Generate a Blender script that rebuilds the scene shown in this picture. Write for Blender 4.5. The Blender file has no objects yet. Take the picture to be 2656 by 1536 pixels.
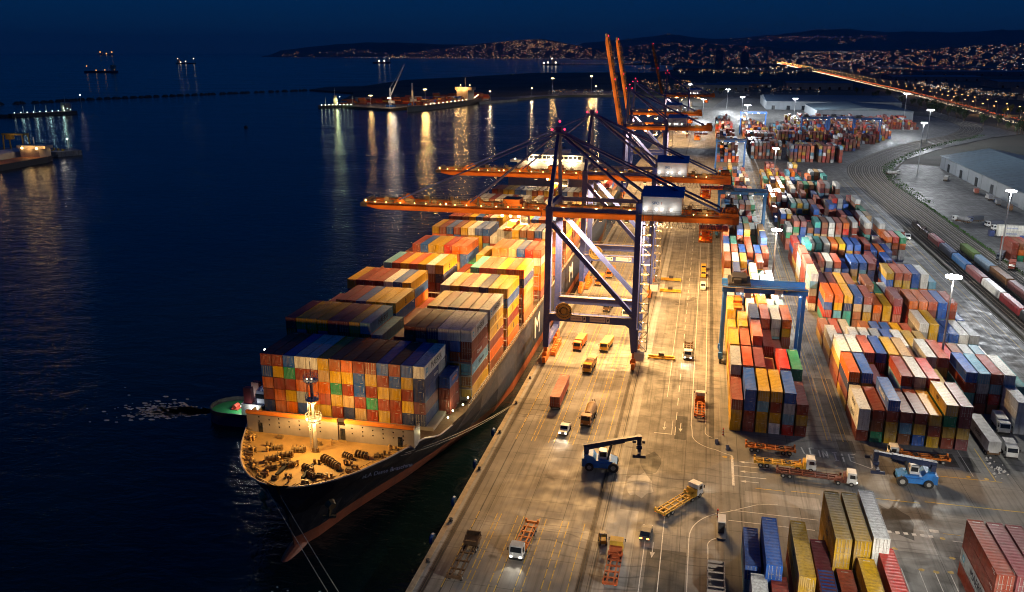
import bpy, math, random
import numpy as np
from mathutils import Vector, Matrix
random.seed(7)
R = math.radians
sc = bpy.context.scene
COL = sc.collection
PI = math.pi

# ------------------------------------------------------------------ camera
H = 84.0
cam = bpy.data.cameras.new("camera")
cam.sensor_width = 36.0
cam.lens = 36.0 * 2161.4 / 2656.0
cam.clip_start = 1.0
cam.clip_end = 200000.0
camo = bpy.data.objects.new("camera", cam)
COL.objects.link(camo)
PITCH = math.atan(631.0 / 2161.4)
YAW = math.atan(517.0 / math.hypot(631.0, 2161.4))
camo.location = (0, 0, H)
camo.rotation_euler = (PI / 2 - PITCH, 0, YAW)
sc.camera = camo
sc.render.resolution_x, sc.render.resolution_y = 1024, 592

def lin(c):
    return c / 12.92 if c <= .04045 else ((c + .055) / 1.055) ** 2.4
def srgb(r, g, b):
    return (lin(r / 255), lin(g / 255), lin(b / 255))

# ------------------------------------------------------------------ materials
MATS = {}
def nodes_of(name):
    m = bpy.data.materials.new(name)
    m.use_nodes = True
    nt = m.node_tree
    for n in list(nt.nodes):
        nt.nodes.remove(n)
    out = nt.nodes.new("ShaderNodeOutputMaterial")
    return m, nt, out
def N(nt, kind, **kw):
    n = nt.nodes.new(kind)
    for k, v in kw.items():
        if k.startswith("i_"):
            key = k[2:].replace("_", " ")
            n.inputs[key].default_value = v
        else:
            setattr(n, k, v)
    return n
def mixcol(nt, a, b, fac, blend="MIX"):
    n = nt.nodes.new("ShaderNodeMix")
    n.data_type = "RGBA"
    n.blend_type = blend
    def put(sock, v):
        if isinstance(v, bpy.types.NodeSocket):
            nt.links.new(v, sock)
        elif isinstance(v, (int, float)):
            sock.default_value = v
        else:
            sock.default_value = (v[0], v[1], v[2], 1)
    put(n.inputs[0], fac); put(n.inputs[6], a); put(n.inputs[7], b)
    return n.outputs[2]
def ramp(nt, src, p0, p1, c0=(0, 0, 0), c1=(1, 1, 1)):
    n = nt.nodes.new("ShaderNodeValToRGB")
    n.color_ramp.elements[0].position = p0
    n.color_ramp.elements[1].position = p1
    n.color_ramp.elements[0].color = (*c0, 1)
    n.color_ramp.elements[1].color = (*c1, 1)
    nt.links.new(src, n.inputs[0])
    return n.outputs[0]
def noise(nt, vec, scale, detail=4, rough=.55, dist=0.0):
    n = N(nt, "ShaderNodeTexNoise", i_Scale=scale, i_Detail=detail, i_Roughness=rough, i_Distortion=dist)
    if vec is not None:
        nt.links.new(vec, n.inputs["Vector"])
    return n.outputs["Fac"]
def scaled(nt, vec, s):
    n = N(nt, "ShaderNodeMapping")
    n.inputs["Scale"].default_value = s
    nt.links.new(vec, n.inputs["Vector"])
    return n.outputs[0]
def geo_pos(nt):
    return N(nt, "ShaderNodeNewGeometry").outputs["Position"]
def obj_co(nt):
    return N(nt, "ShaderNodeTexCoord").outputs["Object"]

def paint(name, col=None, rough=.5, metal=0.0, dirt=.35, dscale=.6, spec=.4, source=None, bump=0.0):
    """Weathered paint. col None: the object's own colour; source 'attr': the mesh's colour attribute."""
    if name in MATS:
        return MATS[name]
    m, nt, out = nodes_of(name)
    b = N(nt, "ShaderNodeBsdfPrincipled", i_Roughness=rough, i_Metallic=metal)
    b.inputs["Specular IOR Level"].default_value = spec
    if source == "attr":
        base = N(nt, "ShaderNodeVertexColor", layer_name="paint").outputs["Color"]
    elif col is None:
        base = N(nt, "ShaderNodeObjectInfo").outputs["Color"]
    else:
        base = None
    pos = geo_pos(nt)
    f1 = ramp(nt, noise(nt, scaled(nt, pos, (1, 1, .35)), dscale, 6, .62), .42, .75)
    f2 = ramp(nt, noise(nt, pos, dscale * 6, 3, .6), .5, .72)
    c = base if base is not None else (*col, 1)
    dark = mixcol(nt, c, (.045, .032, .025), dirt)
    c1 = mixcol(nt, c, dark, f1)
    fade = mixcol(nt, c1, (.42, .38, .33), dirt * .22)
    c2 = mixcol(nt, c1, fade, f2)
    nt.links.new(c2, b.inputs["Base Color"])
    if bump:
        bn = N(nt, "ShaderNodeBump", i_Strength=bump, i_Distance=.05)
        nt.links.new(noise(nt, pos, 2.5, 4), bn.inputs["Height"])
        nt.links.new(bn.outputs[0], b.inputs["Normal"])
    nt.links.new(b.outputs[0], out.inputs[0])
    MATS[name] = m
    return m
def glow(name, col, strength):
    if name in MATS:
        return MATS[name]
    m, nt, out = nodes_of(name)
    e = N(nt, "ShaderNodeEmission", i_Color=(*col, 1), i_Strength=strength)
    nt.links.new(e.outputs[0], out.inputs[0])
    m.cycles.emission_sampling = "NONE"
    MATS[name] = m
    return m

ORANGE = (1.0, .50, .13)
WARM = (1.0, .72, .38)
COOL = (.93, .97, 1.0)
RED = (1.0, .02, .06)

# ------------------------------------------------------------------ mesh builder
class MB:
    def __init__(s):
        s.v, s.f, s.m, s.c, s.cur, s.col = [], [], [], [], 0, None
    def add(s, vs, fs):
        o = len(s.v)
        s.v.extend([tuple(p) for p in vs])
        for f in fs:
            s.f.append([o + i for i in f]); s.m.append(s.cur); s.c.append(s.col)
        return s
    def box(s, x0, x1, y0, y1, z0, z1):
        return s.add([(x0, y0, z0), (x1, y0, z0), (x1, y1, z0), (x0, y1, z0), (x0, y0, z1), (x1, y0, z1), (x1, y1, z1), (x0, y1, z1)],
                     [(3, 2, 1, 0), (4, 5, 6, 7), (0, 1, 5, 4), (1, 2, 6, 5), (2, 3, 7, 6), (3, 0, 4, 7)])
    def cbox(s, c, d):
        return s.box(c[0] - d[0] / 2, c[0] + d[0] / 2, c[1] - d[1] / 2, c[1] + d[1] / 2, c[2] - d[2] / 2, c[2] + d[2] / 2)
    def frame_of(s, p, q):
        d = Vector(q) - Vector(p)
        L = d.length or 1e-6
        d = d / L
        up = Vector((0, 0, 1)) if abs(d.z) < .97 else Vector((0, 1, 0))
        a = d.cross(up).normalized()
        return d, a, a.cross(d).normalized(), L
    def bar(s, p, q, w, h=None, w2=None, h2=None):
        h = h or w; w2 = w2 or w; h2 = h2 or h
        d, a, b, L = s.frame_of(p, q)
        p, q = Vector(p), Vector(q)
        vs = []
        for o, ww, hh in ((p, w, h), (q, w2, h2)):
            for i, j in ((-1, -1), (1, -1), (1, 1), (-1, 1)):
                vs.append(o + a * (i * ww / 2) + b * (j * hh / 2))
        return s.add(vs, [(0, 3, 2, 1), (4, 5, 6, 7), (0, 1, 5, 4), (1, 2, 6, 5), (2, 3, 7, 6), (3, 0, 4, 7)])
    def tube(s, p, q, r, r2=None, n=8, caps=True):
        r2 = r if r2 is None else r2
        d, a, b, L = s.frame_of(p, q)
        p, q = Vector(p), Vector(q)
        vs = [o + (a * math.cos(2 * PI * k / n) + b * math.sin(2 * PI * k / n)) * rr for o, rr in ((p, r), (q, r2)) for k in range(n)]
        fs = [(k, (k + 1) % n, n + (k + 1) % n, n + k) for k in range(n)]
        if caps:
            fs += [tuple(range(n - 1, -1, -1)), tuple(range(n, 2 * n))]
        return s.add(vs, fs)
    def path(s, pts, r, n=6):
        for p, q in zip(pts[:-1], pts[1:]):
            s.tube(p, q, r, n=n)
        return s
    def prism(s, poly, z0, z1):
        n = len(poly)
        vs = [(x, y, z0) for x, y in poly] + [(x, y, z1) for x, y in poly]
        return s.add(vs, [tuple(range(n - 1, -1, -1)), tuple(range(n, 2 * n))] + [(k, (k + 1) % n, n + (k + 1) % n, n + k) for k in range(n)])
    def prismx(s, poly, x0, x1):
        n = len(poly)
        vs = [(x0, y, z) for y, z in poly] + [(x1, y, z) for y, z in poly]
        return s.add(vs, [tuple(range(n - 1, -1, -1)), tuple(range(n, 2 * n))] + [(k, (k + 1) % n, n + (k + 1) % n, n + k) for k in range(n)])
    def prismy(s, poly, y0, y1):
        n = len(poly)
        vs = [(x, y0, z) for x, z in poly] + [(x, y1, z) for x, z in poly]
        return s.add(vs, [tuple(range(n)), tuple(range(2 * n - 1, n - 1, -1))] + [(k, n + k, n + (k + 1) % n, (k + 1) % n) for k in range(n)])
    def sphere(s, c, r, nu=8, nv=5):
        vs = [(c[0], c[1], c[2] - r)]
        for j in range(1, nv):
            t = -PI / 2 + PI * j / nv
            for k in range(nu):
                vs.append((c[0] + r * math.cos(t) * math.cos(2 * PI * k / nu), c[1] + r * math.cos(t) * math.sin(2 * PI * k / nu), c[2] + r * math.sin(t)))
        vs.append((c[0], c[1], c[2] + r))
        fs = [(0, 1 + (k + 1) % nu, 1 + k) for k in range(nu)]
        for j in range(nv - 2):
            a = 1 + j * nu
            fs += [(a + k, a + (k + 1) % nu, a + nu + (k + 1) % nu, a + nu + k) for k in range(nu)]
        a = 1 + (nv - 2) * nu
        fs += [(a + k, a + (k + 1) % nu, len(vs) - 1) for k in range(nu)]
        return s.add(vs, fs)
    def octa(s, c, r):
        x, y, z = c
        return s.add([(x + r, y, z), (x, y + r, z), (x - r, y, z), (x, y - r, z), (x, y, z + r), (x, y, z - r)],
                     [(0, 1, 4), (1, 2, 4), (2, 3, 4), (3, 0, 4), (1, 0, 5), (2, 1, 5), (3, 2, 5), (0, 3, 5)])
    def mesh(s, name, mats):
        me = bpy.data.meshes.new(name)
        me.from_pydata(s.v, [], s.f)
        for m in (mats if isinstance(mats, (list, tuple)) else [mats]):
            me.materials.append(m)
        me.polygons.foreach_set("material_index", s.m)
        if s.c and s.c[0] is not None:
            ca = me.color_attributes.new("paint", "FLOAT_COLOR", "CORNER")
            buf = []
            for f, c in zip(s.f, s.c):
                buf.extend((c[0], c[1], c[2], 1.0) * len(f))
            ca.data.foreach_set("color", buf)
        me.update()
        return me
    def build(s, name, mats, parent=None, loc=(0, 0, 0), rz=0.0, col=None, smooth=False):
        me = s.mesh(name, mats)
        if smooth:
            me.shade_smooth()
        return link(name, me, parent, loc, rz, col)
def link(name, me, parent=None, loc=(0, 0, 0), rz=0.0, col=None):
    o = bpy.data.objects.new(name, me)
    COL.objects.link(o)
    o.location = loc
    o.rotation_euler = (0, 0, rz)
    if parent is not None:
        o.parent = parent
    if col is not None:
        o.color = (*col, 1)
    return o
def tag(o, label=None, cat=None, group=None, kind=None):
    if label: o["label"] = label
    if cat: o["category"] = cat
    if group: o["group"] = group
    if kind: o["kind"] = kind
    return o
def thing(name, label, cat, loc=(0, 0, 0), rz=0.0, group=None):
    o = bpy.data.objects.new(name, None)
    COL.objects.link(o)
    o.location = loc
    o.rotation_euler = (0, 0, rz)
    o.empty_display_size = .5
    return tag(o, label, cat, group)
KIDS = {}
def copy_tree(o, parent=None):
    c = o.copy()
    COL.objects.link(c)
    if parent is not None:
        c.parent = parent
    for ch in list(o.children):
        copy_tree(ch, c)
    return c
def recolor(o, old_new):
    for ch in [o] + list(o.children_recursive):
        k = tuple(round(v, 3) for v in ch.color[:3])
        if k in old_new:
            ch.color = (*old_new[k], 1)
def lettering(name, text, mat, parent, loc, rot, size, ext=.012, align="CENTER", shear=0.0, sx=1.0):
    cu = bpy.data.curves.new(name, "FONT")
    cu.body = text
    cu.size = size
    cu.extrude = ext
    cu.align_x = align
    cu.align_y = "CENTER"
    cu.shear = shear
    cu.materials.append(mat)
    tmp = bpy.data.objects.new(name, cu)
    me = bpy.data.meshes.new_from_object(tmp)
    bpy.data.objects.remove(tmp)
    bpy.data.curves.remove(cu)
    if not me.materials:
        me.materials.append(mat)
    me.name = name
    o = link(name, me, parent, loc)
    o.rotation_euler = rot
    o.scale = (sx, 1, 1)
    return o
LAMPS = []
def point(name, loc, col, power, radius=.4, parent=None):
    l = bpy.data.lights.new(name, "POINT")
    l.color = col; l.energy = power; l.shadow_soft_size = radius
    o = bpy.data.objects.new(name, l)
    COL.objects.link(o); o.location = loc
    if parent is not None: o.parent = parent
    return o
def spot(name, loc, target, col, power, angle=100, blend=.6, radius=.4, parent=None):
    l = bpy.data.lights.new(name, "SPOT")
    l.color = col; l.energy = power; l.shadow_soft_size = radius
    l.spot_size = R(angle); l.spot_blend = blend
    o = bpy.data.objects.new(name, l)
    COL.objects.link(o)
    d = Vector(target) - Vector(loc)
    o.location = loc
    o.rotation_euler = d.to_track_quat("-Z", "Y").to_euler()
    if parent is not None: o.parent = parent
    return o

def flood(name, loc, col, power, radius=.6, k=2.0, cap=14.0, parent=None, cone=None):
    """Lamp head of a floodlight cluster: throws most of its light outward and downward (batwing), none upward."""
    if cone:
        o = spot(name, loc, (loc[0], loc[1] + 1e-4, 0), col, power, cone, .12, radius, parent)
        o.rotation_euler = (0, 0, 0)
    else:
        o = point(name, loc, col, power, radius, parent)
    l = o.data
    l.use_nodes = True
    lt = l.node_tree
    em = next(n for n in lt.nodes if n.type == "EMISSION")
    tc = lt.nodes.new("ShaderNodeTexCoord")
    sp = lt.nodes.new("ShaderNodeSeparateXYZ")
    lt.links.new(tc.outputs["Normal"], sp.inputs[0])
    def m(op, a, b=None):
        n = lt.nodes.new("ShaderNodeMath"); n.operation = op
        for i, v in enumerate((a, b)):
            if v is None: continue
            if isinstance(v, (int, float)): n.inputs[i].default_value = v
            else: lt.links.new(v, n.inputs[i])
        return n.outputs[0]
    down = m("MULTIPLY", sp.outputs["Z"], DOWN_SIGN)
    f = m("MINIMUM", m("POWER", m("MAXIMUM", down, .03), -k), cap)
    f = m("MULTIPLY", f, m("SMOOTH_MIN", m("MAXIMUM", m("MULTIPLY", down, 12.0), 0.0), 1.0))
    lt.links.new(f, em.inputs["Strength"])
    return o
DOWN_SIGN = -1.0

# ------------------------------------------------------------------ world: dusk sky
w = bpy.data.worlds.new("World")
sc.world = w
w.use_nodes = True
nt = w.node_tree
for n in list(nt.nodes): nt.nodes.remove(n)
wo = nt.nodes.new("ShaderNodeOutputWorld")
bg = nt.nodes.new("ShaderNodeBackground")
sky = nt.nodes.new("ShaderNodeTexSky")
sky.sky_type = "NISHITA"
sky.sun_disc = False
sky.sun_elevation = R(3.0)
sky.sun_rotation = R(200)
sky.altitude = 0
sky.air_density = 1.0
sky.dust_density = 0.0
sky.ozone_density = 8.0
sky_col = mixcol(nt, sky.outputs[0], (.40, .56, 1.0), 1.0, "MULTIPLY")
nt.links.new(mixcol(nt, sky_col, (.002, .20, .80), .72), bg.inputs[0])      # the evenly deep blue of late dusk
bg.inputs[1].default_value = .10
nt.links.new(bg.outputs[0], wo.inputs[0])
# ------------------------------------------------------------------ ground, water, roads
def fill_sheet(name, poly, z, mat, depth=None):
    """Flat sheet from an outline (any simple polygon); depth adds vertical sides going down."""
    import bmesh
    bm = bmesh.new()
    vs = [bm.verts.new((x, y, z)) for x, y in poly]
    es = [bm.edges.new((vs[i], vs[(i + 1) % len(vs)])) for i in range(len(vs))]
    bmesh.ops.triangle_fill(bm, edges=es, use_beauty=True, normal=(0, 0, 1))
    if depth:
        lo = [bm.verts.new((x, y, z - depth)) for x, y in poly]
        for i in range(len(vs)):
            j = (i + 1) % len(vs)
            bm.faces.new((vs[i], vs[j], lo[j], lo[i]))
    bmesh.ops.recalc_face_normals(bm, faces=bm.faces)
    me = bpy.data.meshes.new(name)
    bm.to_mesh(me); bm.free()
    me.materials.append(mat)
    o = link(name, me)
    o["kind"] = "structure"
    return o

def pave_mat(name, base, tone, slab=None, streak=True, wet=.0):
    m, nt, out = nodes_of(name)
    b = N(nt, "ShaderNodeBsdfPrincipled", i_Roughness=.75)
    b.inputs["Specular IOR Level"].default_value = .10
    pos = geo_pos(nt)
    big = ramp(nt, noise(nt, pos, .035, 6, .6, .6), .34, .68)
    mid = ramp(nt, noise(nt, pos, .22, 6, .65), .38, .66)
    c = mixcol(nt, base, tone, big)
    c = mixcol(nt, c, tuple(v * .62 for v in base), mixcol(nt, (0, 0, 0), (.75, .75, .75), mid))
    if streak:
        st = ramp(nt, noise(nt, scaled(nt, pos, (1.3, .03, 1)), 1.0, 5, .6, .3), .5, .72)
        c = mixcol(nt, c, tuple(v * .40 for v in base), mixcol(nt, (0, 0, 0), (.85, .85, .85), st))
    # tyre rubber arcs and oil spots
    arcs = N(nt, "ShaderNodeTexWave", wave_type="RINGS", i_Scale=.10, i_Distortion=14.0, i_Detail=3.0)
    arcs.inputs["Detail Scale"].default_value = .35
    nt.links.new(pos, arcs.inputs["Vector"])
    a = ramp(nt, arcs.outputs["Fac"], .93, .99)
    gate = ramp(nt, noise(nt, pos, .03, 2), .5, .6)
    c = mixcol(nt, c, (.035, .033, .03), mixcol(nt, (0, 0, 0), mixcol(nt, (0, 0, 0), (.45, .45, .45), a), gate))
    spots = ramp(nt, noise(nt, pos, .11, 3, .5, 1.0), .66, .74)
    c = mixcol(nt, c, (.04, .036, .03), mixcol(nt, (0, 0, 0), (.75, .75, .75), spots))
    if slab:
        br = N(nt, "ShaderNodeTexBrick", i_Scale=1.0)
        br.offset = 0.0
        br.inputs["Mortar Size"].default_value = .045
        br.inputs["Brick Width"].default_value = slab[0]
        br.inputs["Row Height"].default_value = slab[1]
        br.inputs["Color1"].default_value = (1, 1, 1, 1)
        br.inputs["Color2"].default_value = (.84, .84, .84, 1)
        br.inputs["Mortar"].default_value = (.35, .35, .35, 1)
        nt.links.new(pos, br.inputs["Vector"])
        c = mixcol(nt, c, br.outputs["Color"], 1.0, "MULTIPLY")
    nt.links.new(c, b.inputs["Base Color"])
    rr = N(nt, "ShaderNodeMapRange")
    rr.inputs["To Min"].default_value = .5; rr.inputs["To Max"].default_value = .9
    nt.links.new(mid, rr.inputs["Value"]); nt.links.new(rr.outputs[0], b.inputs["Roughness"])
    bn = N(nt, "ShaderNodeBump", i_Strength=.25, i_Distance=.03)
    nt.links.new(noise(nt, pos, 1.2, 5), bn.inputs["Height"]); nt.links.new(bn.outputs[0], b.inputs["Normal"])
    nt.links.new(b.outputs[0], out.inputs[0])
    return m
M_APRON = pave_mat("apron_concrete", (.31, .285, .25), (.17, .155, .138), slab=(7.2, 9.5))
M_YARD = pave_mat("yard_asphalt", (.25, .248, .235), (.18, .18, .172), slab=(11.0, 14.0))
M_ROAD = pave_mat("road_asphalt", (.20, .19, .175), (.26, .245, .22), slab=(30.0, 17.0))
M_LIGHT = pave_mat("light_concrete", (.34, .335, .32), (.28, .275, .26))
M_DARKPATCH = pave_mat("dark_asphalt", (.082, .08, .075), (.115, .11, .10))

def soil():
    m, nt, out = nodes_of("far_land")
    b = N(nt, "ShaderNodeBsdfPrincipled", i_Roughness=.95)
    pos = geo_pos(nt)
    c = mixcol(nt, (.050, .056, .036), (.12, .10, .075), ramp(nt, noise(nt, pos, .006, 8, .65), .40, .62))
    c = mixcol(nt, c, (.12, .115, .10), ramp(nt, noise(nt, scaled(nt, pos, (1, .4, 1)), .0022, 4), .54, .72))
    nt.links.new(c, b.inputs["Base Color"]); nt.links.new(b.outputs[0], out.inputs[0])
    return m
M_SOIL = soil()

def sea_mat():
    m, nt, out = nodes_of("sea_water")
    b = N(nt, "ShaderNodeBsdfPrincipled", i_Roughness=.16, i_IOR=1.333)
    b.inputs["Base Color"].default_value = (.0012, .0075, .010, 1)
    pos = geo_pos(nt)
    h1 = noise(nt, scaled(nt, pos, (.10, .16, .1)), 1.0, 5, .6, .4)
    h2 = noise(nt, scaled(nt, pos, (.5, .9, .5)), 1.0, 4, .6, .2)
    big = noise(nt, scaled(nt, pos, (.004, .009, .01)), 1.0, 4, .55, 1.5)
    b1 = N(nt, "ShaderNodeBump", i_Strength=.34, i_Distance=2.0)
    nt.links.new(h1, b1.inputs["Height"])
    b2 = N(nt, "ShaderNodeBump", i_Strength=.30, i_Distance=.5)
    nt.links.new(h2, b2.inputs["Height"]); nt.links.new(b1.outputs[0], b2.inputs["Normal"])
    nt.links.new(b2.outputs[0], b.inputs["Normal"])
    rr = N(nt, "ShaderNodeMapRange")
    rr.inputs["From Min"].default_value = .35; rr.inputs["From Max"].default_value = .65
    rr.inputs["To Min"].default_value = .09; rr.inputs["To Max"].default_value = .17
    nt.links.new(big, rr.inputs["Value"]); nt.links.new(rr.outputs[0], b.inputs["Roughness"])
    nt.links.new(b.outputs[0], out.inputs[0])
    return m
W = -3.5
sea = MB()
sea.add([(-90000, -2000, W), (90000, -2000, W), (90000, 95000, W), (-90000, 95000, W)], [(0, 1, 2, 3)])
tag(sea.build("sea", sea_mat()), kind="structure")

QX = -42.6
LAND = [(QX, 55), (QX, 420), (-47, 520), (-52, 650), (-47, 950), (-48, 1500), (-60, 1765), (-196, 1777), (-280, 1758), (-325, 1690), (-356, 1575),
        (-392, 1452), (-413, 1510), (-440, 1430), (-470, 1318), (-484, 1256), (-548, 1287), (-626, 1337), (-650, 1420), (-690, 1560),
        (-760, 1760), (-931, 1890), (-960, 2060), (-890, 2118), (-961, 2636), (-853, 3081), (-767, 3665), (-432, 3880), (-250, 3850), (-150, 5000), (-300, 6400), (-761, 6600),
        (-1150, 6680), (-1160, 6730), (-700, 6900), (-500, 8200), (-1419, 11830), (-2410, 13660), (-3987, 14410), (-5671, 14870), (-9147, 18630),
        (-11900, 21400), (-14000, 26000), (-12000, 40000), (40000, 40000), (40000, 55)]
fill_sheet("ground", LAND, -.35, M_SOIL, depth=9)
# quay and yard slabs
fill_sheet("quay_apron", [(QX, 56), (QX, 420), (-47, 520), (-52, 650), (-47, 950), (-48, 1400), (-13.6, 1400), (-13.6, 56)], 0, M_APRON, depth=8)
fill_sheet("quay_road", [(-13.6, 56), (-13.6, 1400), (7.6, 1400), (7.6, 56)], 0, M_ROAD, depth=.34)
fill_sheet("yard_pavement", [(7.6, 56), (7.6, 1400), (36, 1750), (60, 1750), (330, 1180), (331, 1010), (288, 960), (212, 840), (160, 740), (128, 640), (112, 540), (97, 430), (97, 56)], 0, M_YARD, depth=.34)
fill_sheet("warehouse_yard", [(124, 56), (124, 540), (122, 600), (132, 640), (152, 712), (186, 700), (262, 720), (262, 56)], 0, M_YARD, depth=.34)
# light concrete strips beside the landside rail, in the yard edge and old patches
def sheet(name, rects, z, mat, kind="structure"):
    b = MB()
    for r in rects:
        if len(r) == 4 and not isinstance(r[0], tuple):
            x0, x1, y0, y1 = r
            b.add([(x0, y0, z), (x1, y0, z), (x1, y1, z), (x0, y1, z)], [(0, 1, 2, 3)])
        else:
            b.add([(x, y, z) for x, y in r], [tuple(range(len(r)))])
    return tag(b.build(name, mat), kind=kind)
random.seed(3)
def blob(cx, cy, rx, ry, n=14, j=.25):
    return [(cx + rx * math.cos(2 * PI * k / n) * (1 + random.uniform(-j, j)), cy + ry * math.sin(2 * PI * k / n) * (1 + random.uniform(-j, j))) for k in range(n)]
sheet("concrete_strip", [(-13.55, -11.6, 108, 420), (QX + .05, -41.2, 60, 420)], .006, M_LIGHT)
sheet("pavement_patch", [blob(-8.5, 153, 2.6, 5.0), (-12.9, -8.0, 118, 143), (36, 44, 140, 148), (12, 26, 151, 155.5)], .007, M_LIGHT)
sheet("asphalt_patch", [blob(-7.2, 163.5, 2.1, 4.6, j=.2), (-2.7, -.1, 176, 189), (32.2, 36.6, 187, 222),
      blob(39, 150, 2.6, 6, j=.3), (57.5, 60.2, 174, 181), (53.6, 56.6, 175.6, 182), (-5.5, 1.2, 118, 131), (33.0, 36.4, 178, 184)], .0075, M_DARKPATCH)
sheet("shallow_gutter", [(5.0, 6.1, 178, 420), (-14.1, -13.85, 100, 600), (-37.7, -37.45, 100, 420)], .009, M_DARKPATCH)

# markings
M_WHITE = paint("road_paint_white", (.62, .61, .57), .7, dirt=.6, dscale=1.6)
M_YELLOW = paint("road_paint_yellow", (.50, .34, .045), .7, dirt=.65, dscale=1.6)
ZM = .014
def line(x, y0, y1, w_=.18):
    return (x - w_ / 2, x + w_ / 2, y0, y1)
yl = []
for x in (-37.65, -34.1, -33.3, -30.15, -28.95, -25.85, -24.65, -21.6, -20.4, -17.4):
    y = 112.0
    while y < 420:
        if not (134 < y < 166):
            yl.append(line(x, y, y + 2.6, .17))
        y += 3.1
for x in (31.0, 34.4):
    yl += [line(x, 183, 610, .22), line(x + .9, 183, 610, .12)]
yl += [(14.0, 19.8, 156.95, 157.15), (21, 26.5, 157.3, 157.5), (36.5, 45, 158.0, 158.3), (46, 64.5, 158.8, 159.1), (47.8, 63.2, 170.6, 170.85), (62.0, 62.2, 171, 186), (46.6, 49.5, 147.5, 147.7), (50.5, 52.5, 147.5, 147.7)]
yl += [(94.6, 94.8, 190, 600), (89.6, 89.75, 260, 600), (99.0, 99.15, 200, 600), (66.2, 66.35, 690, 870), (28.8, 29.0, 700, 1200), (36.9, 37.1, 690, 1250)]
for cx, cy in ((46.1, 145.9), (46.1, 139.6), (37.0, 140.5), (40.2, 134.8), (42.4, 134.6), (44.8, 135.0), (8.3, 169.6), (9.8, 169.2), (57.2, 171.7), (60.6, 171.5)):
    yl.append(blob(cx, cy, .5, .45, 10, .3))
sheet("yellow_marking", yl, ZM, M_YELLOW)
wl = []
y = 178.0
while y < 600:
    wl.append(line(-2.65, y, y + 4.6, .16)); y += 8.6
wl += [line(.85, 184, 620, .17), line(4.1, 184, 620, .17), line(-5.4, 200, 420, .10), line(-3.4, 178, 186, .14), (-7.4, -3.3, 178.2, 178.5), line(-3.1, 118, 142, .16), line(-6.1, 112, 134, .14),
       (9.6, 10.1, 157.2, 170.4), (10.1, 17.5, 165.9, 166.1), (10.1, 16.5, 161.4, 161.6), (9, 25, 147.2, 147.4), (8.6, 24, 143.4, 143.6), (47.6, 49.6, 145.2, 145.5), (44.4, 46.0, 147.6, 148.6)]
wl += [(x, x + .75, 145.7, 146.5) for x in (36.8, 38.2, 39.6, 41.0, 42.4, 43.8)]
wl += [line(x, 118, 134.4, .13) for x in (36.9, 39.7, 42.2, 44.6, 47.1)] + [line(58.2, 172, 186, .13)]
wl += [line(92.8, 230, 610, .14), line(97.4, 200, 560, .14)]
# turn arrows and ground characters of the marked lane
for x, y in ((-5.2, 183), (-1.5, 183), (-4.6, 131)):
    wl += [line(x, y - 2, y + 2, .16), [(x - .45, y - 1.2), (x, y - 2.9), (x + .45, y - 1.2)]]
for y in (163.7, 159.4, 168):
    wl += [(12.2, 14.9, y - .08, y + .08), [(12.4, y - .5), (12.4, y + .5), (11.2, y)]]
gx = 27.0
for k, glyph in enumerate(("FO", "IN", "TI", "LE")):
    pass
def stroke(pts, z=ZM, w_=.28):
    out = []
    for (ax, ay), (bx, by) in zip(pts[:-1], pts[1:]):
        L = math.hypot(bx - ax, by - ay) or 1
        nx, ny = -(by - ay) / L * w_ / 2, (bx - ax) / L * w_ / 2
        out.append([(ax + nx, ay + ny), (ax - nx, ay - ny), (bx - nx, by - ny), (bx + nx, by + ny)])
    return out
def arc(cx, cy, r, a0, a1, n=14):
    return [(cx + r * math.cos(R(a0 + (a1 - a0) * k / n)), cy + r * math.sin(R(a0 + (a1 - a0) * k / n))) for k in range(n + 1)]
for p in ([(26.6, 178.2), (26.6, 174.9), (27.6, 174.9)], [(26.6, 178.2), (27.6, 178.2)], [(28.5, 177.4), (28.5, 174.1)], [(29.2, 177.4), (29.2, 174.1)], [(29.2, 177.4), (30.1, 174.1)], [(30.1, 177.4), (30.1, 174.1)],
          [(31.2, 177), (32.2, 177)], [(31.7, 177), (31.7, 173.2)], [(31.4, 173.2), (32.2, 173.2)], [(33.2, 176.8), (33.2, 175.8)], [(33.2, 175.2), (33.2, 173)],
          [(34.6, 177), (34.6, 173.6), (38.4, 170.9)], [(34.6, 177), (36, 177)], [(34.6, 175.6), (35.6, 175.3)], [(38.5, 171.2), (38.9, 174.8)], [(24.9, 178), (25.3, 175), (26.0, 174.6)]):
    wl += stroke(p, w_=.3)
wl += stroke([(1.55, 112), (1.55, 135.6)] + arc(12.8, 136.2, 11.2, 180, 112)[1:] + [(14.0, 150.4), (18, 151.5)], w_=.17)
wl += stroke([(4.9, 112), (4.9, 133)] + arc(8.1, 134, 3.3, 180, 95)[1:], w_=.17)
wl += stroke([(.9, 185), (1.2, 180.5)] + arc(8.2, 179.4, 7.0, 180, 255)[1:] + [(8.2, 171.3), (10.0, 170.4)], w_=.17)
wl += stroke([(4.1, 186), (4.1, 181.5)] + arc(6.5, 181, 2.4, 180, 250)[1:], w_=.15)
sheet("white_marking", wl, ZM + .004, M_WHITE)

# crane rails
M_RAIL = paint("rail_steel", (.10, .075, .055), .8, 0, dirt=.4, spec=.1)
rail = MB()
for x in (-40.5, -15.7):
    for d in (-.45, .45):
        rail.box(x + d * .9 - .05, x + d * .9 + .05, 60, 1200, .02, .05)
    rail.box(x - .07, x + .07, 60, 1200, .02, .10)
tag(rail.build("crane_rail", M_RAIL), kind="structure")
gb = MB()
for x in (-40.5, -15.7):
    gb.add([(x - .32, 60, .010), (x + .32, 60, .010), (x + .32, 1200, .010), (x - .32, 1200, .010)], [(0, 1, 2, 3)])
tag(gb.build("rail_groove", M_DARKPATCH), kind="structure")

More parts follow.
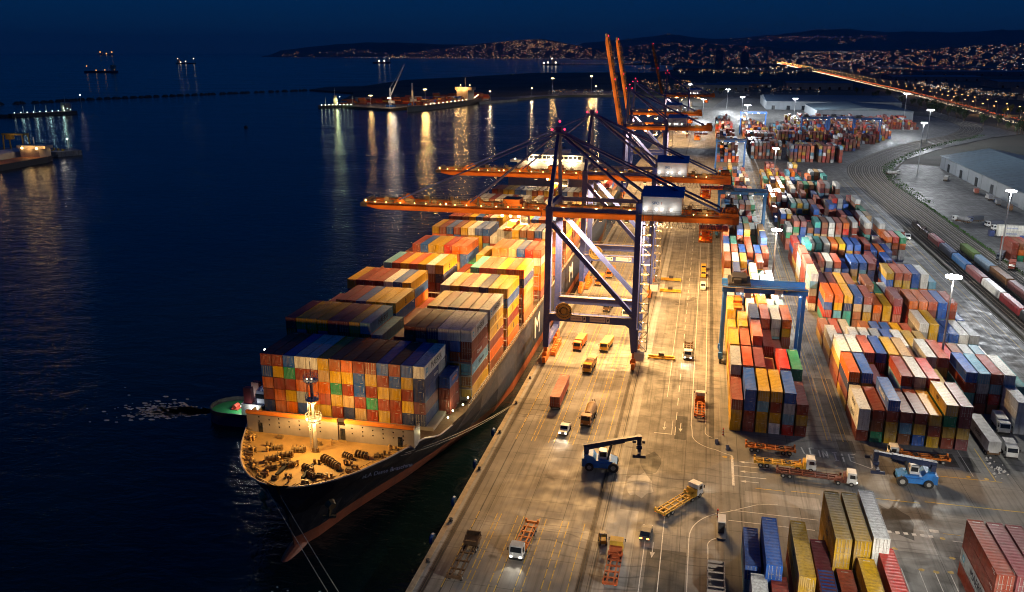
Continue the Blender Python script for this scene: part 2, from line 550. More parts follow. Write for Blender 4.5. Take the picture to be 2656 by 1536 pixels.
# quay edge: coping, bollards, fenders
cop = MB()
cop.box(QX - .25, QX + .75, 60, 420, -.9, .16)
tag(cop.build("quay_coping", paint("coping", (.33, .26, .17), .8, dirt=.6)), kind="structure")
M_STEELDK = paint("dark_steel", (.055, .055, .06), .5, .5, dirt=.4)
M_FENDER = paint("blue_fender", (.02, .09, .26), .55, dirt=.3)
def bollard_mesh():
    b = MB()
    b.tube((0, 0, 0), (0, 0, .42), .26, .20, 10)
    b.tube((0, 0, .42), (0, 0, .62), .34, .30, 10)
    b.tube((0, 0, 0), (0, 0, .06), .42, n=10)
    return b.mesh("bollard", M_STEELDK)
bme = bollard_mesh()
ones_ = "first second third fourth fifth sixth seventh eighth ninth".split()
words_n = ones_ + "tenth eleventh twelfth thirteenth fourteenth fifteenth sixteenth seventeenth eighteenth nineteenth".split()
for ten in ("twent", "thirt", "fort", "fift"):
    words_n += [ten + "ieth"] + [ten + "y-" + o_ for o_ in ones_]
for i, y in enumerate((118, 131.5, 152, 170, 187, 204)):
    o = link("mooring_bollard", bme, None, (-41.9, y, .16))
    tag(o, "%s dark steel bollard along the quay edge from the bottom of view" % words_n[i], "bollard", "bollards along the quay edge")
fe = MB()
fe.tube((-.55, 0, 0), (-.25, 0, 0), .8, 1.15, 14)
fe.tube((-.25, 0, 0), (.15, 0, 0), 1.15, 1.0, 14)
arm = MB(); arm.bar((.15, .5, .2), (1.0, .5, .5), .12); arm.bar((.15, -.5, .2), (1.0, -.5, .5), .12)
arm.bar((1.0, -.7, .55), (1.0, .7, .55), .14)
for i, y in enumerate((126.5, 140.0, 156.0, 172.0)):
    t = thing("quay_fender", "%s round blue fender hanging on the quay wall ahead of the bow" % words_n[i], "fender", (-43.75, y, -.9), 0, "round blue fenders on the quay wall")
    fe.build("pad", M_FENDER, t); arm.build("bracket", M_STEELDK, t)
# ------------------------------------------------------------------ containers: list them all, then build the 300 that show largest as things
PAL = dict(r=(.25, .045, .026), R=(.46, .03, .022), o=(.62, .14, .018), y=(.50, .30, .025), b=(.010, .085, .35), n=(.013, .035, .13), c=(.12, .31, .43), g=(.02, .25, .12), w=(.64, .65, .62),
           e=(.36, .385, .385), t=(.045, .29, .28), m=(.185, .045, .055), p=(.40, .095, .055), k=(.26, .09, .035), l=(.47, .31, .15))
WORD = dict(r="rust red", R="bright red", o="orange", y="mustard yellow", b="blue", n="navy", c="light blue", g="green", w="white", e="grey", t="teal", m="maroon", p="faded red", k="brown", l="tan")
TH, CW = 2.6, 2.44
CONT = []
def put(x, yf, L, tier, base, code, label, group, z=None, door=None, force=False):
    z0 = base + TH * tier if z is None else z
    CONT.append(dict(x=x, y=yf, L=L, z=z0, c=code, label=label, group=group, door=random.random() < .42 if door is None else door, force=force))
def jit(code):
    return code

# --- yard blocks
def stack_block(block, phrase, x0, pitch, ncol, bays, L, spec, hmax, colors, hole=.06, group=None, xlim=None):
    for bi, yf in enumerate(bays):
        base_h = random.choice((2, 3, 4, 5, 5, 4)) if hmax > 4 else 3
        for ci in range(ncol):
            s = spec.get(bi, [None] * ncol)
            s = s[ci] if ci < len(s) else None
            if s is None:
                if random.random() < hole: continue
                hh = max(1, min(hmax, base_h + random.choice((-2, -1, 0, 0, 0, 1))))
                s = "".join(random.choice(colors) for _ in range(hh))
            x = x0 + pitch * ci
            if (block == "b" and bi in (7, 9, 11) and ci >= 2) or (block == "c" and bi in (2, 5, 7)): s = s[2:] or s[:1]
            if xlim and x > xlim(yf): continue
            dy = random.uniform(-.12, .12)
            for ti, c in enumerate(s):
                tw = "ground tier" if ti == 0 else words_n[ti] + " tier"
                lab = "%s container, %s, %s column from the road, %s row, %s" % (WORD[c], tw, words_n[ci], words_n[bi], phrase)
                put(x + random.uniform(-.05, .05), yf + dy, L, ti, 0, c, lab, group or ("containers stacked in the " + phrase))
MIX = "rrrrkkmpppyyybbbbnccwwweeggtoRl"
A_BAYS = [183.7, 199.4, 215.0, 231.0, 246.5, 262.5, 278.0, 293.5, 309.0, 324.5, 340.0, 355.5, 371.0, 386.5, 402.0, 417.5, 433.0, 449.0, 465.0, 481.0, 498.0, 515.0, 532.0, 549.0, 566.0]
A_SPEC = {0: ["yyr", "rrbb", "yycy", "wyry", "Rceb", "ryr"], 1: ["yyre", "yrrp", "ryrm", "yyl", "yrrR", "rygg"], 2: ["yyry", "ykrp", "royep", "yykry"[:4], "ryr", "nc"],
          3: ["yyy", "rrnyy"[:4], "royrn", "ryyRp", "yycee"[:5], "rkpyo"], 4: ["yyly", "rre", "rRrw", "yyrRy", "ryky", "rlyt"], 5: ["ryye", "yrrb", "rkly", "ykro", "rgne"[:2], "rry"],
          6: ["yye", "rryn", "krr", "ryew", "rbtg", "rrk"], 7: ["rye", "yrrn", "oorp"[:3], "yoow"[:4], "rbg", "kmp"], 8: ["ryrk", "rerw", "kbey", "yrb", "rryp", "rk"], 9: ["yrke", "rrrp", "rewb", "ykop", "rylb", "rrpp"]}
stack_block("a", "gantry crane block", 9.55, 2.88, 6, A_BAYS, 14.4, A_SPEC, 5, MIX)
B_BAYS = [184.5, 200.5, 215.8, 231.4, 246.8, 270.0, 285.5, 301.0, 316.3, 332.0, 347.5, 363.0, 379.0, 395.0, 411.0, 427.0, 443.0, 459.0, 476.0, 493.0, 510.0, 527.0, 545.0, 563.0, 581.0]
B_SPEC = {0: ["rww", "gkr", "yyrb", "kcr", "byr", "yry", "rygy", "mymm", ""], 1: ["yrno", "ryyb", "rrm", "rR", "rrcr", "erew", "ryyR", "rly", ""], 2: ["rkyw", "pyyw", "ryyp", "rrRb", "rkyy", "rryl", "kRk", "wyew", "rryp"],
          3: ["kyw", "rn", "yyw", "rrw", "bbe", "kcb", "ryw", "yyy", "kny"], 4: ["yk", "yr", "re", "", "rk", "nb", "rb", "ry", "yp"], 5: ["", "tRbo", "rcyo", "ttny", "kklb", "yyer", "rko", "ryy", "rpRm"],
          6: ["wrecw", "krrm", "erbp", "ryyyy"[:4], "rryk", "bby", "nrbk", "ryg", "kyw"], 7: ["rrrrp", "kkbp", "yrrr", "kbbb", "nyn", "rw", "rly", "kby", "rlr"], 8: ["yewwp", "rrkrb"[:4], "rnlp", "rybe", "rwwp", "rrb", "kylb", "rccb", "rnnm"],
          9: ["kyrr", "eyrkt"[:5], "tynw", "rteb", "knrr", "rrky", "rybb", "elbb", "krbo"], 10: ["rrbR", "rrnb", "yklw", "rgtt", "ewee", "rrro", "kykyl"[:4], "rcyb", "krrb"]}
stack_block("b", "middle yard block", 37.2, 2.93, 9, B_BAYS, 14.4, B_SPEC, 5, MIX, xlim=lambda y: 64 if y < 480 else 64 - (y - 480) * .02)
C_BAYS = [206.5, 222.0, 237.5, 253.0, 268.0, 286.0, 303.6, 319.0, 334.5, 350.0, 366.0, 382.0, 398.0, 414.0, 430.0, 446.0, 462.0, 479.0, 496.0, 513.0, 530.0, 548.0, 566.0]
C_SPEC = {0: ["ctrb", "rmec", "kRcr", "yrew", "gyt", "yk", ""], 1: ["rrR", "rkk", "nne", "rcc", "yR", "gt", ""], 2: ["rry", "nbb", "yyk", "kre", "eew", "w", ""], 3: ["cew", "yyy", "rb", "wb", "ww", "ce", ""], 4: ["rRro", "rcyo", "ryrp", "rcbb", "kyrp", "lb", ""],
          5: ["kRn", "gn", "rrg", "nbb", "lyy", "ew", ""], 6: ["krbyp"[:4], "rryp", "ryyp"[:3] + "p", "rgb" + "b", "koww"[:3] + "w", "ylc", ""], 7: ["kn", "rmpm", "yro", "ly", "bc", "", ""], 8: ["rrm", "rb", "rcb", "yo", "b", "", ""], 9: ["krbr", "ncb", "rro", "knb", "b", "", ""]}
stack_block("c", "railway side block", 64.6, 2.78, 7, C_BAYS, 14.4, C_SPEC, 5, MIX, hole=.2, xlim=lambda y: 84 - max(0, y - 330) * .055)
FAR = "rrrrrrpkkmmyyowbRRce"
stack_block("d", "far quay block", 9.6, 2.9, 6, [690 + 17.5 * k for k in range(22)], 15, {}, 5, FAR)
stack_block("e", "far middle block", 37, 3.1, 8, [720 + 17.5 * k for k in range(18)], 15, {}, 5, FAR)
stack_block("f", "far inner block", 66.5, 3.1, 13, [705, 722, 815, 832, 850, 868, 890, 910, 930, 950], 15, {}, 5, FAR)
stack_block("g", "far railway block", 112, 3.1, 23, [795, 812, 862, 880, 900, 920, 940, 962, 985], 15, {}, 5, FAR, xlim=lambda y: 128 + (y - 795) * .42)
stack_block("h", "far end block", 96, 3.1, 45, [1040, 1058, 1076, 1110, 1128], 15, {}, 4, FAR)

# --- foreground cluster beside the lower road: x, y front, length, codes from the ground up
NEAR = [(10.5, 121.5, 11.6, "cb", "beside the gate lane"), (13.35, 118.4, 14.3, "rbb", "next to the navy pair"), (18.0, 116.4, 16.2, "ryy", "alone between blue and yellow stacks"), (21.4, 116.0, 15.8, "rm", "behind the lone yellow stack"),
        (24.0, 124.1, 15.4, "yyyy", "tallest yellow stack"), (26.9, 124.2, 15.5, "yyyy", "yellow stack touching the white one"), (29.9, 125.6, 15.6, "kwww", "stack topped by a long white roof"),
        (27.4, 108.2, 15.4, "ryy", "in front of the tall yellow stacks"), (30.9, 112.6, 14.8, "nyR", "in front of the white roofed stack"), (24.5, 108.6, 15.2, "rp", "below the tallest yellow stack"), (21.6, 108.0, 15.2, "nb", "below the lone yellow stack"),
        (11.2, 104.2, 15.4, "ew", "lowest edge beside the gate lane"), (14.2, 104.2, 15.4, "rr", "lowest edge between white and yellow"),
        (45.75, 119.4, 15.5, "rerr", "outer stack of the corner row"), (48.55, 119.5, 15.2, "rrrm", "second stack of the corner row"), (51.35, 119.6, 15.0, "rkrm", "third stack of the corner row"), (54.2, 119.8, 15.0, "rrmr", "fourth stack of the corner row")]
for x, yf, L, s, ph in NEAR:
    for ti, c in enumerate(s):
        tw = "top" if ti == len(s) - 1 else "ground tier" if ti == 0 else words_n[ti] + " tier"
        put(x, yf, L, ti, 0, c, "%s container, %s, %s" % (WORD[c], tw, ph), "containers near the lower road", door=ti < 4 and x > 23 or None)
put(-33.0, 184.8, 14.9, 0, 1.25, "p", "faded red container on a trailer alone on the quay apron", "containers on trailers", door=True, force=True)

for i, (x, cs) in enumerate(((127.6, "rrr"), (130.2, "gokr"[:3]), (132.8, "kkp"), (135.6, "Rbb"), (138.3, "rbo"))):
    for ti, c in enumerate(cs):
        put(x, 378 + (i > 2) * 3, 14.4, ti, 0, c, "%s container, %s, %s column of the truck park stack" % (WORD[c], "ground tier" if ti == 0 else words_n[ti] + " tier", words_n[i]), "containers in the truck park")

# --- ship: seventeen columns, bays from the bow aft
SX0, SP = -91.1, 2.603
def ship_bay(bi, yf, L, cols, base=10.4, name=None):
    for ci, s in cols.items():
        n = len(s)
        for k, c in enumerate(s):            # s runs from the top tier down
            zt = base + TH * (n - 1 - k)
            if 2 < ci < 14 and k > 3 and bi > 0: continue
            tw = "top tier" if k == 0 else words_n[k] + " tier down"
            put(SX0 + SP * ci + .03, yf, L, 0, 0, c, "%s container, %s, %s column from the sea, %s bay on ship" % (WORD[c], tw, words_n[ci], name or words_n[bi]),
                "containers stacked aboard the ship", z=zt, door=random.random() < (.12 if bi == 0 else .5))
rows = ["rrbwwykorrcrcw", "byglrrlyycyrcy", "orrorRgrckyyrn"[:14], "ryygrryycrkyrn"[:14], "nokbyyrnlkyrbn"[:14]]
rows = ["rrbwwykorrbrbw", "bygrrlyybyrbyn", "orrooogrbryyrn", "royeoryl rgrrym".replace(" ", "")[:14], "noobyyrnlryrnn"]
b1 = {}
for i in range(14):
    b1[i + 1] = "".join(r[i] for r in rows)
ship_bay(0, 148.6, 14.4, b1, name="foremost")
ship_bay(0, 157.0, 7.0, {15: "brrry"[:4]}, base=7.8, name="foremost side")
ship_bay(0, 157.8, 6.2, {14: "ek"}, base=15.6, name="foremost rear")
RND = "rrrkmyyybbnwcop"
def rcol(top, n):
    return top + "".join(random.choice(RND) for _ in range(n - 1))
def bay_of(tops, heights, star):
    d = {}
    for i, (t, h) in enumerate(zip(tops, heights)):
        if t == ".": continue
        d[i] = rcol(t, int(h))
    d[16] = star
    return d
ship_bay(1, 165.2, 14.2, bay_of("myyymmyccrmrmnwwww"[:17], "66666666545666666", "wrrcky"))
ship_bay(2, 181.2, 13.8, bay_of("mkmmbyyyrlyrymrme"[:11] + "yrnrme", "55666666435666666", "wyyrok"))
ship_bay(3, 199.6, 13.8, bay_of("yrrrwbyprrwyrlnyry"[:17], "66666663346666666", "ybyryo"))
ship_bay(4, 219.4, 13.8, bay_of("ycrypywyrrytppypp", "56666666455666666", "onoook"))
ship_bay(5, 244.4, 13.4, bay_of("krbyyRoogyroolbRb", "56666666454666666", "pwyoor"))
ship_bay(6, 272.0, 13.4, bay_of("yrbrywbbwekykkbwk", "66666666564666666", "kryrkp"))
ship_bay(7, 292.0, 13.4, bay_of("rrkybrwywkrybrwbr", "66666666565666666", "rkyrok"))
ship_bay(8, 311.5, 13.4, bay_of("yrkbyrbwykrwbrwyr", "66666666565666666", "rkyrok"))
ship_bay(9, 331.5, 13.4, bay_of("wwrwwrwwlwwwlwwlw", "66666666565666666", "lkyrok"))
ship_bay(10, 356.5, 13.4, bay_of("rryybbwroyrybwroy", "66666666666666666", "yrykow"))

# --- how large does each show: a small depth buffer over the picture
def visible_sizes(items, Wd=1024, Hd=592):
    f = 2161.4 / 2656 * Wd
    cp, sp, cyw, syw = math.cos(PITCH), math.sin(PITCH), math.cos(YAW), math.sin(YAW)
    fw = np.array((-syw * cp, cyw * cp, -sp)); rt = np.array((cyw, syw, 0)); up = np.array((-syw * sp, cyw * sp, cp))
    zb = np.zeros((Hd, Wd)); ids = -np.ones((Hd, Wd), int)
    for k, c in enumerate(items):
        x0, x1, y0, y1, z0, z1 = c["x"], c["x"] + CW, c["y"], c["y"] + c["L"], c["z"], c["z"] + TH
        quads = [[(x0, y0, z1), (x1, y0, z1), (x1, y1, z1), (x0, y1, z1)], [(x0, y0, z0), (x1, y0, z0), (x1, y0, z1), (x0, y0, z1)]]
        if x0 > 0: quads.append([(x0, y1, z0), (x0, y0, z0), (x0, y0, z1), (x0, y1, z1)])
        if x1 < 0: quads.append([(x1, y0, z0), (x1, y1, z0), (x1, y1, z1), (x1, y0, z1)])
        for q in quads:
            P = np.array(q) - (0, 0, H)
            Z = P @ fw
            if Z.min() < 5: continue
            u = Wd / 2 + f * (P @ rt) / Z; v = Hd / 2 - f * (P @ up) / Z
            a, b_, c_, d_ = max(0, int(u.min())), min(Wd, int(u.max()) + 2), max(0, int(v.min())), min(Hd, int(v.max()) + 2)
            if a >= b_ or c_ >= d_: continue
            X, Y = np.meshgrid(np.arange(a, b_) + .5, np.arange(c_, d_) + .5)
            ar = sum(u[i] * v[(i + 1) % 4] - u[(i + 1) % 4] * v[i] for i in range(4))
            s = 1 if ar > 0 else -1
            ok = np.ones(X.shape, bool)
            for i in range(4):
                j = (i + 1) % 4
                ok &= s * ((u[j] - u[i]) * (Y - v[i]) - (v[j] - v[i]) * (X - u[i])) >= 0
            if not ok.any(): continue
            A = np.c_[u[:3], v[:3], np.ones(3)]
            try: co = np.linalg.solve(A, 1 / Z[:3])
            except np.linalg.LinAlgError: continue
            iz = co[0] * X + co[1] * Y + co[2]
            sub = zb[c_:d_, a:b_]
            ok &= iz > sub
            sub[ok] = iz[ok]; ids[c_:d_, a:b_][ok] = k
    return np.bincount(ids[ids >= 0], minlength=len(items))
SIZES = visible_sizes(CONT)
order = sorted(range(len(CONT)), key=lambda k: -SIZES[k] - (1e6 if CONT[k]["force"] else 0))
MAIN = [k for k in order[:300] if SIZES[k] > 0]
BIG = set(order[:110])
MAINSET = set(MAIN)

def container_paint(name, source):
    m, nt, out = nodes_of(name)
    b = N(nt, "ShaderNodeBsdfPrincipled", i_Roughness=.55)
    b.inputs["Specular IOR Level"].default_value = .3
    base = N(nt, "ShaderNodeVertexColor", layer_name="paint").outputs["Color"] if source else N(nt, "ShaderNodeObjectInfo").outputs["Color"]
    pos = geo_pos(nt)
    run = ramp(nt, noise(nt, scaled(nt, pos, (1.5, 1.5, .12)), 1.3, 5, .65), .46, .72)         # rust runs down the walls
    blot = ramp(nt, noise(nt, pos, .55, 7, .68, .8), .45, .70)
    fine = ramp(nt, noise(nt, pos, 3.6, 4, .7), .52, .74)
    tone = noise(nt, scaled(nt, pos, (.33, .07, .36)), 1.0, 1)
    hs = N(nt, "ShaderNodeHueSaturation")
    nt.links.new(base, hs.inputs["Color"])
    mr = N(nt, "ShaderNodeMapRange"); mr.inputs["From Min"].default_value = .3; mr.inputs["From Max"].default_value = .7; mr.inputs["To Min"].default_value = .85; mr.inputs["To Max"].default_value = 1.12
    nt.links.new(tone, mr.inputs["Value"]); nt.links.new(mr.outputs[0], hs.inputs["Saturation"])
    c = mixcol(nt, hs.outputs[0], (.055, .030, .018), mixcol(nt, (0, 0, 0), (.58, .58, .58), run))
    c = mixcol(nt, c, (.34, .28, .22), mixcol(nt, (0, 0, 0), (.18, .18, .18), blot))
    c = mixcol(nt, c, (.11, .05, .028), mixcol(nt, (0, 0, 0), (.5, .5, .5), fine))
    nt.links.new(c, b.inputs["Base Color"])
    sz = N(nt, "ShaderNodeSeparateXYZ"); nt.links.new(N(nt, "ShaderNodeNewGeometry").outputs["Normal"], sz.inputs[0])
    up_ = ramp(nt, sz.outputs["Z"], .6, .8, (0, 0, 0), (.14, .14, .14))
    c = mixcol(nt, c, mixcol(nt, (.25, .215, .185), (.12, .085, .06), ramp(nt, noise(nt, scaled(nt, pos, (.8, .25, 1)), 1.0, 6, .7), .4, .7)), up_)   # settled dust on the roofs
    bn = N(nt, "ShaderNodeBump", i_Strength=.35, i_Distance=.12)
    nt.links.new(noise(nt, pos, .7, 3), bn.inputs["Height"]); nt.links.new(bn.outputs[0], b.inputs["Normal"])
    nt.links.new(b.outputs[0], out.inputs[0])
    return m
M_CONT = container_paint("container_paint", False)
M_STENCIL = paint("stencil_white", (.60, .60, .57), .6, dirt=.5, dscale=2)
M_BARS = paint("locking_bar_steel", (.42, .40, .37), .45, .3, dirt=.5)
M_GASKET = paint("door_gasket", (.02, .02, .02), .7, dirt=.1)
def corr(n, amp):
    out = []
    for k in range(n):
        out += [(k / n, 0), ((k + .28) / n, 0), ((k + .5) / n, -amp), ((k + .78) / n, -amp)]
    out.append((1, 0))
    return out
def body_mesh(L, door):
    b = MB()
    hw, hl = CW / 2 - .03, L / 2 - .03
    z0, z1 = .14, TH - .09
    prof = corr(max(8, int(L / .42)), .045)
    for sx in (-1, 1):
        vs, fs = [], []
        for t, d in prof:
            y = -hl + 2 * hl * t
            vs += [(sx * (hw + d), y, z0), (sx * (hw + d), y, z1)]
        for i in range(len(prof) - 1):
            q = (2 * i, 2 * i + 2, 2 * i + 3, 2 * i + 1)
            fs.append(q if sx > 0 else q[::-1])
        b.add(vs, fs)
    ep = corr(8, .04)
    for sy in ((1,) if door else (-1, 1)):
        vs, fs = [], []
        for t, d in ep:
            x = -hw + 2 * hw * t
            vs += [(x, sy * (hl + d), z0), (x, sy * (hl + d), z1)]
        for i in range(len(ep) - 1):
            q = (2 * i, 2 * i + 1, 2 * i + 3, 2 * i + 2)
            fs.append(q if sy > 0 else q[::-1])
        b.add(vs, fs)
    if door:
        b.add([(-hw, -hl + .06, z0), (hw, -hl + .06, z0), (hw, -hl + .06, z1), (-hw, -hl + .06, z1)], [(0, 1, 2, 3)])
    rp = corr(max(6, int(L / .85)), .028)
    vs, fs = [], []
    for t, d in rp:
        y = -hl + 2 * hl * t
        vs += [(-hw, y, TH - .035 + d), (hw, y, TH - .035 + d)]
    for i in range(len(rp) - 1):
        fs.append((2 * i, 2 * i + 1, 2 * i + 3, 2 * i + 2))
    b.add(vs, fs)
    b.box(-hw, hw, -hl, hl, .05, .13)
    b.cur = 1
    rs = random.Random(int(L * 10) + door)
    if not door:
        for k in range(7):          # stencilled code running down the right of the end wall, and a line under the top rail
            b.box(hw - .34, hw - .27, -hl - .055, -hl - .042, 2.1 - k * .17, 2.1 - k * .17 + rs.uniform(.05, .12))
        for k in range(4): b.box(-.1 + k * .16, -.1 + k * .16 + .09, -hl - .055, -hl - .042, 2.26, 2.36)
        for k in range(3): b.box(.3 + k * .2, .3 + k * .2 + .07, -hl - .055, -hl - .042, .42, .5)
    for s_ in (-1, 1):
        for k in range(5): b.box(s_ * (hw + .012) - .008, s_ * (hw + .012) + .008, s_ * (hl - 2.1 + k * .26), s_ * (hl - 2.1 + k * .26) + .16, 2.16, 2.3)
        b.box(s_ * (hw + .012) - .008, s_ * (hw + .012) + .008, s_ * (hl - 1.4), s_ * (hl - .8), 1.9, 2.02)
    for k in range(6): b.box(-.5 + k * .18, -.5 + k * .18 + .1, hl - .75, hl - .55, TH - .03, TH - .004)
    return b.mesh("shipping_container", [M_CONT, M_STENCIL])
def frame_mesh(L):
    b = MB()
    hw, hl = CW / 2, L / 2
    for sx in (-1, 1):
        for sy in (-1, 1):
            b.cbox((sx * (hw - .07), sy * (hl - .07), TH / 2), (.14, .14, TH - .004))
            for z in (.06, TH - .06):
                b.cbox((sx * (hw - .085), sy * (hl - .085), z), (.18, .18, .121))
        b.cbox((sx * (hw - .045), 0, TH - .06), (.09, L - .29, .10))
        b.cbox((sx * (hw - .05), 0, .09), (.10, L - .29, .16))
    for sy in (-1, 1):
        b.cbox((0, sy * (hl - .05), TH - .07), (CW - .29, .10, .13))
        b.cbox((0, sy * (hl - .05), .09), (CW - .29, .10, .16))
    return b.mesh("corner_frame", M_CONT)
def door_mesh():
    b = MB()
    w_ = CW / 2 - .17
    b.box(-w_ / 2, w_ / 2, -.02, .02, .20, TH - .16)
    for z in (.55, 1.0, 1.45, 1.9):
        b.box(-w_ / 2 + .06, w_ / 2 - .06, -.034, -.02, z, z + .16)
    return b.mesh("door", M_CONT)
def bar_mesh():
    b = MB()
    b.tube((0, -.06, .16), (0, -.06, TH - .12), .032, n=6)
    for z in (.24, 1.0, TH - .24):
        b.cbox((0, -.05, z), (.13, .05, .10))
    b.bar((0, -.075, 1.0), (.28, -.075, 1.0), .05)
    return b.mesh("locking_bar", M_BARS)
PROTO = {}
def proto(L, door):
    key = (round(L, 1), door)
    if key not in PROTO:
        PROTO[key] = (body_mesh(key[0], door), frame_mesh(key[0]))
    return PROTO[key]
DOOR, BAR = door_mesh(), bar_mesh()
M_INK = paint("dark_lettering", (.012, .015, .03), .6, dirt=.1)
M_INKW = paint("white_lettering", (.66, .66, .63), .6, dirt=.3)
M_INKB = paint("pale_blue_panel", (.10, .36, .50), .6, dirt=.2)
M_INKO = paint("orange_lettering", (.62, .20, .05), .6, dirt=.2)
FACE_L = (PI / 2, 0, -PI / 2)     # text on the side that looks to -x
FACE_R = (PI / 2, 0, PI / 2)
FACE_F = (PI / 2, 0, 0)
def star_panel(parent, x, y, side):
    b = MB()
    e = .012 * side
    pts = []
    for k in range(14):
        r_ = .36 if k % 2 == 0 else .17
        pts.append((y + r_ * math.cos(2 * PI * k / 14 + .2), 1.35 + r_ * math.sin(2 * PI * k / 14 + .2)))
    b.cur = 0
    b.prismx([(y - .55, .8), (y + .55, .8), (y + .55, 1.9), (y - .55, 1.9)], x, x + e)
    b.cur = 1
    b.prismx(pts, x + e, x + 2 * e)
    b.build("emblem", [M_INKB, M_INKW], parent)
def side_text(root, c, txt, mat, size, side, dy=0.0, star=False, z=1.3):
    L = c["L"]
    x = side * (CW / 2 + .004)
    lettering("lettering", txt, mat, root, (x, dy, z), FACE_R if side > 0 else FACE_L, size, .01)
    if star:
        star_panel(root, x, -L / 2 + 1.6 if side > 0 else L / 2 - 1.6, side)
OBJ_OF = {}
for k in MAIN:
    c = CONT[k]
    door = c["door"] and k in BIG
    bm_, fm_ = proto(c["L"], door)
    L = round(c["L"], 1)
    v = random.uniform(.82, 1.15)
    colr = tuple(min(1, a * v) for a in PAL[c["c"]])
    t = link("shipping_container", bm_, None, (c["x"] + CW / 2, c["y"] + c["L"] / 2, c["z"]), 0, colr)
    tag(t, c["label"], "container", c["group"])
    link("corner_frame", fm_, t, (0, 0, 0), 0, colr)
    if door:
        for sx in (-1, 1):
            d = link("door", DOOR, t, (sx * (CW / 4 - .06), -L / 2 + .04, 0), 0, colr)
            for q in (-.26, .22):
                link("locking_bar", BAR, d, (q * sx * -1, 0, 0), 0, colr)
    OBJ_OF[k] = t
# writing seen on some of them
def find(**kw):
    for k in MAIN:
        c = CONT[k]
        if all(abs(c[a] - b_) < .9 if isinstance(b_, float) else c[a] == b_ for a, b_ in kw.items()):
            yield k, c, OBJ_OF[k]
def write_on(sel, txt, mat, size, side, **kw):
    for k, c, o in find(**sel):
        side_text(o, c, txt, mat, size, side, **kw)
        return o
S16 = SX0 + SP * 16 + .03
write_on(dict(x=SX0 + SP * 14 + .03, y=148.6, z=20.8), "MAERSK", M_INK, 1.9, 1, dy=.6, star=True)
write_on(dict(x=SX0 + SP * 14 + .03, y=148.6, z=18.2), "cosco", M_INKW, 1.1, 1)
write_on(dict(x=SX0 + SP * 15 + .03, y=157.0, z=15.6), "HAPAG", M_INKO, 1.1, 1)
write_on(dict(x=S16, y=165.2, z=23.4), "MAERSK", M_INK, 1.7, 1, dy=.8, star=True)
write_on(dict(x=S16, y=181.2, z=23.4), "MAERSK", M_INK, 1.7, 1, dy=.8, star=True)
write_on(dict(x=S16, y=165.2, z=18.2), "Cronos", M_INKW, 1.3, 1, dy=-.5)
write_on(dict(x=S16, y=165.2, z=15.6), "Safmarine", M_INK, 1.2, 1, dy=.8, star=True)
write_on(dict(x=SX0 + SP * 7 + .03, y=165.2, z=23.4), "MAERSK", M_INK, 1.7, 1, dy=.8)
write_on(dict(x=37.2, y=184.5, z=5.2), "MAERSK", M_INK, 1.3, -1)
write_on(dict(x=37.2, y=184.5, z=2.6), "MAERSK", M_INK, 1.3, -1)
write_on(dict(x=43.06, y=184.5, z=7.8), "HYUNDAI", M_INKW, 1.5, -1)
write_on(dict(x=54.8, y=184.5, z=7.8), "MSC", M_INK, 1.2, -1)
write_on(dict(x=24.0, y=124.1, z=7.8), "MSC", M_INK, 1.3, -1)
write_on(dict(x=24.0, y=124.1, z=5.2), "MSC", M_INK, 1.3, -1)
write_on(dict(x=18.0, y=116.4, z=5.2), "MSC", M_INK, 1.3, -1)
write_on(dict(x=45.75, y=119.4, z=2.6), "MAERSK", M_INK, 1.9, -1, dy=-1.0, star=True)

# dark square company marks on the sides of many yellow boxes and pale ones on others
rs_ = random.Random(4)
def mark_mesh(L, side):
    b = MB(); x = side * (CW / 2 + .006)
    for a, c in ((.55, 1.05), (1.15, 1.65), (1.75, 1.95)): b.box(min(x, x + .012 * side), max(x, x + .012 * side), -.38, .38, a, c)
    return b.mesh("emblem", M_INK)
MARKS = {s_: mark_mesh(14, s_) for s_ in (-1, 1)}
def band_mesh(side):
    b = MB(); x = side * (CW / 2 + .006); r2 = random.Random(side + 5); y_ = -3.4
    while y_ < 3.2:
        w_ = r2.uniform(.3, .55); b.box(min(x, x + .012 * side), max(x, x + .012 * side), y_, y_ + w_, 1.0, 1.0 + r2.choice((.75, .9, .9))); y_ += w_ + .22
    return b
for k in MAIN:
    c = CONT[k]; o = OBJ_OF[k]
    if any(ch.name.startswith("lettering") for ch in o.children): continue
    side = 1 if c["x"] < 0 else -1
    if c["c"] == "y" and rs_.random() < .6:
        link("emblem", MARKS[side], o, (0, rs_.uniform(-3, 3), 0))

# everything that shows smaller: one mass of containers, each still a box with its own colour
M_CMASS = container_paint("stacked_container_paint", True)
mass = MB()
for k, c in enumerate(CONT):
    if k in MAINSET: continue
    v = random.uniform(.75, 1.15)
    mass.col = tuple(min(1, a * v) for a in PAL[c["c"]])
    g = .03
    x0, x1, y0, y1, z0, z1 = c["x"] + g, c["x"] + CW - g, c["y"] + g, c["y"] + c["L"] - g, c["z"] + .04, c["z"] + TH - .03
    if SIZES[k] > 14:       # corner posts and rails proud of the walls
        dark = tuple(a * .75 for a in mass.col)
        mass.box(x0 + .04, x1 - .04, y0 + .05, y1 - .05, z0 + .05, z1 - .02)
        mass.col = dark
        for ax in (x0, x1 - .13):
            for ay in (y0, y1 - .13):
                mass.box(ax, ax + .13, ay, ay + .13, z0, z1)
            mass.box(ax, ax + .1, y0 + .14, y1 - .14, z1 - .1, z1 + .012)
            mass.box(ax, ax + .1, y0 + .14, y1 - .14, z0, z0 + .14)
        if c["door"]:
            mass.col = (.35, .34, .32)
            for q in (.45, .95, 1.45, 1.95):
                mass.box(x0 + q - .03, x0 + q + .03, y0 - .01, y0 + .04, z0 + .15, z1 - .12)
    else:
        mass.box(x0, x1, y0, y1, z0, z1)
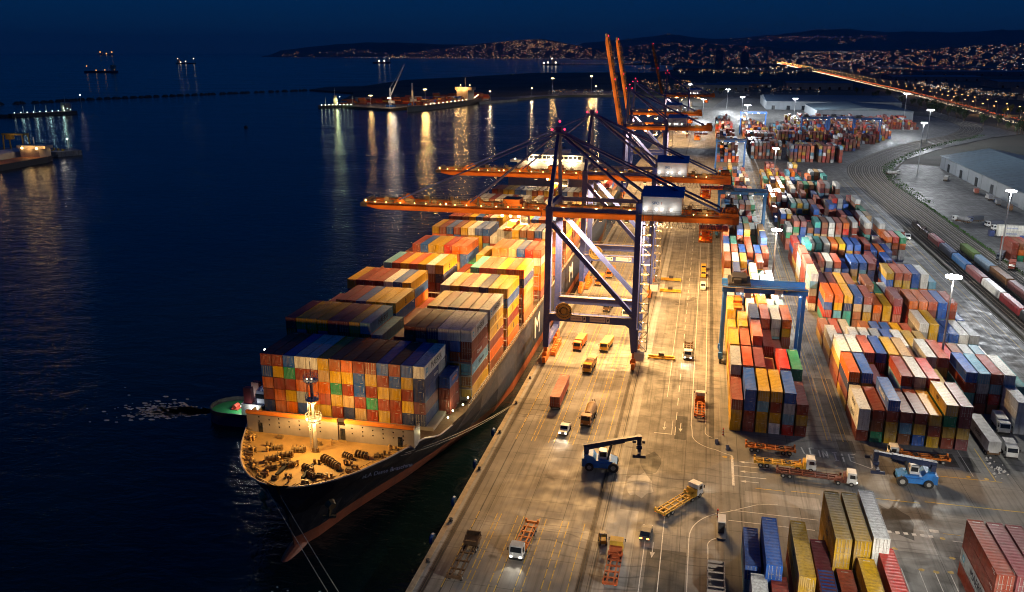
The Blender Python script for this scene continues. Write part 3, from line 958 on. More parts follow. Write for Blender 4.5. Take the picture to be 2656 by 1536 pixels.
tag(mass.build("container_stacks", M_CMASS), "containers standing in the stacks farther back and deeper inside", "containers", None, "stuff")
print("CONT", len(CONT), "main", len(MAIN), "min px", SIZES[MAIN[-1]], "visible", int((SIZES > 0).sum()))
# ------------------------------------------------------------------ the large container ship
M_HULL = paint("hull_paint", (.012, .014, .022), .5, dirt=.45, dscale=.12)
M_BOOT = paint("boot_topping", (.30, .075, .03), .6, dirt=.5, dscale=.3)
M_DECK = paint("ochre_deck", (.50, .29, .085), .65, dirt=.35, dscale=.35)
M_SHIPW = paint("ship_white", (.62, .60, .55), .5, dirt=.25, dscale=.4)
M_BUFF = paint("ship_buff_grey", (.30, .255, .215), .55, dirt=.3, dscale=.3)
M_ORNG = paint("orange_trim", (.78, .22, .03), .5, dirt=.15)
M_GEAR = paint("deck_gear", (.25, .165, .07), .5, .2, dirt=.5)
M_ROPE = paint("mooring_rope", (.40, .36, .29), .9, dirt=.3)
M_GLASS = paint("dark_glass", (.012, .016, .022), .08, dirt=.05, spec=.8)
M_BLACK = paint("tyre_black", (.018, .018, .018), .8, dirt=.2)
CX0 = -68.95
ship = thing("container_ship", "huge dark hulled container ship loaded high with containers along the quay", "ship", (CX0, 118, W))
def interp(tab, y):
    if y <= tab[0][0]: return tab[0][1]
    for (a, va), (b, vb) in zip(tab[:-1], tab[1:]):
        if y <= b: return va + (vb - va) * (y - a) / (b - a)
    return tab[-1][1]
TAB = {-7.0: [(121, .1), (126, 1.2), (140, 4.5), (160, 10.5), (180, 17), (205, 21.8)],
       -3.5: [(121.6, .1), (125.3, 2.2), (138.5, 5.8), (147.7, 9.6), (159, 12.9), (174, 17.5), (193, 21.8), (200, 22.4)],
       -1.0: [(121.4, .1), (125, 2.6), (138, 6.5), (147.7, 10.2), (157, 13.6), (171, 18.0), (187, 21.7), (198, 22.4)],
       4.0: [(120.4, .1), (124, 3.6), (132, 8.2), (141, 12.6), (152, 16.8), (165, 20.6), (178, 22.2), (190, 22.6)],
       8.5: [(118.6, .2), (119.8, 3.4), (124.6, 8.6), (131, 12.2), (139, 16.4), (148, 19.8), (159, 21.9), (170, 22.6)],
       11.6: [(117.5, .3), (117.9, 3.2), (119.6, 6.4), (121.9, 8.9), (125.5, 11.7), (131.2, 14.8), (138.5, 17.9), (144, 20.0), (154, 22.2), (165, 22.8)]}
ZL = sorted(TAB)
YS = [0, .006, .014, .025, .04, .06, .085, .115, .15, .19, .235, .29, .35, .42, .5, .65, .8, .9, .96, 1.0]
def half(z, y):
    if y > 400:
        t = (y - 400) / 72
        return interp(TAB[z], y) * (1 - .42 * max(0, t) ** 2.2 * (1.0 if z < 4 else .45))
    return interp(TAB[z], y)
def topz(y):      # sheer: forecastle forward, main deck aft of the breakwater
    return 11.6 if y < 141 else 11.6 - (y - 141) / 5 * 1.5 if y < 146 else 10.1
def hull_side(zs):
    b = MB()
    grid = {}
    for side in (-1, 1):
        vs, fs = [], []
        for z in zs:
            y0 = TAB[z][0][0]
            for s in YS:
                y = y0 + (472 - y0) * s
                zz = min(z, topz(y)) if z > 9 else z
                vs.append((side * half(z, y), y - 118, zz - W))
        n = len(YS)
        for j in range(len(zs) - 1):
            for i in range(n - 1):
                q = (j * n + i, j * n + i + 1, (j + 1) * n + i + 1, (j + 1) * n + i)
                fs.append(q if side > 0 else q[::-1])
        b.add(vs, fs)
    # stern plate
    for z0, z1 in zip(zs[:-1], zs[1:]):
        a, c = half(z0, 472), half(z1, 472)
        b.add([(-a, 354, z0 - W), (a, 354, z0 - W), (c, 354, min(z1, 10.1) - W), (-c, 354, min(z1, 10.1) - W)], [(0, 1, 2, 3)])
    return b
hull = hull_side([-1.0, 4.0, 8.5, 11.6]).build("hull", M_HULL, ship, smooth=False)
hull_side([-7.0, -3.5, -1.0]).build("boot_topping", M_BOOT, hull)
bb = MB()
for k in range(6):
    y0, y1 = -1.6 + k * 1.3, -1.6 + (k + 1) * 1.3
    f_ = lambda t: 1.75 * math.sqrt(max(.02, 1 - ((t - 6.2) / 8.0) ** 2))
    bb.tube((0, y0, -.8), (0, y1, -.8), f_(y0), f_(y1), 14, caps=(k == 0))
bb.build("bulbous_bow", M_BOOT, hull)
# decks
def deck_outline(z, ya, yb, inset, n=26):
    right = []
    for k in range(n + 1):
        y = ya + (yb - ya) * (k / n) ** 1.6
        right.append((max(.05, interp(TAB[11.6], y) - inset), y - 118))
    return right + [(-x, y) for x, y in reversed(right)]
fd = MB(); o_ = deck_outline(11.6, 118.3, 138.4, .55)
fd.add([(x, y, 11.2 - W) for x, y in o_], [tuple(range(len(o_)))])
fc = fd.build("forecastle_deck", M_DECK, ship)
md = MB(); o_ = deck_outline(11.6, 138.4, 471.5, .3, 30)
md.add([(x, y, 9.6 - W) for x, y in o_], [tuple(range(len(o_)))])
md.build("main_deck", paint("main_deck_paint", (.12, .075, .045), .7, dirt=.5), ship)
# bulwark with a pale rounded rail
bw = MB()
pts = []
y = 117.75
while y < 152:
    pts.append((interp(TAB[11.6], y), y)); y += .35 if y < 122 else 1.2
for side in (-1, 1):
    rl = MB()
    P3 = [(side * x, y - 118, topz(y) - W) for x, y in pts]
    for a, c in zip(P3[:-1], P3[1:]):
        rl.tube(a, c, .17, n=6, caps=False)
        ia, ic = (a[0] - side * .12, a[1] + .1, a[2]), (c[0] - side * .12, c[1] + .1, c[2])
        fl_ = lambda p: max(0.0, abs(p[0]) - .22 - .32 * (interp(TAB[11.6], p[1] + 118) - interp(TAB[8.5], p[1] + 118))) * side
        bw.add([ia, ic, (fl_(ic), ic[1] + .3, ic[2] - .95), (fl_(ia), ia[1] + .3, ia[2] - .95)], [(0, 1, 2, 3)])
    rl.build("bulwark_rail", paint("pale_rail", (.62, .48, .36), .5, dirt=.2), ship)
bw.build("bulwark", M_DECK, ship)
# stanchions inside the bulwark
stn = MB()
for k, (x, y) in enumerate(pts):
    if y < 140:
        for side in (-1, 1):
            p = Vector((side * (x - .3), y - 118 + .1, 11.2 - W)); q = Vector((side * (x - 1.5), y - 118 + .7, 11.2 - W))
            stn.bar(p + Vector((0, 0, .9)), q, .09, .12)
stn.build("bulwark_brace", M_GEAR, ship)
# breakwater: buff wall with an orange top edge and drain holes, one narrow gap with a dark door
BY = 137.2 - 118
bwl, bor, holes, drs = MB(), MB(), MB(), MB()
segs = [(-16.9, 2.6), (4.2, 18.3)]
for x0, x1 in segs:
    bwl.box(x0, x1, BY, BY + .3, 11.2 - W, 15.1 - W)
    bor.box(x0 - .02, x1 + .02, BY - .25, BY + .34, 15.1 - W, 15.75 - W)
bwl.box(2.6, 4.2, BY + .5, BY + .7, 11.2 - W, 14.2 - W)
bwl.box(18.0, 18.3, BY + .3, BY + 3.4, 11.2 - W, 15.0 - W)
bwl.box(-16.9, -16.6, BY + .3, BY + 3.4, 11.2 - W, 15.0 - W)
for i, x in enumerate((-14.2, -12, -9.9, -7.7, -5.5, -3.2, -1.1, 5.6, 7.8, 9.9, 12.0, 14.1, 16.1)):
    for z in (13.0, 14.1) if i % 2 else (12.7, 13.6, 14.5):
        holes.tube((x, BY - .012, z - W), (x, BY + .02, z - W), .16, n=10)
for x in (-14.0, 15.4):
    drs.box(x - .45, x + .45, BY - .05, BY, 11.25 - W, 13.3 - W)
drs.box(2.9, 3.9, BY + .42, BY + .5, 11.25 - W, 13.6 - W)
b_ = bwl.build("breakwater", M_BUFF, ship)
bor.build("orange_edge", M_ORNG, b_); holes.build("drain_hole", M_GLASS, b_)
for x in (0,):
    drs.build("breakwater_door", M_GLASS, b_)
# foremast with platforms and lit lamp
FM = (.35, 132.0 - 118, 11.2 - W)
mast = MB()
mast.tube(FM, (FM[0], FM[1], FM[2] + 15), .42, .24, 10)
mast.tube((FM[0], FM[1], FM[2] + 15), (FM[0], FM[1], FM[2] + 18.2), .10, .06, 6)
for dx in (-.75, -.45):
    mast.bar((FM[0] + dx, FM[1] - .5, FM[2]), (FM[0] + dx, FM[1] - .5, FM[2] + 14.5), .07)
for k in range(38):
    mast.bar((FM[0] - .75, FM[1] - .5, FM[2] + .3 + k * .38), (FM[0] - .45, FM[1] - .5, FM[2] + .3 + k * .38), .05)
mo = mast.build("foremast", paint("mast_white", (.34, .31, .27), .5, dirt=.3), ship)
for z, r_ in ((6.6, 1.5), (10.6, 1.25), (14.4, 1.35)):
    pl = MB()
    pl.tube((FM[0], FM[1], FM[2] + z), (FM[0], FM[1], FM[2] + z + .1), r_, n=14)
    for h in (.55, 1.05):
        for k in range(14):
            a, c = 2 * PI * k / 14, 2 * PI * (k + 1) / 14
            pl.bar((FM[0] + r_ * math.cos(a), FM[1] + r_ * math.sin(a), FM[2] + z + h), (FM[0] + r_ * math.cos(c), FM[1] + r_ * math.sin(c), FM[2] + z + h), .05)
    for k in range(14):
        a = 2 * PI * k / 14
        pl.bar((FM[0] + r_ * math.cos(a), FM[1] + r_ * math.sin(a), FM[2] + z), (FM[0] + r_ * math.cos(a), FM[1] + r_ * math.sin(a), FM[2] + z + 1.05), .05)
    pl.bar((FM[0] + r_, FM[1], FM[2] + z), (FM[0], FM[1], FM[2] + z - 1.2), .12)
    pl.bar((FM[0] - r_, FM[1], FM[2] + z), (FM[0], FM[1], FM[2] + z - 1.2), .12)
    pl.build("mast_platform", M_SHIPW, mo)
lamps_ = MB()
for dx, dz in ((-.9, 6.9), (.8, 6.7)):
    lamps_.sphere((FM[0] + dx, FM[1] - .9, FM[2] + dz), .22)
for dx, dz in ((-.5, 14.9), (.5, 15.0)):
    lamps_.sphere((FM[0] + dx, FM[1] - .6, FM[2] + dz), .15)
lamps_.build("deck_lamp", glow("lamp_mastwarm", WARM, 7), mo)
# windlasses, winches, bollards, hatches, vents on the forecastle
random.seed(11)
def winch(x, y, a, s=1.0):
    b = MB()
    c, d = math.cos(a), math.sin(a)
    def T(u, v, z): return (x + u * c - v * d, y + u * d + v * c, 11.2 - W + z)
    b.tube(T(-1.1 * s, 0, .75 * s), T(1.1 * s, 0, .75 * s), .42 * s, n=12)
    for u in (-1.15, -.4, .4, 1.15):
        b.tube(T(u * s - .06, 0, .75 * s), T(u * s + .06, 0, .75 * s), .78 * s, n=12)
    b.bar(T(-1.5 * s, -.4, .15), T(1.5 * s, -.4, .15), .22); b.bar(T(-1.5 * s, .4, .15), T(1.5 * s, .4, .15), .22)
    b.bar(T(1.35 * s, 0, 0), T(1.35 * s, 0, 1.25 * s), .6 * s, .5 * s)
    return b
for x, y, a, s in ((-4.2, 128.2, .5, 1.0), (4.6, 128.0, -.5, 1.0), (-1.9, 125.0, .3, .8), (2.3, 124.6, -.3, .8), (-7.2, 130.8, .4, .75), (7.4, 130.6, -.4, .75), (-6.0, 126.4, .6, .9), (6.6, 126.8, -.6, .9), (9.8, 131.5, -.2, .9), (-2.8, 130.9, .2, .9), (-4.4, 123.4, .5, .7), (4.0, 122.6, -.5, .7)):
    winch(x, y - 118, a, s).build("mooring_winch", M_GEAR, ship)
wd = MB()
for x in (-2.2, 2.9):
    wd.bar((x, 120.8 - 118 + .5, 11.5 - W), (x * .9, 126 - 118, 11.7 - W), .55, .35)
wd.build("anchor_chain", M_BLACK, ship)
for k in range(64):
    y = random.uniform(119.6, 136)
    hb = interp(TAB[11.6], y) - 1.6
    x = random.choice((-1, 1)) * (hb - random.uniform(0, 1.2)) if k < 40 else random.uniform(-hb, hb) * .8
    b = MB()
    kind = k % 3
    z = 11.2 - W
    if kind == 0:
        for d in (-.45, .45): b.tube((x + d, y - 118, z), (x + d, y - 118, z + .85), .22, .26, 9)
        b.box(x - .8, x + .8, y - 118 - .3, y - 118 + .3, z, z + .12)
        b.build("bitts", M_GEAR, ship)
    elif kind == 1:
        b.tube((x, y - 118, z), (x, y - 118, z + .9), .16, n=8); b.tube((x, y - 118, z + .9), (x, y - 118, z + 1.15), .34, .2, 10)
        b.build("mushroom_vent", M_DECK, ship)
    else:
        b.box(x - .55, x + .55, y - 118 - .4, y - 118 + .4, z, z + .5); b.tube((x - .5, y - 118, z + .55), (x + .5, y - 118, z + .55), .2, n=8)
        b.build("roller_fairlead", M_GEAR, ship)
# hatch coaming and lashing bridges between the bays
lash = [(164.0, 22), (180.0, 22), (197.0, 22), (215.5, 22), (239.5, 22), (264, 22), (288.5, 20), (308, 20), (328, 20), (350.5, 20)]
for y, h in lash:
    b = MB()
    for k in range(18):
        x = -22.1 + k * 2.6
        b.bar((x, y - 118 + .2, 9.6 - W), (x, y - 118 + .2, 9.6 - W + (9.5 if 2 < k < 15 else 10.5)), .16)
    for z in (3.2, 6.2, 9.2):
        b.box(-22.2, 22.2, y - 118 - .25, y - 118 + .65, 9.6 - W + z, 9.6 - W + z + .1)
        b.bar((-22.2, y - 118 - .25, 9.6 - W + z + 1), (22.2, y - 118 - .25, 9.6 - W + z + 1), .06)
    b.build("lashing_bridge", M_BUFF, ship)
co = MB()
for y0, L in ((148.4, 14.8), (165.0, 30), (199.4, 14.4), (219.2, 14.4), (244.2, 14), (271.8, 14), (291.8, 14), (311.3, 14), (331.3, 14), (356.3, 14)):
    co.box(-21 if y0 > 150 else -18.4, 21 if y0 > 150 else 18.4, y0 - 118, y0 - 118 + L, 9.6 - W, 10.36 - W)
    if y0 > 150:
        k = 0
        while k * 2.6 < L:
            for sx in (-1, 1):
                co.box(sx * 22.0 - .12, sx * 22.0 + .12, y0 - 118 + k * 2.6, y0 - 118 + k * 2.6 + .3, 9.6 - W, 10.4 - W)
            k += 1
co.build("hatch_cover", M_BUFF, ship)
# side rail of the main deck
sr = MB()
for side in (-1, 1):
    for z in (.5, 1.0):
        sr.bar((side * 22.55, 160 - 118, 10.1 - W + z), (side * 22.75, 400 - 118, 10.1 - W + z), .05)
    y = 160
    while y < 400:
        sr.bar((side * 22.6, y - 118, 10.1 - W), (side * 22.6, y - 118, 10.1 - W + 1), .05); y += 2.4
sr.build("deck_rail", M_SHIPW, ship)
# starboard walkway lamps and small lit machinery near bay one
wl_ = MB()
for y in (152, 155.5, 159.0, 163):
    wl_.sphere((20.4 if y < 158 else 21.6, y - 118, 11.3 - W), .2)
wl_.build("walkway_lamp", glow("lamp_pale", (.95, 1, .6), 14), ship)
# accommodation block
ac = MB()
AY = 392 - 118
ac.box(-18.5, 18.5, AY, AY + 15, 9.6 - W, 33.5 - W)
ac.box(-22.5, 22.5, AY + 2, AY + 8, 33.5 - W, 34.4 - W)
ao = ac.build("accommodation_block", M_SHIPW, ship)
br_ = MB(); br_.box(-13, 13, AY + .6, AY + 9, 34.4 - W, 37.4 - W); br_.box(-6, 6, AY + 3, AY + 9, 37.4 - W, 39.5 - W)
bo = br_.build("wheelhouse", M_SHIPW, ao)
bwn = MB()
for k in range(12):
    bwn.box(-12.5 + k * 2.1, -10.9 + k * 2.1, AY + .55, AY + .6, 35.5 - W, 36.8 - W)
bwn.build("wheelhouse_window", M_GLASS, bo)
for row in range(6):
    b = MB()
    for k in range(8):
        b.box(-15.5 + k * 4.2, -14.9 + k * 4.2, AY - .03, AY, 13 + row * 3.2 - W, 13.9 + row * 3.2 - W)
    b.build("cabin_window", M_GLASS, ao)
rm = MB()
rm.tube((0, AY + 5, 39.5 - W), (0, AY + 5, 50 - W), .5, .25, 8)
for z, ww in ((43, 3.2), (46, 2.2), (48.5, 1.4)): rm.bar((-ww, AY + 5, z - W), (ww, AY + 5, z - W), .25)
for sx in (-1, 1): rm.tube((sx * 14.5, AY + 4, 34.4 - W), (sx * 14.5, AY + 4, 41 - W), .2, n=6)
rm.build("radar_mast", M_SHIPW, ao)
fn = MB(); fn.box(-4, 4, AY + 18, AY + 26, 9.6 - W, 36 - W); fn.tube((0, AY + 22, 36 - W), (0, AY + 22, 39 - W), 1.5, n=10)
fn.build("funnel", M_BUFF, ship)
bl = MB()
for x in (-11, -6.5, -2, 3, 8, 12): bl.sphere((x, AY + .2, 34.8 - W), .38)
for x in (-20, 20): bl.sphere((x, AY + 2, 35.0 - W), .3)
bl.build("bridge_lamp", glow("lamp_warm", WARM, 18), ao)
# writing on the hull
lettering("lettering", "SLA Dame Braschina", M_INKW, hull, (14.75, 131.7 - 118, 8.95 - W), (R(68), 0, R(42)), .95, .02, shear=.35, sx=1.25)
for y, s in ((235.2, 9.4), (300.0, 9.0)):
    lettering("lettering", "M", M_INKW, hull, (22.78, y - 118, 4.6 - W), (PI / 2, 0, PI / 2), s, .03, sx=1.25)
# anchor in its pocket
for sx in (-1, 1):
    an = MB()
    an.tube((sx * 6.4, 124.2 - 118, 5.4 - W), (sx * 7.2, 123.6 - 118, 5.0 - W), 1.0, .8, 10)
    an.bar((sx * 6.9, 123.5 - 118, 5.4 - W), (sx * 6.2, 123.9 - 118, 2.6 - W), .45)
    an.bar((sx * 5.2, 123.4 - 118, 2.8 - W), (sx * 7.4, 124.4 - 118, 2.6 - W), .5)
    an.build("anchor", M_GEAR, ship)
# mooring lines
def rope(name, p, q, sag, label, cat="rope", r_=.055):
    b = MB(); n = 18
    P = [Vector(p).lerp(Vector(q), k / n) - Vector((0, 0, sag * 4 * (k / n) * (1 - k / n))) for k in range(n + 1)]
    b.path(P, r_, 5)
    return tag(b.build(name, M_ROPE), label, cat)
rope("mooring_line", (-72.2, 119.5, 9.6), (-56.9, 110.5, -3.4), .25, "seaward of two pale mooring lines running down from the bow")
rope("mooring_line", (-68.9, 118.2, 9.4), (-55.4, 111.2, -3.4), .25, "inner of two pale mooring lines running down from the bow")
rope("mooring_line", (-52.2, 136.2, 10.6), (-41.9, 187, .5), 1.1, "upper long mooring line from the bow to the quay")
rope("mooring_line", (-52.8, 135.2, 10.4), (-41.9, 187, .4), 1.5, "lower long mooring line from the bow to the quay")
# lights aboard
for dx, dz, pw in ((-1.6, 17.6, 900), (1.6, 17.6, 900), (-1.3, 21.6, 1000), (1.3, 21.6, 1000)):
    flood("deck_light", (CX0 + FM[0] + dx, 130.4, dz), (1, .60, .19), pw * 2.0, .3, 1.2, 5.0, cone=150)
    spot("deck_beam", (CX0 + FM[0] + dx, 133.2, dz), (CX0 + FM[0] + dx * 7, 149, 17.0), (1, .56, .18), pw * 8.0, 105, .9, .3)
for x in (-11, -2, 8): point("bridge_light", (CX0 + x, 391.0, 35), WARM, 5000, .6)
point("walkway_light", (CX0 + 20.3, 156.5, 12.0), (1, .95, .5), 260, .25)
point("walkway_light", (CX0 + 19.0, 142.5, 12.2), (1, .85, .4), 200, .25)
# ------------------------------------------------------------------ ship-to-shore cranes
M_CBLUE = paint("crane_blue", (.032, .055, .23), .45, dirt=.3, dscale=.25)
M_CORNG = paint("crane_orange", (.66, .19, .02), .5, dirt=.25, dscale=.25)
M_GREYW = paint("house_white", (.56, .56, .56), .5, dirt=.25, dscale=.3)
M_ROOFB = paint("roof_blue", (.04, .21, .52), .5, dirt=.25)
M_WALK = paint("walkway_steel", (.20, .17, .13), .6, .3, dirt=.5)
M_CABLE = paint("cable_steel", (.05, .05, .065), .5, .4, dirt=.3)
G_SODIUM = glow("lamp_sodium", (1.0, .52, .14), 14)
G_WHITE = glow("lamp_white", (1, .96, .86), 14)
G_RED = glow("lamp_red", RED, 9)
M_PANEL = paint("sign_panel", (.55, .50, .47), .5, dirt=.15)
M_SMUDGE = paint("sign_lettering", (.22, .16, .15), .6, dirt=.1)
BX = 24.8          # landside rail from the waterside rail
FY = 8.6           # half width of the portal along the quay
def part(name, mb, mat, par, **kw):
    return mb.build(name, mat, par, **kw)
def make_crane(label, x, y, boom_up=0.0, signs=True, small=False):
    t = thing("quay_crane", label, "crane", (x, y, 0), 0, "ship-to-shore cranes along the quay")
    # bogies and sill beams
    for bx in (0, BX):
        b = MB(); b.box(bx - .7, bx + .7, -FY, FY, 4.2, 5.6)
        part("sill_beam", b, M_CBLUE, t)
        for by in (-FY, FY):
            g = MB()
            for k in (-2.7, -.9, .9, 2.7):
                g.box(bx - .45, bx + .45, by + k - .75, by + k + .75, .45, 1.9)
                g.tube((bx - .5, by + k, .55), (bx + .5, by + k, .55), .5, n=10)
            g.box(bx - .55, bx + .55, by - 1.9, by - .1, 1.9, 2.9); g.box(bx - .55, bx + .55, by + .1, by + 1.9, 1.9, 2.9)
            g.box(bx - .5, bx + .5, by - .9, by + .9, 2.9, 4.2)
            g.box(bx - .9, bx - .45, by - 1.4, by - .4, 1.2, 2.4)
            part("bogie", g, M_CORNG, t)
    # legs
    for by, s in ((-FY, -1), (FY, 1)):
        b = MB(); b.bar((0, by, 4.2), (.25, by, 14), 1.6, 2.0, 1.75, 1.9); b.bar((.25, by, 14), (.5, by * .99, 44.2), 1.7, 1.9)
        part("leg", b, M_CBLUE, t)
        b = MB(); b.bar((BX - .0, by, 4.2), (BX - .35, by, 11), 1.6, 1.4, 2.4, 1.6); b.bar((BX - .35, by, 11), (BX - .3, by * .99, 46), 1.5, 1.5)
        part("leg", b, M_CBLUE, t)
        # portal beam with haunches
        b = MB()
        b.prismy([(.0, 14.25), (.2, 12.0), (.8, 10.3), (1.0, 11.4), (1.7, 12.1), (BX - 2.6, 12.1), (BX - 1.6, 11.3), (BX - 1.2, 9.6), (BX, 9.6), (BX, 14.25)], by - .75, by + .75)
        pb = part("portal_beam", b, M_CBLUE, t)
        b = MB(); b.bar((1.1, by, 39.6), (BX - .9, by, 15.0), 1.2, 1.2); part("brace", b, M_CBLUE, t)
        b = MB(); b.box(.5, BX - .3, by * .99 - .5, by * .99 + .5, 43.0, 44.0); part("upper_beam", b, M_CBLUE, t)
        # walkway on the portal beam
        b = MB()
        for h in (.55, 1.1): b.bar((.8, by - .95, 14.3 + h), (BX - .8, by - .95, 14.3 + h), .07)
        for k in range(14): b.bar((.8 + k * 1.75, by - .95, 14.3), (.8 + k * 1.75, by - .95, 15.4), .06)
        b.box(.8, BX - .8, by - 1.3, by - .78, 14.2, 14.3)
        part("handrail", b, M_WALK, pb)
        if s < 0 and signs:
            for x0, x1, c0, c1 in ((7.0, 10.2, 10.4, 11.25), (12.35, 16.7, 16.95, 17.85)):
                b = MB(); b.box(x0, x1, by - .81, by - .76, 12.55, 13.85)
                sp_ = part("sign", b, M_PANEL, pb)
                b = MB()
                xx = x0 + .25
                random.seed(int(x0 * 10))
                while xx < x1 - .4:
                    ww = random.uniform(.18, .3); hh = random.uniform(.35, .6)
                    for st in range(2):
                        b.box(xx + st * ww * .6, xx + st * ww * .6 + .07, by - .825, by - .81, 13.0, 13.0 + hh * (1 if st else .8))
                    b.box(xx, xx + ww, by - .825, by - .81, 13.0 + hh * .45, 13.06 + hh * .45); xx += ww + .14
                part("sign_lettering", b, M_SMUDGE, sp_)
                b = MB(); b.box(c0, c1, by - .81, by - .76, 12.5, 13.9)
                sp2 = part("sign", b, M_SHIPW, pb)
                b = MB(); m_ = (c0 + c1) / 2; b.prismy([(m_ - .2, 12.7), (m_ + .28, 13.2), (m_ + .05, 13.75), (m_ - .25, 13.35)], by - .83, by - .81)
                part("sign_emblem", b, M_BLACK, sp2)
    for bx in (.5, BX - .3):
        b = MB(); b.box(bx - .6, bx + .6, -FY * .99 + .6, FY * .99 - .6, 43.2, 44.6); part("cross_beam", b, M_CBLUE, t)
    # A-frame
    ap = (1.4, 0, 63.2)
    for s in (-1, 1):
        b = MB(); b.bar((.55, s * FY * .98, 44.2), (ap[0], s * 1.0, ap[2]), 1.05, 1.05, .85, .85); part("mast_leg", b, M_CBLUE, t)
        b = MB(); b.tube((ap[0] + .4, s * 1.3, ap[2] - .2), (BX - .3, s * (FY - .4), 46.2), .46, n=8); part("back_strut", b, M_CBLUE, t)
        b = MB(); b.tube((ap[0] + .4, s * .9, ap[2] + .2), (BX + 20.6, s * 3.2, 43.6), .25, n=6); b.tube((ap[0] + .4, s * .9 + s * .9, ap[2] + .1), (BX + 20.6, s * 4.3, 43.6), .25, n=6)
        part("backstay", b, M_CBLUE, t)
    b = MB(); b.box(ap[0] - 1.5, ap[0] + 1.7, -2.4, 2.4, ap[2] - .2, ap[2] + .15); b.box(ap[0] - .8, ap[0] + .8, -1.6, 1.6, ap[2] + .15, ap[2] + 1.6)
    for k in range(5):
        b.bar((ap[0] - 1.5 + k * .8, -2.4, ap[2] + .1), (ap[0] - 1.5 + k * .8, -2.4, ap[2] + 1.2), .06)
    b.bar((ap[0] - 1.5, -2.4, ap[2] + 1.2), (ap[0] + 1.7, -2.4, ap[2] + 1.2), .06)
    b.bar((ap[0], 0, ap[2] + 1.6), (ap[0], 0, ap[2] + 2.9), .12)
    hd = part("mast_head", b, M_CBLUE, t)
    for p in ((ap[0] - 1.6, -2.2, ap[2] + .8), (ap[0] + .1, 0, ap[2] + 2.9), (ap[0] + 1.7, -1.6, ap[2] + .9)):
        b = MB(); b.sphere(p, .27, 6, 4); part("warning_light", b, G_RED, hd)
    # girder (two rails of box section joined by ties)
    def girder(x0, x1, taper=False):
        b = MB()
        for s in (-1, 1):
            if taper:
                b.prismy([(x0, 41.3), (x0 + 4, 40.55), (x1, 40.45), (x1, 42.5), (x0, 42.5)], s * 3.6 - .55, s * 3.6 + .55)
            else:
                b.box(x0, x1, s * 3.6 - .55, s * 3.6 + .55, 40.45, 42.5)
        k = x0 + 1.5
        while k < x1:
            b.box(k - .2, k + .2, -3.05, 3.05, 41.5, 42.3); k += 7.5
        return b
    def clutter(x0, x1, b, dz=0):
        for s in (-1, 1):
            yy = s * 4.5
            b.box(x0, x1, yy - .35, yy + .35, 42.42, 42.5)
            for h in (.5, 1.05): b.bar((x0, yy + s * .35, 42.5 + h), (x1, yy + s * .35, 42.5 + h), .065)
            k = x0
            while k < x1:
                b.bar((k, yy + s * .35, 42.5), (k, yy + s * .35, 43.55), .06); k += 1.7
        b.box(x0, x1, 3.9, 4.2, 42.5, 42.75)
        rq = random.Random(int(x0 * 7) + 99)
        k = x0 + .6
        while k < x1 - 1:
            hh = rq.uniform(.3, 1.5); yy = rq.choice((-4.1, -3.3, -2.4, 3.4))
            b.box(k, k + rq.uniform(.4, 1.6), yy - .3, yy + .3, 42.5, 42.5 + hh)
            if rq.random() < .3: b.bar((k, yy, 42.5), (k + .8, yy, 44.6), .12); b.bar((k + .8, yy, 44.6), (k + 1.9, yy, 43.2), .1)
            k += rq.uniform(.7, 1.9)
        return b
    gd = part("girder", girder(-2.4, BX + 24), M_CORNG, t)
    part("walkway", clutter(-2, BX + 23, MB()), M_WALK, gd)
    L_BOOM = 52.0
    if boom_up:
        bo = bpy.data.objects.new("boom", girder(-2.4 - L_BOOM, -2.6, True).mesh("boom", M_CORNG))
        COL.objects.link(bo); bo.parent = t
        # hinge at (-2.4, 0, 42): rotate about the y axis
        hinge = Vector((-2.4, 0, 42.0))
        Rm = Matrix.Translation(hinge) @ Matrix.Rotation(R(boom_up), 4, "Y") @ Matrix.Translation(-hinge)
        bo.matrix_local = Rm
    else:
        bo = part("boom", girder(-2.4 - L_BOOM, -2.6, True), M_CORNG, t)
        for s in (-1, 1):
            for fx in (-23.0, -44.0):
                b = MB(); b.tube((ap[0] - .4, s * 1.0, ap[2]), (fx, s * 3.6, 43.6), .22, n=6); b.tube((ap[0] - .4, s * 1.6, ap[2]), (fx, s * 4.3, 43.6), .22, n=6)
                part("forestay", b, M_CBLUE, t)
        b = MB()
        for fx in (-23.0, -44.0):
            b.prismy([(fx - 2, 42.5), (fx + 2, 42.5), (fx + .3, 44.2), (fx - .3, 44.2)], -3.9, -3.3); b.prismy([(fx - 2, 42.5), (fx + 2, 42.5), (fx + .3, 44.2), (fx - .3, 44.2)], 3.3, 3.9)
        part("stay_bracket", b, M_CORNG, bo)
    kb = clutter(-2.4 - L_BOOM + 1, -3, MB())
    kb.box(-56.0, -54.0, -4.4, 4.4, 41.2, 42.4); kb.box(-55.6, -54.4, -3, 3, 42.4, 43.2)
    bwk = part("walkway", kb, M_WALK, bo)
    for p in ((-54.6, -3.6, 42.9), (-30, -4.3, 42.9)):
        b = MB(); b.sphere(p, .26, 6, 4)
        part("warning_light", b, G_RED if boom_up else G_SODIUM, bo)
    # girder floodlights along the walkways
    if not small:
        for host, xs in ((bo, range(-52, -3, 4)), (gd, range(2, 46, 4))):
            if boom_up and host is bo: continue
            for k in xs:
                b = MB(); b.sphere((k + (k % 3) * .3, -4.35, 42.75), .17, 6, 4)
                part("walkway_lamp", b, G_SODIUM, host)
    # trolley, cabin, ropes and head block
    tx = -11.5 if not boom_up else 14
    b = MB(); b.box(tx - 3.2, tx + 3.2, -3.0, 3.0, 42.3, 43.4); b.box(tx - 2.4, tx + 2.4, -2.6, 2.6, 43.4, 44.6); b.box(tx - 3.0, tx - 1.0, -2.7, 2.7, 39.6, 40.5)
    tr = part("trolley", b, M_CORNG, t)
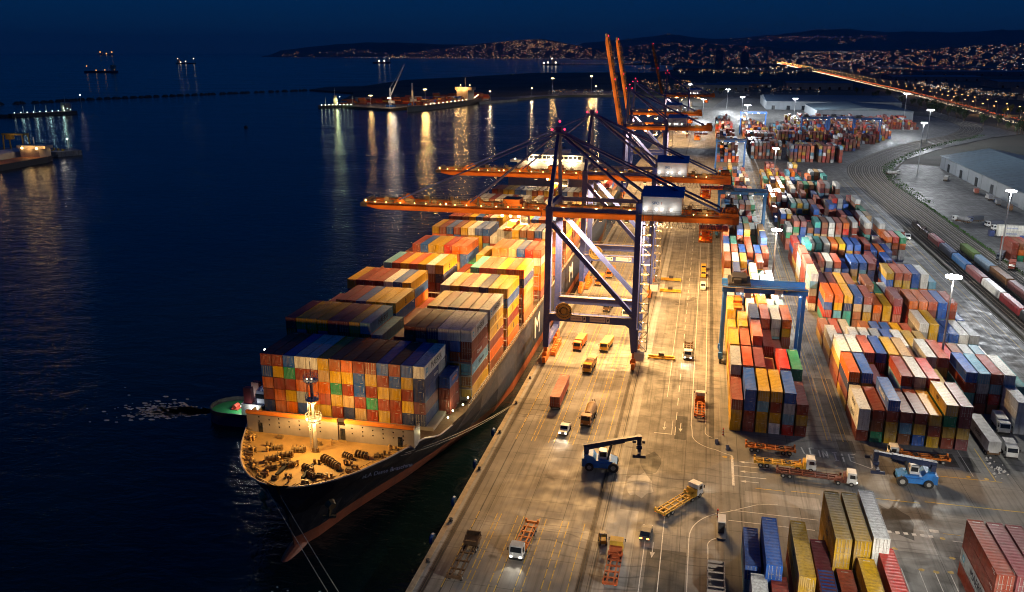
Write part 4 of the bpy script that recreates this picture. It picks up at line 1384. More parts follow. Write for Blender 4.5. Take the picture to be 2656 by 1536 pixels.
    b = MB(); b.box(tx + 2.4, tx + 4.6, -1.4, 1.4, 37.3, 39.9); b.box(tx + 2.8, tx + 4.2, -1.0, 1.0, 39.9, 40.6)
    cb = part("operator_cabin", b, M_GREYW, tr)
    b = MB(); b.box(tx + 2.5, tx + 4.5, -1.44, -1.41, 37.9, 39.4); part("cabin_window", b, M_GLASS, cb)
    if not boom_up:
        b = MB()
        for k in (-2.4, 0, 2.4): b.sphere((tx + k, -3.4, 40.1), .42, 7, 5)
        part("trolley_lamp", b, glow("lamp_trolley", (1.0, .66, .26), 30), tr)
        hz = 36.8
        b = MB()
        for sx in (-1.8, 1.8):
            for sy in (-1.5, 1.5): b.tube((tx + sx, sy, 42), (tx + sx * .8, sy, hz + 1.2), .05, n=4)
        part("hoist_rope", b, M_CABLE, tr)
        b = MB(); b.box(tx - 1.2, tx + 1.2, -2, 2, hz + .5, hz + 1.3); b.box(tx - .9, tx + .9, -6.6, 6.6, hz, hz + .5); b.box(tx - 1.2, tx + 1.2, -6.9, -6.4, hz - .4, hz + .2); b.box(tx - 1.2, tx + 1.2, 6.4, 6.9, hz - .4, hz + .2)
        part("spreader", b, M_CORNG, t)
    # rear service platform and hanging spreader under the girder's landside end
    b = MB(); b.box(BX + 15.5, BX + 23, -3.4, 3.4, 38.3, 38.6)
    for k in range(6): b.bar((BX + 15.5 + k * 1.5, -3.4, 38.6), (BX + 15.5 + k * 1.5, -3.4, 40.5), .10)
    [b.bar((BX + sx_, sy_, 35.2), (BX + sx_, sy_, 38.3), .22) for sx_ in (15.6, 17.3, 19) for sy_ in (-2.6, 2.6)]
    for z_ in (35.2, 36.6): b.box(BX + 15.5, BX + 19.1, -2.75, -2.45, z_, z_ + .3); b.box(BX + 15.5, BX + 19.1, 2.45, 2.75, z_, z_ + .3)
    b.box(BX + 15.5, BX + 19.1, -2.6, 2.6, 34.9, 35.2); b.box(BX + 16.2, BX + 18.4, -1.2, 1.2, 35.2, 37.4)
    part("service_platform", b, M_CORNG, t)
    b = MB(); b.box(BX + 20.5, BX + 25.4, -4.4, 4.4, 42.4, 43.4); b.box(BX + 23.4, BX + 25.6, -3.5, 3.5, 40.2, 42.4)
    for k in range(5): b.bar((BX + 21 + k, -4.3, 43.4), (BX + 21.4 + k, -4.3, 45.0), .14)
    for k in (-3, 0, 3): b.tube((BX + 22, k, 43.9), (BX + 25, k, 43.9), .55, n=10)
    part("girder_end_sheaves", b, M_CORNG, t)
    # machinery house
    b = MB(); b.box(BX + .6, BX + 10.7, -8.7, 8.7, 43.3, 47.9)
    hs = part("machinery_house", b, M_GREYW, t)
    b = MB(); b.prismx([(-9.1, 47.9), (9.1, 47.9), (0, 49.4)], BX + .2, BX + 11.1); rf = part("roof", b, M_ROOFB, hs)
    for k in (2, 4.6, 7.2):
        b = MB(); b.box(BX + k, BX + k + 1.1, -8.78, -8.705, 43.7, 45.2); part("house_door", b, M_PANEL, hs)
    b = MB(); b.box(BX - .3, BX + 12, -9.9, -8.75, 43.1, 43.25)
    for h in (.6, 1.15): b.bar((BX - .3, -9.85, 43.25 + h), (BX + 12, -9.85, 43.25 + h), .06)
    for k in range(11): b.bar((BX - .3 + k * 1.2, -9.85, 43.25), (BX - .3 + k * 1.2, -9.85, 44.4), .06)
    part("handrail", b, M_WALK, hs)
    for k in (1.3, 4.2, 5.6, 8.1):
        b = MB(); b.sphere((BX + k, -8.95, 44.5), .26, 6, 4); part("house_lamp", b, G_WHITE, hs)
    if signs:
        lettering("emblem", "SPO", paint("logo_blue", (.02, .10, .25), .5, dirt=.1), hs, (BX + 4.0, -8.73, 46.15), FACE_F, 1.05, .02)
        lettering("emblem", "I", paint("logo_red", (.35, .08, .04), .5, dirt=.1), hs, (BX + 5.45, -8.73, 46.15), FACE_F, 1.05, .02)
    # stair tower with landings on the near landside leg
    b = MB()
    sx0, sx1, sy0 = BX + .9, BX + 3.4, -FY - .9
    for px in (sx0, sx1):
        for py in (sy0, sy0 + 1.8): b.bar((px, py, 5), (px, py, 43.2), .13)
    zz = 5.0; k = 0
    while zz < 42:
        b.box(sx0, sx1, sy0, sy0 + 1.8, zz, zz + .07)
        for h in (.55, 1.1): b.bar((sx0, sy0, zz + h), (sx1, sy0, zz + h), .05)
        p, q = ((sx0, sx1) if k % 2 else (sx1, sx0))
        b.bar((p, sy0 + .5, zz), (q, sy0 + .5, zz + 2.7), .55, .07)
        zz += 2.7; k += 1
    st = part("stair_tower", b, M_WALK, t)
    b = MB(); b.box(sx0 - .8, sx1 - .6, sy0 - .4, sy0 + 2.4, 2.2, 4.6); part("electrical_cabinet", b, M_PANEL, t)
    if not small:
        for k in range(7):
            b = MB(); b.sphere((sx0 + 1.2, sy0 - .05, 8 + k * 5.4), .15, 6, 4); part("stair_lamp", b, glow("lamp_stair", (1, .85, .6), 9), st)
    # cable reel
    b = MB()
    c = Vector((5.1, -FY - 1.15, 15.2))
    for rr in (2.2, 1.5, .6):
        for k in range(24):
            a0, a1 = 2 * PI * k / 24, 2 * PI * (k + 1) / 24
            b.bar(c + Vector((rr * math.cos(a0), 0, rr * math.sin(a0))), c + Vector((rr * math.cos(a1), 0, rr * math.sin(a1))), .14, .5)
    for k in range(18):
        a0 = 2 * PI * k / 18
        b.bar(c, c + Vector((2.2 * math.cos(a0), 0, 2.2 * math.sin(a0))), .07, .1)
    b.tube(c + Vector((0, -.4, 0)), c + Vector((0, .5, 0)), .5, n=12)
    rl_ = part("cable_reel", b, paint("reel_brass", (.38, .25, .07), .4, .3, dirt=.4), t)
    b = MB(); b.tube(c + Vector((0, .28, 0)), c + Vector((0, .34, 0)), 2.1, n=24); part("reel_cable", b, M_BLACK, rl_)
    # festoon loops under the girder
    b = MB()
    for k in range(16):
        x0 = BX + 2 + k * 1.1
        pts = [(x0 + 1.1 * u / 6, -2.2, 40.3 - 1.9 * math.sin(PI * u / 6)) for u in range(7)]
        b.path(pts, .045, 4)
    part("festoon_cable", b, M_CABLE, t)
    # floodlights that light the quay
    fl = MB()
    spots = [(-33, 40.2, 0), (-18, 40.2, 0), (6, 40.1, 0), (14, 40.1, 0), (21, 40.1, 0), (30, 40.1, 0)]
    for fx, fz, fy in spots[2:] if boom_up else spots:
        b = MB(); b.box(fx - .55, fx + .55, -4.9, -4.2, fz - .1, fz + .35)
        f_ = part("floodlight", b, M_WALK, gd)
        b = MB(); b.box(fx - .45, fx + .45, -4.8, -4.3, fz - .13, fz - .105); part("lamp_glass", b, glow("lamp_flood", (1.0, .60, .22), 25), f_)
    return t
CR_D = "blue and orange quay crane, "
cranes = [(-40.5, 228.0, 0, "nearest crane with its orange boom lowered over the big ship"), (-41.0, 300.0, 0, "second crane with boom lowered, behind the nearest crane"),
          (-47.0, 507.0, 79, "tallest looking crane with its orange boom raised upright"), (-54.0, 630.0, 79, "thinner raised boom crane behind the tallest raised boom"), (-44.0, 900.0, 76, "faint distant crane at the far quay end, dark raised boom")]
for i, (x, y, up, lab) in enumerate(cranes):
    make_crane(CR_D + lab, x, y, up, signs=i < 3, small=i > 1)

# the light of those floodlights
CRANE_P = 39000
def crane_lights(x, y, up, k=1.0):
    xs = ((2, .8), (12, 1.0), (22, .8), (34, .5)) if up else ((-44, .30), (-34, .55), (-23, .9), (-12, 1.2), (8, 1.2), (13, 1.2), (21, 1.1), (30, .8))
    for dx, g in xs:
        for dy in (-5.0, 5.0):
            if dx > 0: flood("crane_floodlight", (x + dx, y + dy * .56, 40.0), (1, .565, .205), CRANE_P * g * k, .5, 1.15, 6.0, cone=143)
            else: flood("crane_floodlight", (x + dx, y + dy, 40.0), (1, .57, .20), CRANE_P * .21 * g * k, .5, 1.25, 7.0, cone=154)
for i, (x, y, up, lab) in enumerate(cranes):
    crane_lights(x, y, up, 1.0 if i < 2 else 1.4)
# walkway lamp light, added beside the girders to brighten them; no arms built
for (x, y, up, lab) in cranes[:4]:
    for dx in ((4, 13, 22, 33, 42) if up else (-50, -42, -34, -26, -18, -10, -4, 4, 13, 22, 33, 42)):
        point("girder_light", (x + dx, y - 6.9, 44.4), ORANGE, 850, .2)
    if up:
        for q in (6, 18, 30, 42, 52):
            a_ = R(up); point("boom_light", (x - 2.4 - q * math.cos(a_) - 4.5, y - 8.5, 42 + q * math.sin(a_)), (1, .62, .3), 1500, .3)
# the house lamps
for (x, y, up, lab) in cranes[:2]:
    for k in (1.8, 5.4, 9.0):
        point("house_light", (x + BX + k, y - 10.2, 45.0), (1, .93, .82), 120, .25)

# ------------------------------------------------------------------ rubber tyred gantry cranes in the yard
M_RTG = paint("gantry_blue", (.02, .13, .45), .45, dirt=.3, dscale=.3)
def make_rtg(label, x0, x1, y0, h=22.6, hue=None, wd=7.5):
    mt = hue or M_RTG
    t = thing("yard_gantry_crane", label, "gantry crane", ((x0 + x1) / 2, y0 + wd / 2, 0), 0, "blue gantry cranes over the container yard")
    hx, hy = (x1 - x0) / 2, wd / 2
    for sx in (-1, 1):
        for sy in (-1, 1):
            b = MB(); b.bar((sx * hx, sy * hy, 1.6), (sx * hx, sy * hy, h - 1.6), .95, .85); part("leg", b, mt, t)
            b = MB()
            for k in (-.9, .9): b.tube((sx * hx - .35, sy * hy + k, .75), (sx * hx + .35, sy * hy + k, .75), .75, n=14)
            part("wheel", b, M_BLACK, t)
            b = MB(); b.box(sx * hx - .6, sx * hx + .6, sy * hy - 1.4, sy * hy + 1.4, 1.5, 2.1); b.box(sx * hx - .8, sx * hx + .2, sy * hy - 1.9, sy * hy - .9, 2.1, 3.4); part("wheel_bogie", b, mt, t)
        b = MB(); b.box(sx * hx - .45, sx * hx + .45, -hy, hy, 2.1, 3.0); part("sill_beam", b, mt, t)
    for sy in (-1, 1):
        b = MB(); b.box(-hx - .9, hx + .9, sy * hy - .6, sy * hy + .6, h - 1.7, h); g = part("main_girder", b, mt, t)
        b = MB(); b.box(-hx - .9, hx + .9, sy * hy + sy * .62, sy * hy + sy * 1.3, h - .3, h - .22)
        for q in (.55, 1.05): b.bar((-hx - .9, sy * (hy + 1.3), h - .22 + q), (hx + .9, sy * (hy + 1.3), h - .22 + q), .06)
        for k in range(12): b.bar((-hx - .9 + k * (2 * hx + 1.8) / 11, sy * (hy + 1.3), h - .22), (-hx - .9 + k * (2 * hx + 1.8) / 11, sy * (hy + 1.3), h + .85), .06)
        part("walkway", b, M_WALK, g)
        if sy < 0:
            for k in (-.32, .18):
                b = MB(); b.box(k * 2 * hx - 1.1, k * 2 * hx + 1.1, -hy - .66, -hy - .61, h - 1.65, h - .55); part("sign", b, M_SHIPW, g)
            b = MB(); b.tube((hx * .55, -hy - .66, h - .55), (hx * .55, -hy - .61, h - .55), .36, n=10); part("emblem", b, paint("emblem_green", (.25, .42, .05), .5, dirt=.1), g)
    b = MB(); b.box(-hx + .6, -hx + 6.6, -hy - .4, hy + .4, h, h + .9); b.box(-hx + 1.6, -hx + 5.6, -hy + .8, hy - .8, h + .9, h + 2.2); b.box(-hx + 2, -hx + 4, -hy - .5, -hy + .8, h + .9, h + 1.9)
    tr = part("trolley", b, M_STEELDK, t)
    b = MB(); b.box(-hx + 5.2, -hx + 7.0, -hy + .8, -hy + 2.8, h - 3.6, h - 1.2); part("operator_cabin", b, M_GREYW, tr)
    b = MB()
    for sx in (-1, 1):
        for sy in (-1, 1): b.tube((-hx + 3.6 + sx, sy * 1.6, h), (-hx + 3.6 + sx * .8, sy * 1.6, h - 5.5), .05, n=4)
    part("hoist_rope", b, M_CABLE, tr)
    b = MB(); b.box(-hx + 2.5, -hx + 4.7, -6.2, 6.2, h - 6.1, h - 5.5); b.box(-hx + 2.4, -hx + 4.8, -1.6, 1.6, h - 5.5, h - 4.8); part("spreader", b, M_CORNG if not hue else mt, t)
    for sx in (-.6, -.1, .45, .9):
        b = MB(); b.sphere((sx * hx, -hy - .8, h - 1.9), .16, 6, 4); part("girder_lamp", b, G_WHITE, t)
    return t
make_rtg("nearest blue gantry crane straddling the container rows by the road", 7.9, 28.6, 228.5)
M_RTG2 = paint("gantry_pale_blue", (.03, .16, .36), .45, dirt=.3)
make_rtg("paler blue gantry crane behind the second quay crane's back end", 7.9, 28.6, 398, hue=M_RTG2)
make_rtg("blue gantry crane farther along the same block", 8.2, 28.6, 640, wd=9)
make_rtg("small distant blue gantry crane over the far middle block", 35, 60.5, 935, h=24)
make_rtg("distant blue gantry crane nearest the far inner block", 92, 116, 884, h=23)
make_rtg("distant blue gantry crane second from the inner block", 119, 143, 893, h=23)
make_rtg("distant blue gantry crane closest to the rail curve", 140, 164.5, 880, h=23)

# ------------------------------------------------------------------ floodlight masts
M_POLE = paint("galvanised_pole", (.42, .43, .44), .45, .4, dirt=.2)
G_MAST = glow("lamp_mast", (.94, .97, 1.0), 60)
def make_mast(label, x, y, h, lamp_r=1.25, warm=False):
    t = thing("floodlight_mast", label, "light mast", (x, y, 0), 0, "tall floodlight masts of the port")
    b = MB(); b.tube((0, 0, 0), (0, 0, h), .38, .19, 10); b.box(-.7, .7, -.7, .7, 0, .5); part("pole", b, M_POLE, t)
    b = MB(); b.tube((0, 0, h - .25), (0, 0, h + .05), lamp_r * .8, n=12); part("head_frame", b, M_POLE, t)
    n = 8
    for k in range(n):
        a = 2 * PI * k / n
        b = MB(); b.cbox((lamp_r * math.cos(a), lamp_r * math.sin(a), h + .1), (lamp_r * .5, lamp_r * .5, .5)); part("floodlight", b, G_MAST if not warm else glow("lamp_mast_warm", WARM, 40), t)
    return t
MASTS = [(63.9, 225.5, 29.0, "mast standing among the coloured stacks beside the railway side block", .62), (121.2, 370.3, 30.5, "mast beside the red containers in the truck park", .9),
         (28.6, 327.0, 19.0, "short mast between the two long container blocks", .55), (43.2, 549.0, 26.5, "mast at the far end of the middle yard block", .8), (147.5, 640.0, 37.0, "tall mast in front of the warehouse", .9),
         (216.5, 1034.0, 40.0, "tallest mast by the rail curve", 1.0), (113.5, 1199.0, 25.0, "mast in front of the long grey sheds", .9), (-34.0, 1590.0, 29.5, "farthest mast at the head of the quay", 1.0), (29.0, 1380.0, 29.0, "mast beyond the distant gantry cranes", 1.0),
         (47.6, 1264.0, 23.0, "mast behind the far middle block", .9), (38.8, 885.0, 33.5, "mast rising from the far middle block", .9), (207.0, 880.0, 31.5, "mast inside the rail curve", .7), (-6.0, 1171.0, 24.0, "mast on the far quay road", .9)]
MAST_P = 35000
MASTS += [(79.0, 96.0, 31.0, "mast outside the frame by the corner row", 1.0), (32.0, 62.0, 31.0, "mast outside the frame below the lower road", .95)]
for x, y, h, lab, g in MASTS:
    make_mast("white lit " + lab, x, y, h, 1.5 if y < 700 else 2.4)
    flood("mast_light", (x, y, h - .9), (1.0, .93, .80) if x < 100 and y < 600 else COOL, MAST_P * g * (1 if y < 700 else 1.15), .8, cone=150 if y < 120 else None)
# ------------------------------------------------------------------ vehicles
M_PAINT = paint("vehicle_paint", None, .55, dirt=.45, dscale=.8, spec=.2)
M_RIM = paint("wheel_rim", (.40, .39, .36), .5, .3, dirt=.5)
G_HEAD = glow("lamp_head", (1, .93, .78), 22)
G_TAIL = glow("lamp_tail", (1, .10, .02), 8)
G_TAILO = glow("lamp_tail_amber", (1, .28, .04), 16)
YEL, ORG, WHT, BLU, BRN = (.58, .33, .035), (.58, .17, .025), (.66, .66, .63), (.03, .19, .55), (.12, .065, .03)
def wheel_meshes():
    a = MB(); a.tube((-.16, 0, 0), (.16, 0, 0), .5, n=14)
    b = MB(); b.tube((-.18, 0, 0), (.18, 0, 0), .24, n=10)
    return a.mesh("wheel", M_BLACK), b.mesh("rim", M_RIM)
WH, RIMM = wheel_meshes()
def wheels(t, spots, r=.5, w_=1.0):
    for x, y in spots:
        o = link("wheel", WH, t, (x, y, r)); o.scale = (w_, r / .5, r / .5)
        link("rim", RIMM, o)
# all vehicles are modelled facing -y (towards the viewer) with the origin on the ground
def cab_part(t, y0, col, low=False, lamps=True, lift=0.0, beacons=True):
    b = MB()
    b.prismx([(y0, .7), (y0, 1.9), (y0 + .22, 2.95 + lift), (y0 + 1.9, 3.0 + lift), (y0 + 1.9, .7)], -1.15, 1.15)
    c = b.build("cab", M_PAINT, t, col=col)
    b = MB(); b.add([(-1.0, y0 - .012, 1.85), (1.0, y0 - .012, 1.85), (.95, y0 + .17, 2.75 + lift), (-.95, y0 + .17, 2.75 + lift)], [(0, 1, 2, 3)])
    b.build("windscreen", M_GLASS, c)
    for s in (-1, 1):
        b = MB(); b.add([(s * 1.156, y0 + .35, 1.8), (s * 1.156, y0 + 1.4, 1.8), (s * 1.156, y0 + 1.4, 2.6 + lift), (s * 1.156, y0 + .5, 2.6 + lift)], [(0, 1, 2, 3)]); b.build("side_window", M_GLASS, c)
        b = MB(); b.cbox((s * 1.42, y0 + .15, 2.3), (.16, .12, .55)); b.bar((s * 1.15, y0 + .15, 2.5), (s * 1.42, y0 + .15, 2.5), .05); b.build("mirror", M_BLACK, c)
        b = MB(); b.cbox((s * .82, y0 - .03, .98), (.34, .08, .24)); b.build("headlight", G_HEAD if lamps else M_PANEL, c)
    b = MB(); b.box(-1.15, 1.15, y0 - .12, y0, .45, .85); b.build("bumper", M_BLACK, c)
    return c
def chassis_part(t, y0, y1, col, name="trailer_frame", z=1.12):
    b = MB()
    for s in (-.55, .55): b.box(s - .12, s + .12, y0, y1, z - .28, z + .06)
    k = y0
    while k < y1 + .01:
        b.box(-1.2, 1.2, k - .11, k + .11, z - .18, z + .10); k += (y1 - y0) / 5
    for k in (y0 + .1, y1 - .1):
        b.box(-1.22, 1.22, k - .16, k + .16, z - .2, z + .22)
        for s in (-1, 1): b.box(s * 1.12 - .16, s * 1.12 + .16, k - .2, k + .2, z, z + .62)
    for s in (-1.2, 1.2): b.box(s - .05, s + .05, y0, y1, z - .08, z + .10)
    return b.build(name, M_PAINT, t, col=col)
def tractor_trailer(label, loc, rz, cabc=WHT, frc=ORG, L=11.5, lamps=True, group=None, tail=True, cabon=True, gap=.9, spares=False, cat="truck", name="terminal_truck"):
    t = thing(name, label, cat, loc, rz, group)
    if cabon:
        cab_part(t, 0, cabc, lamps=lamps)
        b = MB(); b.box(-.9, .9, .4, 4.2, .55, 1.0); b.box(-.5, .5, 3.0, 4.0, 1.0, 1.25); b.box(-1.1, 1.1, 2.0, 2.5, .8, 2.2); b.build("chassis", M_PAINT, t, col=frc)
        wheels(t, [(-1, 1.0), (1, 1.0), (-1, 3.5), (1, 3.5)])
        y0 = 2.0 + gap
    else:
        y0 = 0
    fr = chassis_part(t, y0, y0 + L, frc)
    for k in (-2.6, -1.3): wheels(t, [(-1, y0 + L + k), (1, y0 + L + k)])
    if not cabon:
        for k in (1.2, 2.5): wheels(t, [(-1, k), (1, k)])
    if spares:
        for k in (.28, .72):
            b = MB()
            for j in range(12):
                a0, a1 = 2 * PI * j / 12, 2 * PI * (j + 1) / 12
                b.bar((.5 * math.cos(a0), y0 + L * k + .5 * math.sin(a0), 1.4), (.5 * math.cos(a1), y0 + L * k + .5 * math.sin(a1), 1.4), .2)
            b.build("spare_wheel", M_BLACK, t)
    if tail:
        for s in (-1, 1):
            b = MB(); b.cbox((s * .9, y0 + L + .05, 1.0), (.42, .06, .18)); b.build("tail_light", G_TAIL, t)
    return t
def truck_light(x, y, rz, p=380):
    c, s = math.cos(rz), math.sin(rz)
    for dx in (-.8, .8):
        l0 = (x + dx * c + .3 * s, y + dx * s - .3 * c, 1.0)
        spot("headlight_beam", l0, (l0[0] + 9 * s, l0[1] - 9 * c, -.2), (1, .92, .75), p, 70, .8, .15)
def reach_stacker(label, loc, rz, tip, boom_z=6.0):
    """Faces -y; boom pivot at the rear, spreader head at the front."""
    t = thing("reach_stacker", label, "reach stacker", loc, rz, "blue reach stackers")
    t.scale = (1.18, 1.15, 1.15)
    b = MB()
    b.prismx([(-2.4, .9), (-2.4, 1.7), (-1.2, 2.1), (1.4, 2.1), (2.0, 2.9), (3.4, 2.9), (3.7, 2.2), (3.7, .8), (2.0, .65), (-1.2, .65)], -1.45, 1.45)
    b.box(-1.75, -1.4, -1.2, 1.6, 1.0, 1.75); b.box(1.4, 1.75, -1.2, 1.6, 1.0, 1.75)
    b.build("body", M_PAINT, t, col=BLU)
    b = MB(); b.box(-1.5, 1.5, 3.1, 4.0, .8, 2.4); b.build("counterweight", M_PAINT, t, col=tuple(v * .7 for v in BLU))
    for x in (-1.45, 1.45):
        wheels(t, [(x, -1.7)], .95, 1.9); wheels(t, [(x, 2.6)], .80, 1.6)
    b = MB(); b.prismx([(-.6, 2.1), (-.4, 3.6), (.9, 3.7), (1.1, 2.1)], -.75, .75); cb = b.build("operator_cabin", M_GREYW, t)
    b = MB(); b.box(-.77, .77, -.35, .8, 2.6, 3.45); b.build("cabin_window", M_GLASS, cb)
    b = MB(); rear = (0, 3.2, 4.1); b.bar((0, rear[1] + .5, rear[2] - .1), tuple(Vector(rear).lerp(Vector(tip), .72)), .95, 1.05, .8, .85); b.bar(tuple(Vector(rear).lerp(Vector(tip), .6)), tip, .6, .62)
    for s in (-1, 1):
        b.bar((s * .6, 3.2, 2.5), (s * .6, 3.3, 4.1), .3, .8)
    bo = b.build("boom", M_PAINT, t, col=(.02, .035, .09))
    for s in (-1, 1):
        b = MB(); m = Vector(rear).lerp(Vector(tip), .48); b.tube((s * .85, -.6, 2.0), (s * .62, m.y, m.z - .2), .17, n=8); b.build("lift_cylinder", M_STEELDK, t)
    b = MB(); tx, ty, tz = tip
    b.box(-.5, .5, ty - .4, ty + .4, tz - 1.3, tz + .3); b.box(-1.0, 1.0, ty - .5, ty + .5, tz - 1.9, tz - 1.3); b.box(-2.9, 2.9, ty - .3, ty + .3, tz - 2.25, tz - 1.9)
    for s in (-1, 1): b.box(s * 2.9 - .18, s * 2.9 + .18, ty - 1.15, ty + 1.15, tz - 2.6, tz - 2.1)
    b.build("spreader", M_PAINT, t, col=(.02, .03, .07))
    return t
# quay apron, near
reach_stacker("dark blue reach stacker with raised boom on the quay apron", (-16.6, 158.8, 0), R(95), (0, -6.2, 6.6))
reach_stacker("bright blue reach stacker with level boom before the container block", (44.9, 166.4, 0), R(-90), (0, -6.2, 5.2))
tractor_trailer("white and orange terminal truck with headlights on, empty trailer behind", (-27.3, 121.6, 0), R(-3), WHT, ORG, 8.5)
truck_light(-27.3, 121.6, 0, 700)
t_ = thing("flatbed_trailer", "dark brown skeletal trailer parked alone by the quay edge rail", "trailer", (-35.9, 113.5, 0), R(-1))
chassis_part(t_, 0, 12.2, BRN); wheels(t_, [(-1, 9.4), (1, 9.4), (-1, 10.8), (1, 10.8), (-1, 1.0), (1, 1.0)])
b = MB(); b.box(-1.3, 1.3, 9.6, 12.0, 1.3, 1.9); b.bar((-1.2, 9.6, 1.9), (-1.2, 12, 2.6), .12); b.bar((1.2, 9.6, 1.9), (1.2, 12, 2.6), .12); b.box(-1.25, 1.25, 11.8, 12.0, 1.9, 2.6); b.build("headboard", M_PAINT, t_, col=BRN)
tractor_trailer("yellow cabbed terminal truck with orange trailer seen from behind", (-10.7, 129.0, 0), R(180), YEL, (.45, .10, .03), 8.5, lamps=False)
fk = thing("forklift", "small yellow forklift standing beside the yellow cabbed truck", "forklift", (-13.4, 130.6, 0), R(15))
b = MB(); b.prismx([(-.9, .4), (-.9, 1.1), (.2, 1.2), (.9, 1.5), (1.3, 1.3), (1.3, .4)], -.6, .6); b.build("body", M_PAINT, fk, col=YEL)
b = MB(); [b.bar((s * .5, -.95, .2), (s * .5, -.95, 2.6), .12) for s in (-1, 1)]; b.box(-.5, .5, -1.0, -.9, 2.45, 2.6); b.build("mast", M_STEELDK, fk)
b = MB(); b.box(-.6, .6, -.5, .7, 2.1, 2.2); [b.bar((sx * .5, y, 1.2), (sx * .5, y, 2.1), .07) for sx in (-1, 1) for y in (-.45, .65)]; b.build("overhead_guard", M_STEELDK, fk)
wheels(fk, [(-.55, -.6), (.55, -.6), (-.5, .9), (.5, .9)], .34)
pk = thing("pickup_truck", "white pickup with bright headlights driving down the apron lanes", "pickup", (-27.6, 171.6, 0), R(-3))
b = MB(); b.prismx([(0, .5), (0, 1.15), (1.2, 1.25), (1.7, 1.95), (3.4, 1.95), (3.6, 1.25), (5.4, 1.2), (5.4, .5)], -.95, .95); b.build("body", M_PAINT, pk, col=WHT)
b = MB(); b.add([(-.85, 1.22, 1.30), (.85, 1.22, 1.30), (.8, 1.66, 1.90), (-.8, 1.66, 1.90)], [(0, 1, 2, 3)]); b.build("windscreen", M_GLASS, pk)
b = MB(); b.box(-.8, .8, 3.7, 5.3, 1.2, 1.26); b.build("load_bed", M_BLACK, pk)
for s in (-1, 1):
    b = MB(); b.cbox((s * .7, -.03, .85), (.34, .06, .22)); b.build("headlight", G_HEAD, pk)
wheels(pk, [(-.9, 1.1), (.9, 1.1), (-.9, 4.3), (.9, 4.3)], .4)
truck_light(-27.6, 171.6, 0, 1100)
# trailer under the lone red container
t_ = thing("container_trailer", "orange skeletal trailer carrying the lone faded red container", "trailer", (-31.78, 185.0, 0), 0)
chassis_part(t_, 0, 14.4, BRN, z=1.10); wheels(t_, [(-1, 11.6), (1, 11.6), (-1, 13.0), (1, 13.0), (-1, 1.4), (1, 1.4)])
def skip_truck(label, loc, rz, cabc, bodyc, kind=0):
    t = thing("yard_truck", label, "truck", loc, rz)
    cab_part(t, 0, cabc, lamps=False)
    b = MB(); b.box(-.9, .9, .4, 9.5, .6, 1.05); b.build("chassis", M_PAINT, t, col=BRN)
    b = MB()
    if kind == 0:
        b.tube((0, 3.0, 2.0), (0, 7.6, 2.3), .9, 1.25, 12); b.tube((0, 7.6, 2.3), (0, 9.2, 2.6), 1.25, .5, 12); b.bar((-.9, 9.3, 1.0), (-.2, 9.6, 3.3), .16); b.bar((.9, 9.3, 1.0), (.2, 9.6, 3.3), .16)
    elif kind == 1:
        b.prismx([(2.6, 1.1), (2.3, 2.6), (8.8, 2.6), (8.4, 1.1)], -1.2, 1.2)
    else:
        b.box(-1.2, 1.2, 2.4, 8.6, 1.1, 3.2)
    b.build("tank" if kind == 0 else "load_body", M_PAINT, t, col=bodyc)
    wheels(t, [(-1, .9), (1, .9), (-1, 6.3), (1, 6.3), (-1, 7.6), (1, 7.6)])
    return t
skip_truck("brown mixer truck with white rear gear standing on the apron lanes", (-23.2, 177.2, 0), R(-4), (.30, .12, .03), (.26, .15, .06), 0)
skip_truck("yellow cabbed truck just ahead of the nearest crane's portal", (-27.6, 210.5, 0), R(-4), YEL, (.45, .20, .05), 1)
skip_truck("orange truck under the nearest crane close to the ship", (-32.9, 227.6, 0), R(-5), ORG, ORG, 2)
skip_truck("yellow truck with loose load under the nearest crane", (-25.2, 228.6, 0), R(-6), YEL, YEL, 1)
skip_truck("pale truck half hidden behind the nearest crane's portal beam", (-22.0, 262, 0), R(-4), WHT, BRN, 2)
skip_truck("small brown truck behind the nearest crane's cable reel", (-29.0, 268, 0), R(-4), BRN, BRN, 1)
skip_truck("orange truck under the second crane close to the ship", (-36.0, 300, 0), R(-4), ORG, ORG, 2)
skip_truck("second orange truck under the second crane", (-33.2, 312, 0), R(-4), ORG, ORG, 2)
# orange hatch gear stored along the waterside rail
def lashing_rack(label, x, y, L):
    t = thing("lashing_rack", label, "rack", (x, y, 0), 0, "orange lashing racks along the waterside rail")
    b = MB()
    for k in range(int(L / 1.5) + 1):
        for s in (-.7, .7): b.bar((s, k * 1.5, 0), (s, k * 1.5, 2.3), .12)
        b.bar((-.7, k * 1.5, 2.3), (.7, k * 1.5, 2.3), .1)
    for s in (-.7, .7):
        for z in (.3, 1.2, 2.3): b.bar((s, 0, z), (s, L, z), .1)
    b.build("frame", M_CORNG, t)
    b = MB()
    for k in range(int(L / 1.0)): b.cbox((0, .5 + k, .75 + (k % 3) * .25), (1.1, .7, 1.0))
    b.build("lashing_bin", M_CORNG, t)
lashing_rack("orange lashing rack between the nearest crane's waterside wheels", -39.0, 222.5, 11)
lashing_rack("orange lashing rack between the second crane's waterside wheels", -39.4, 294.5, 11)
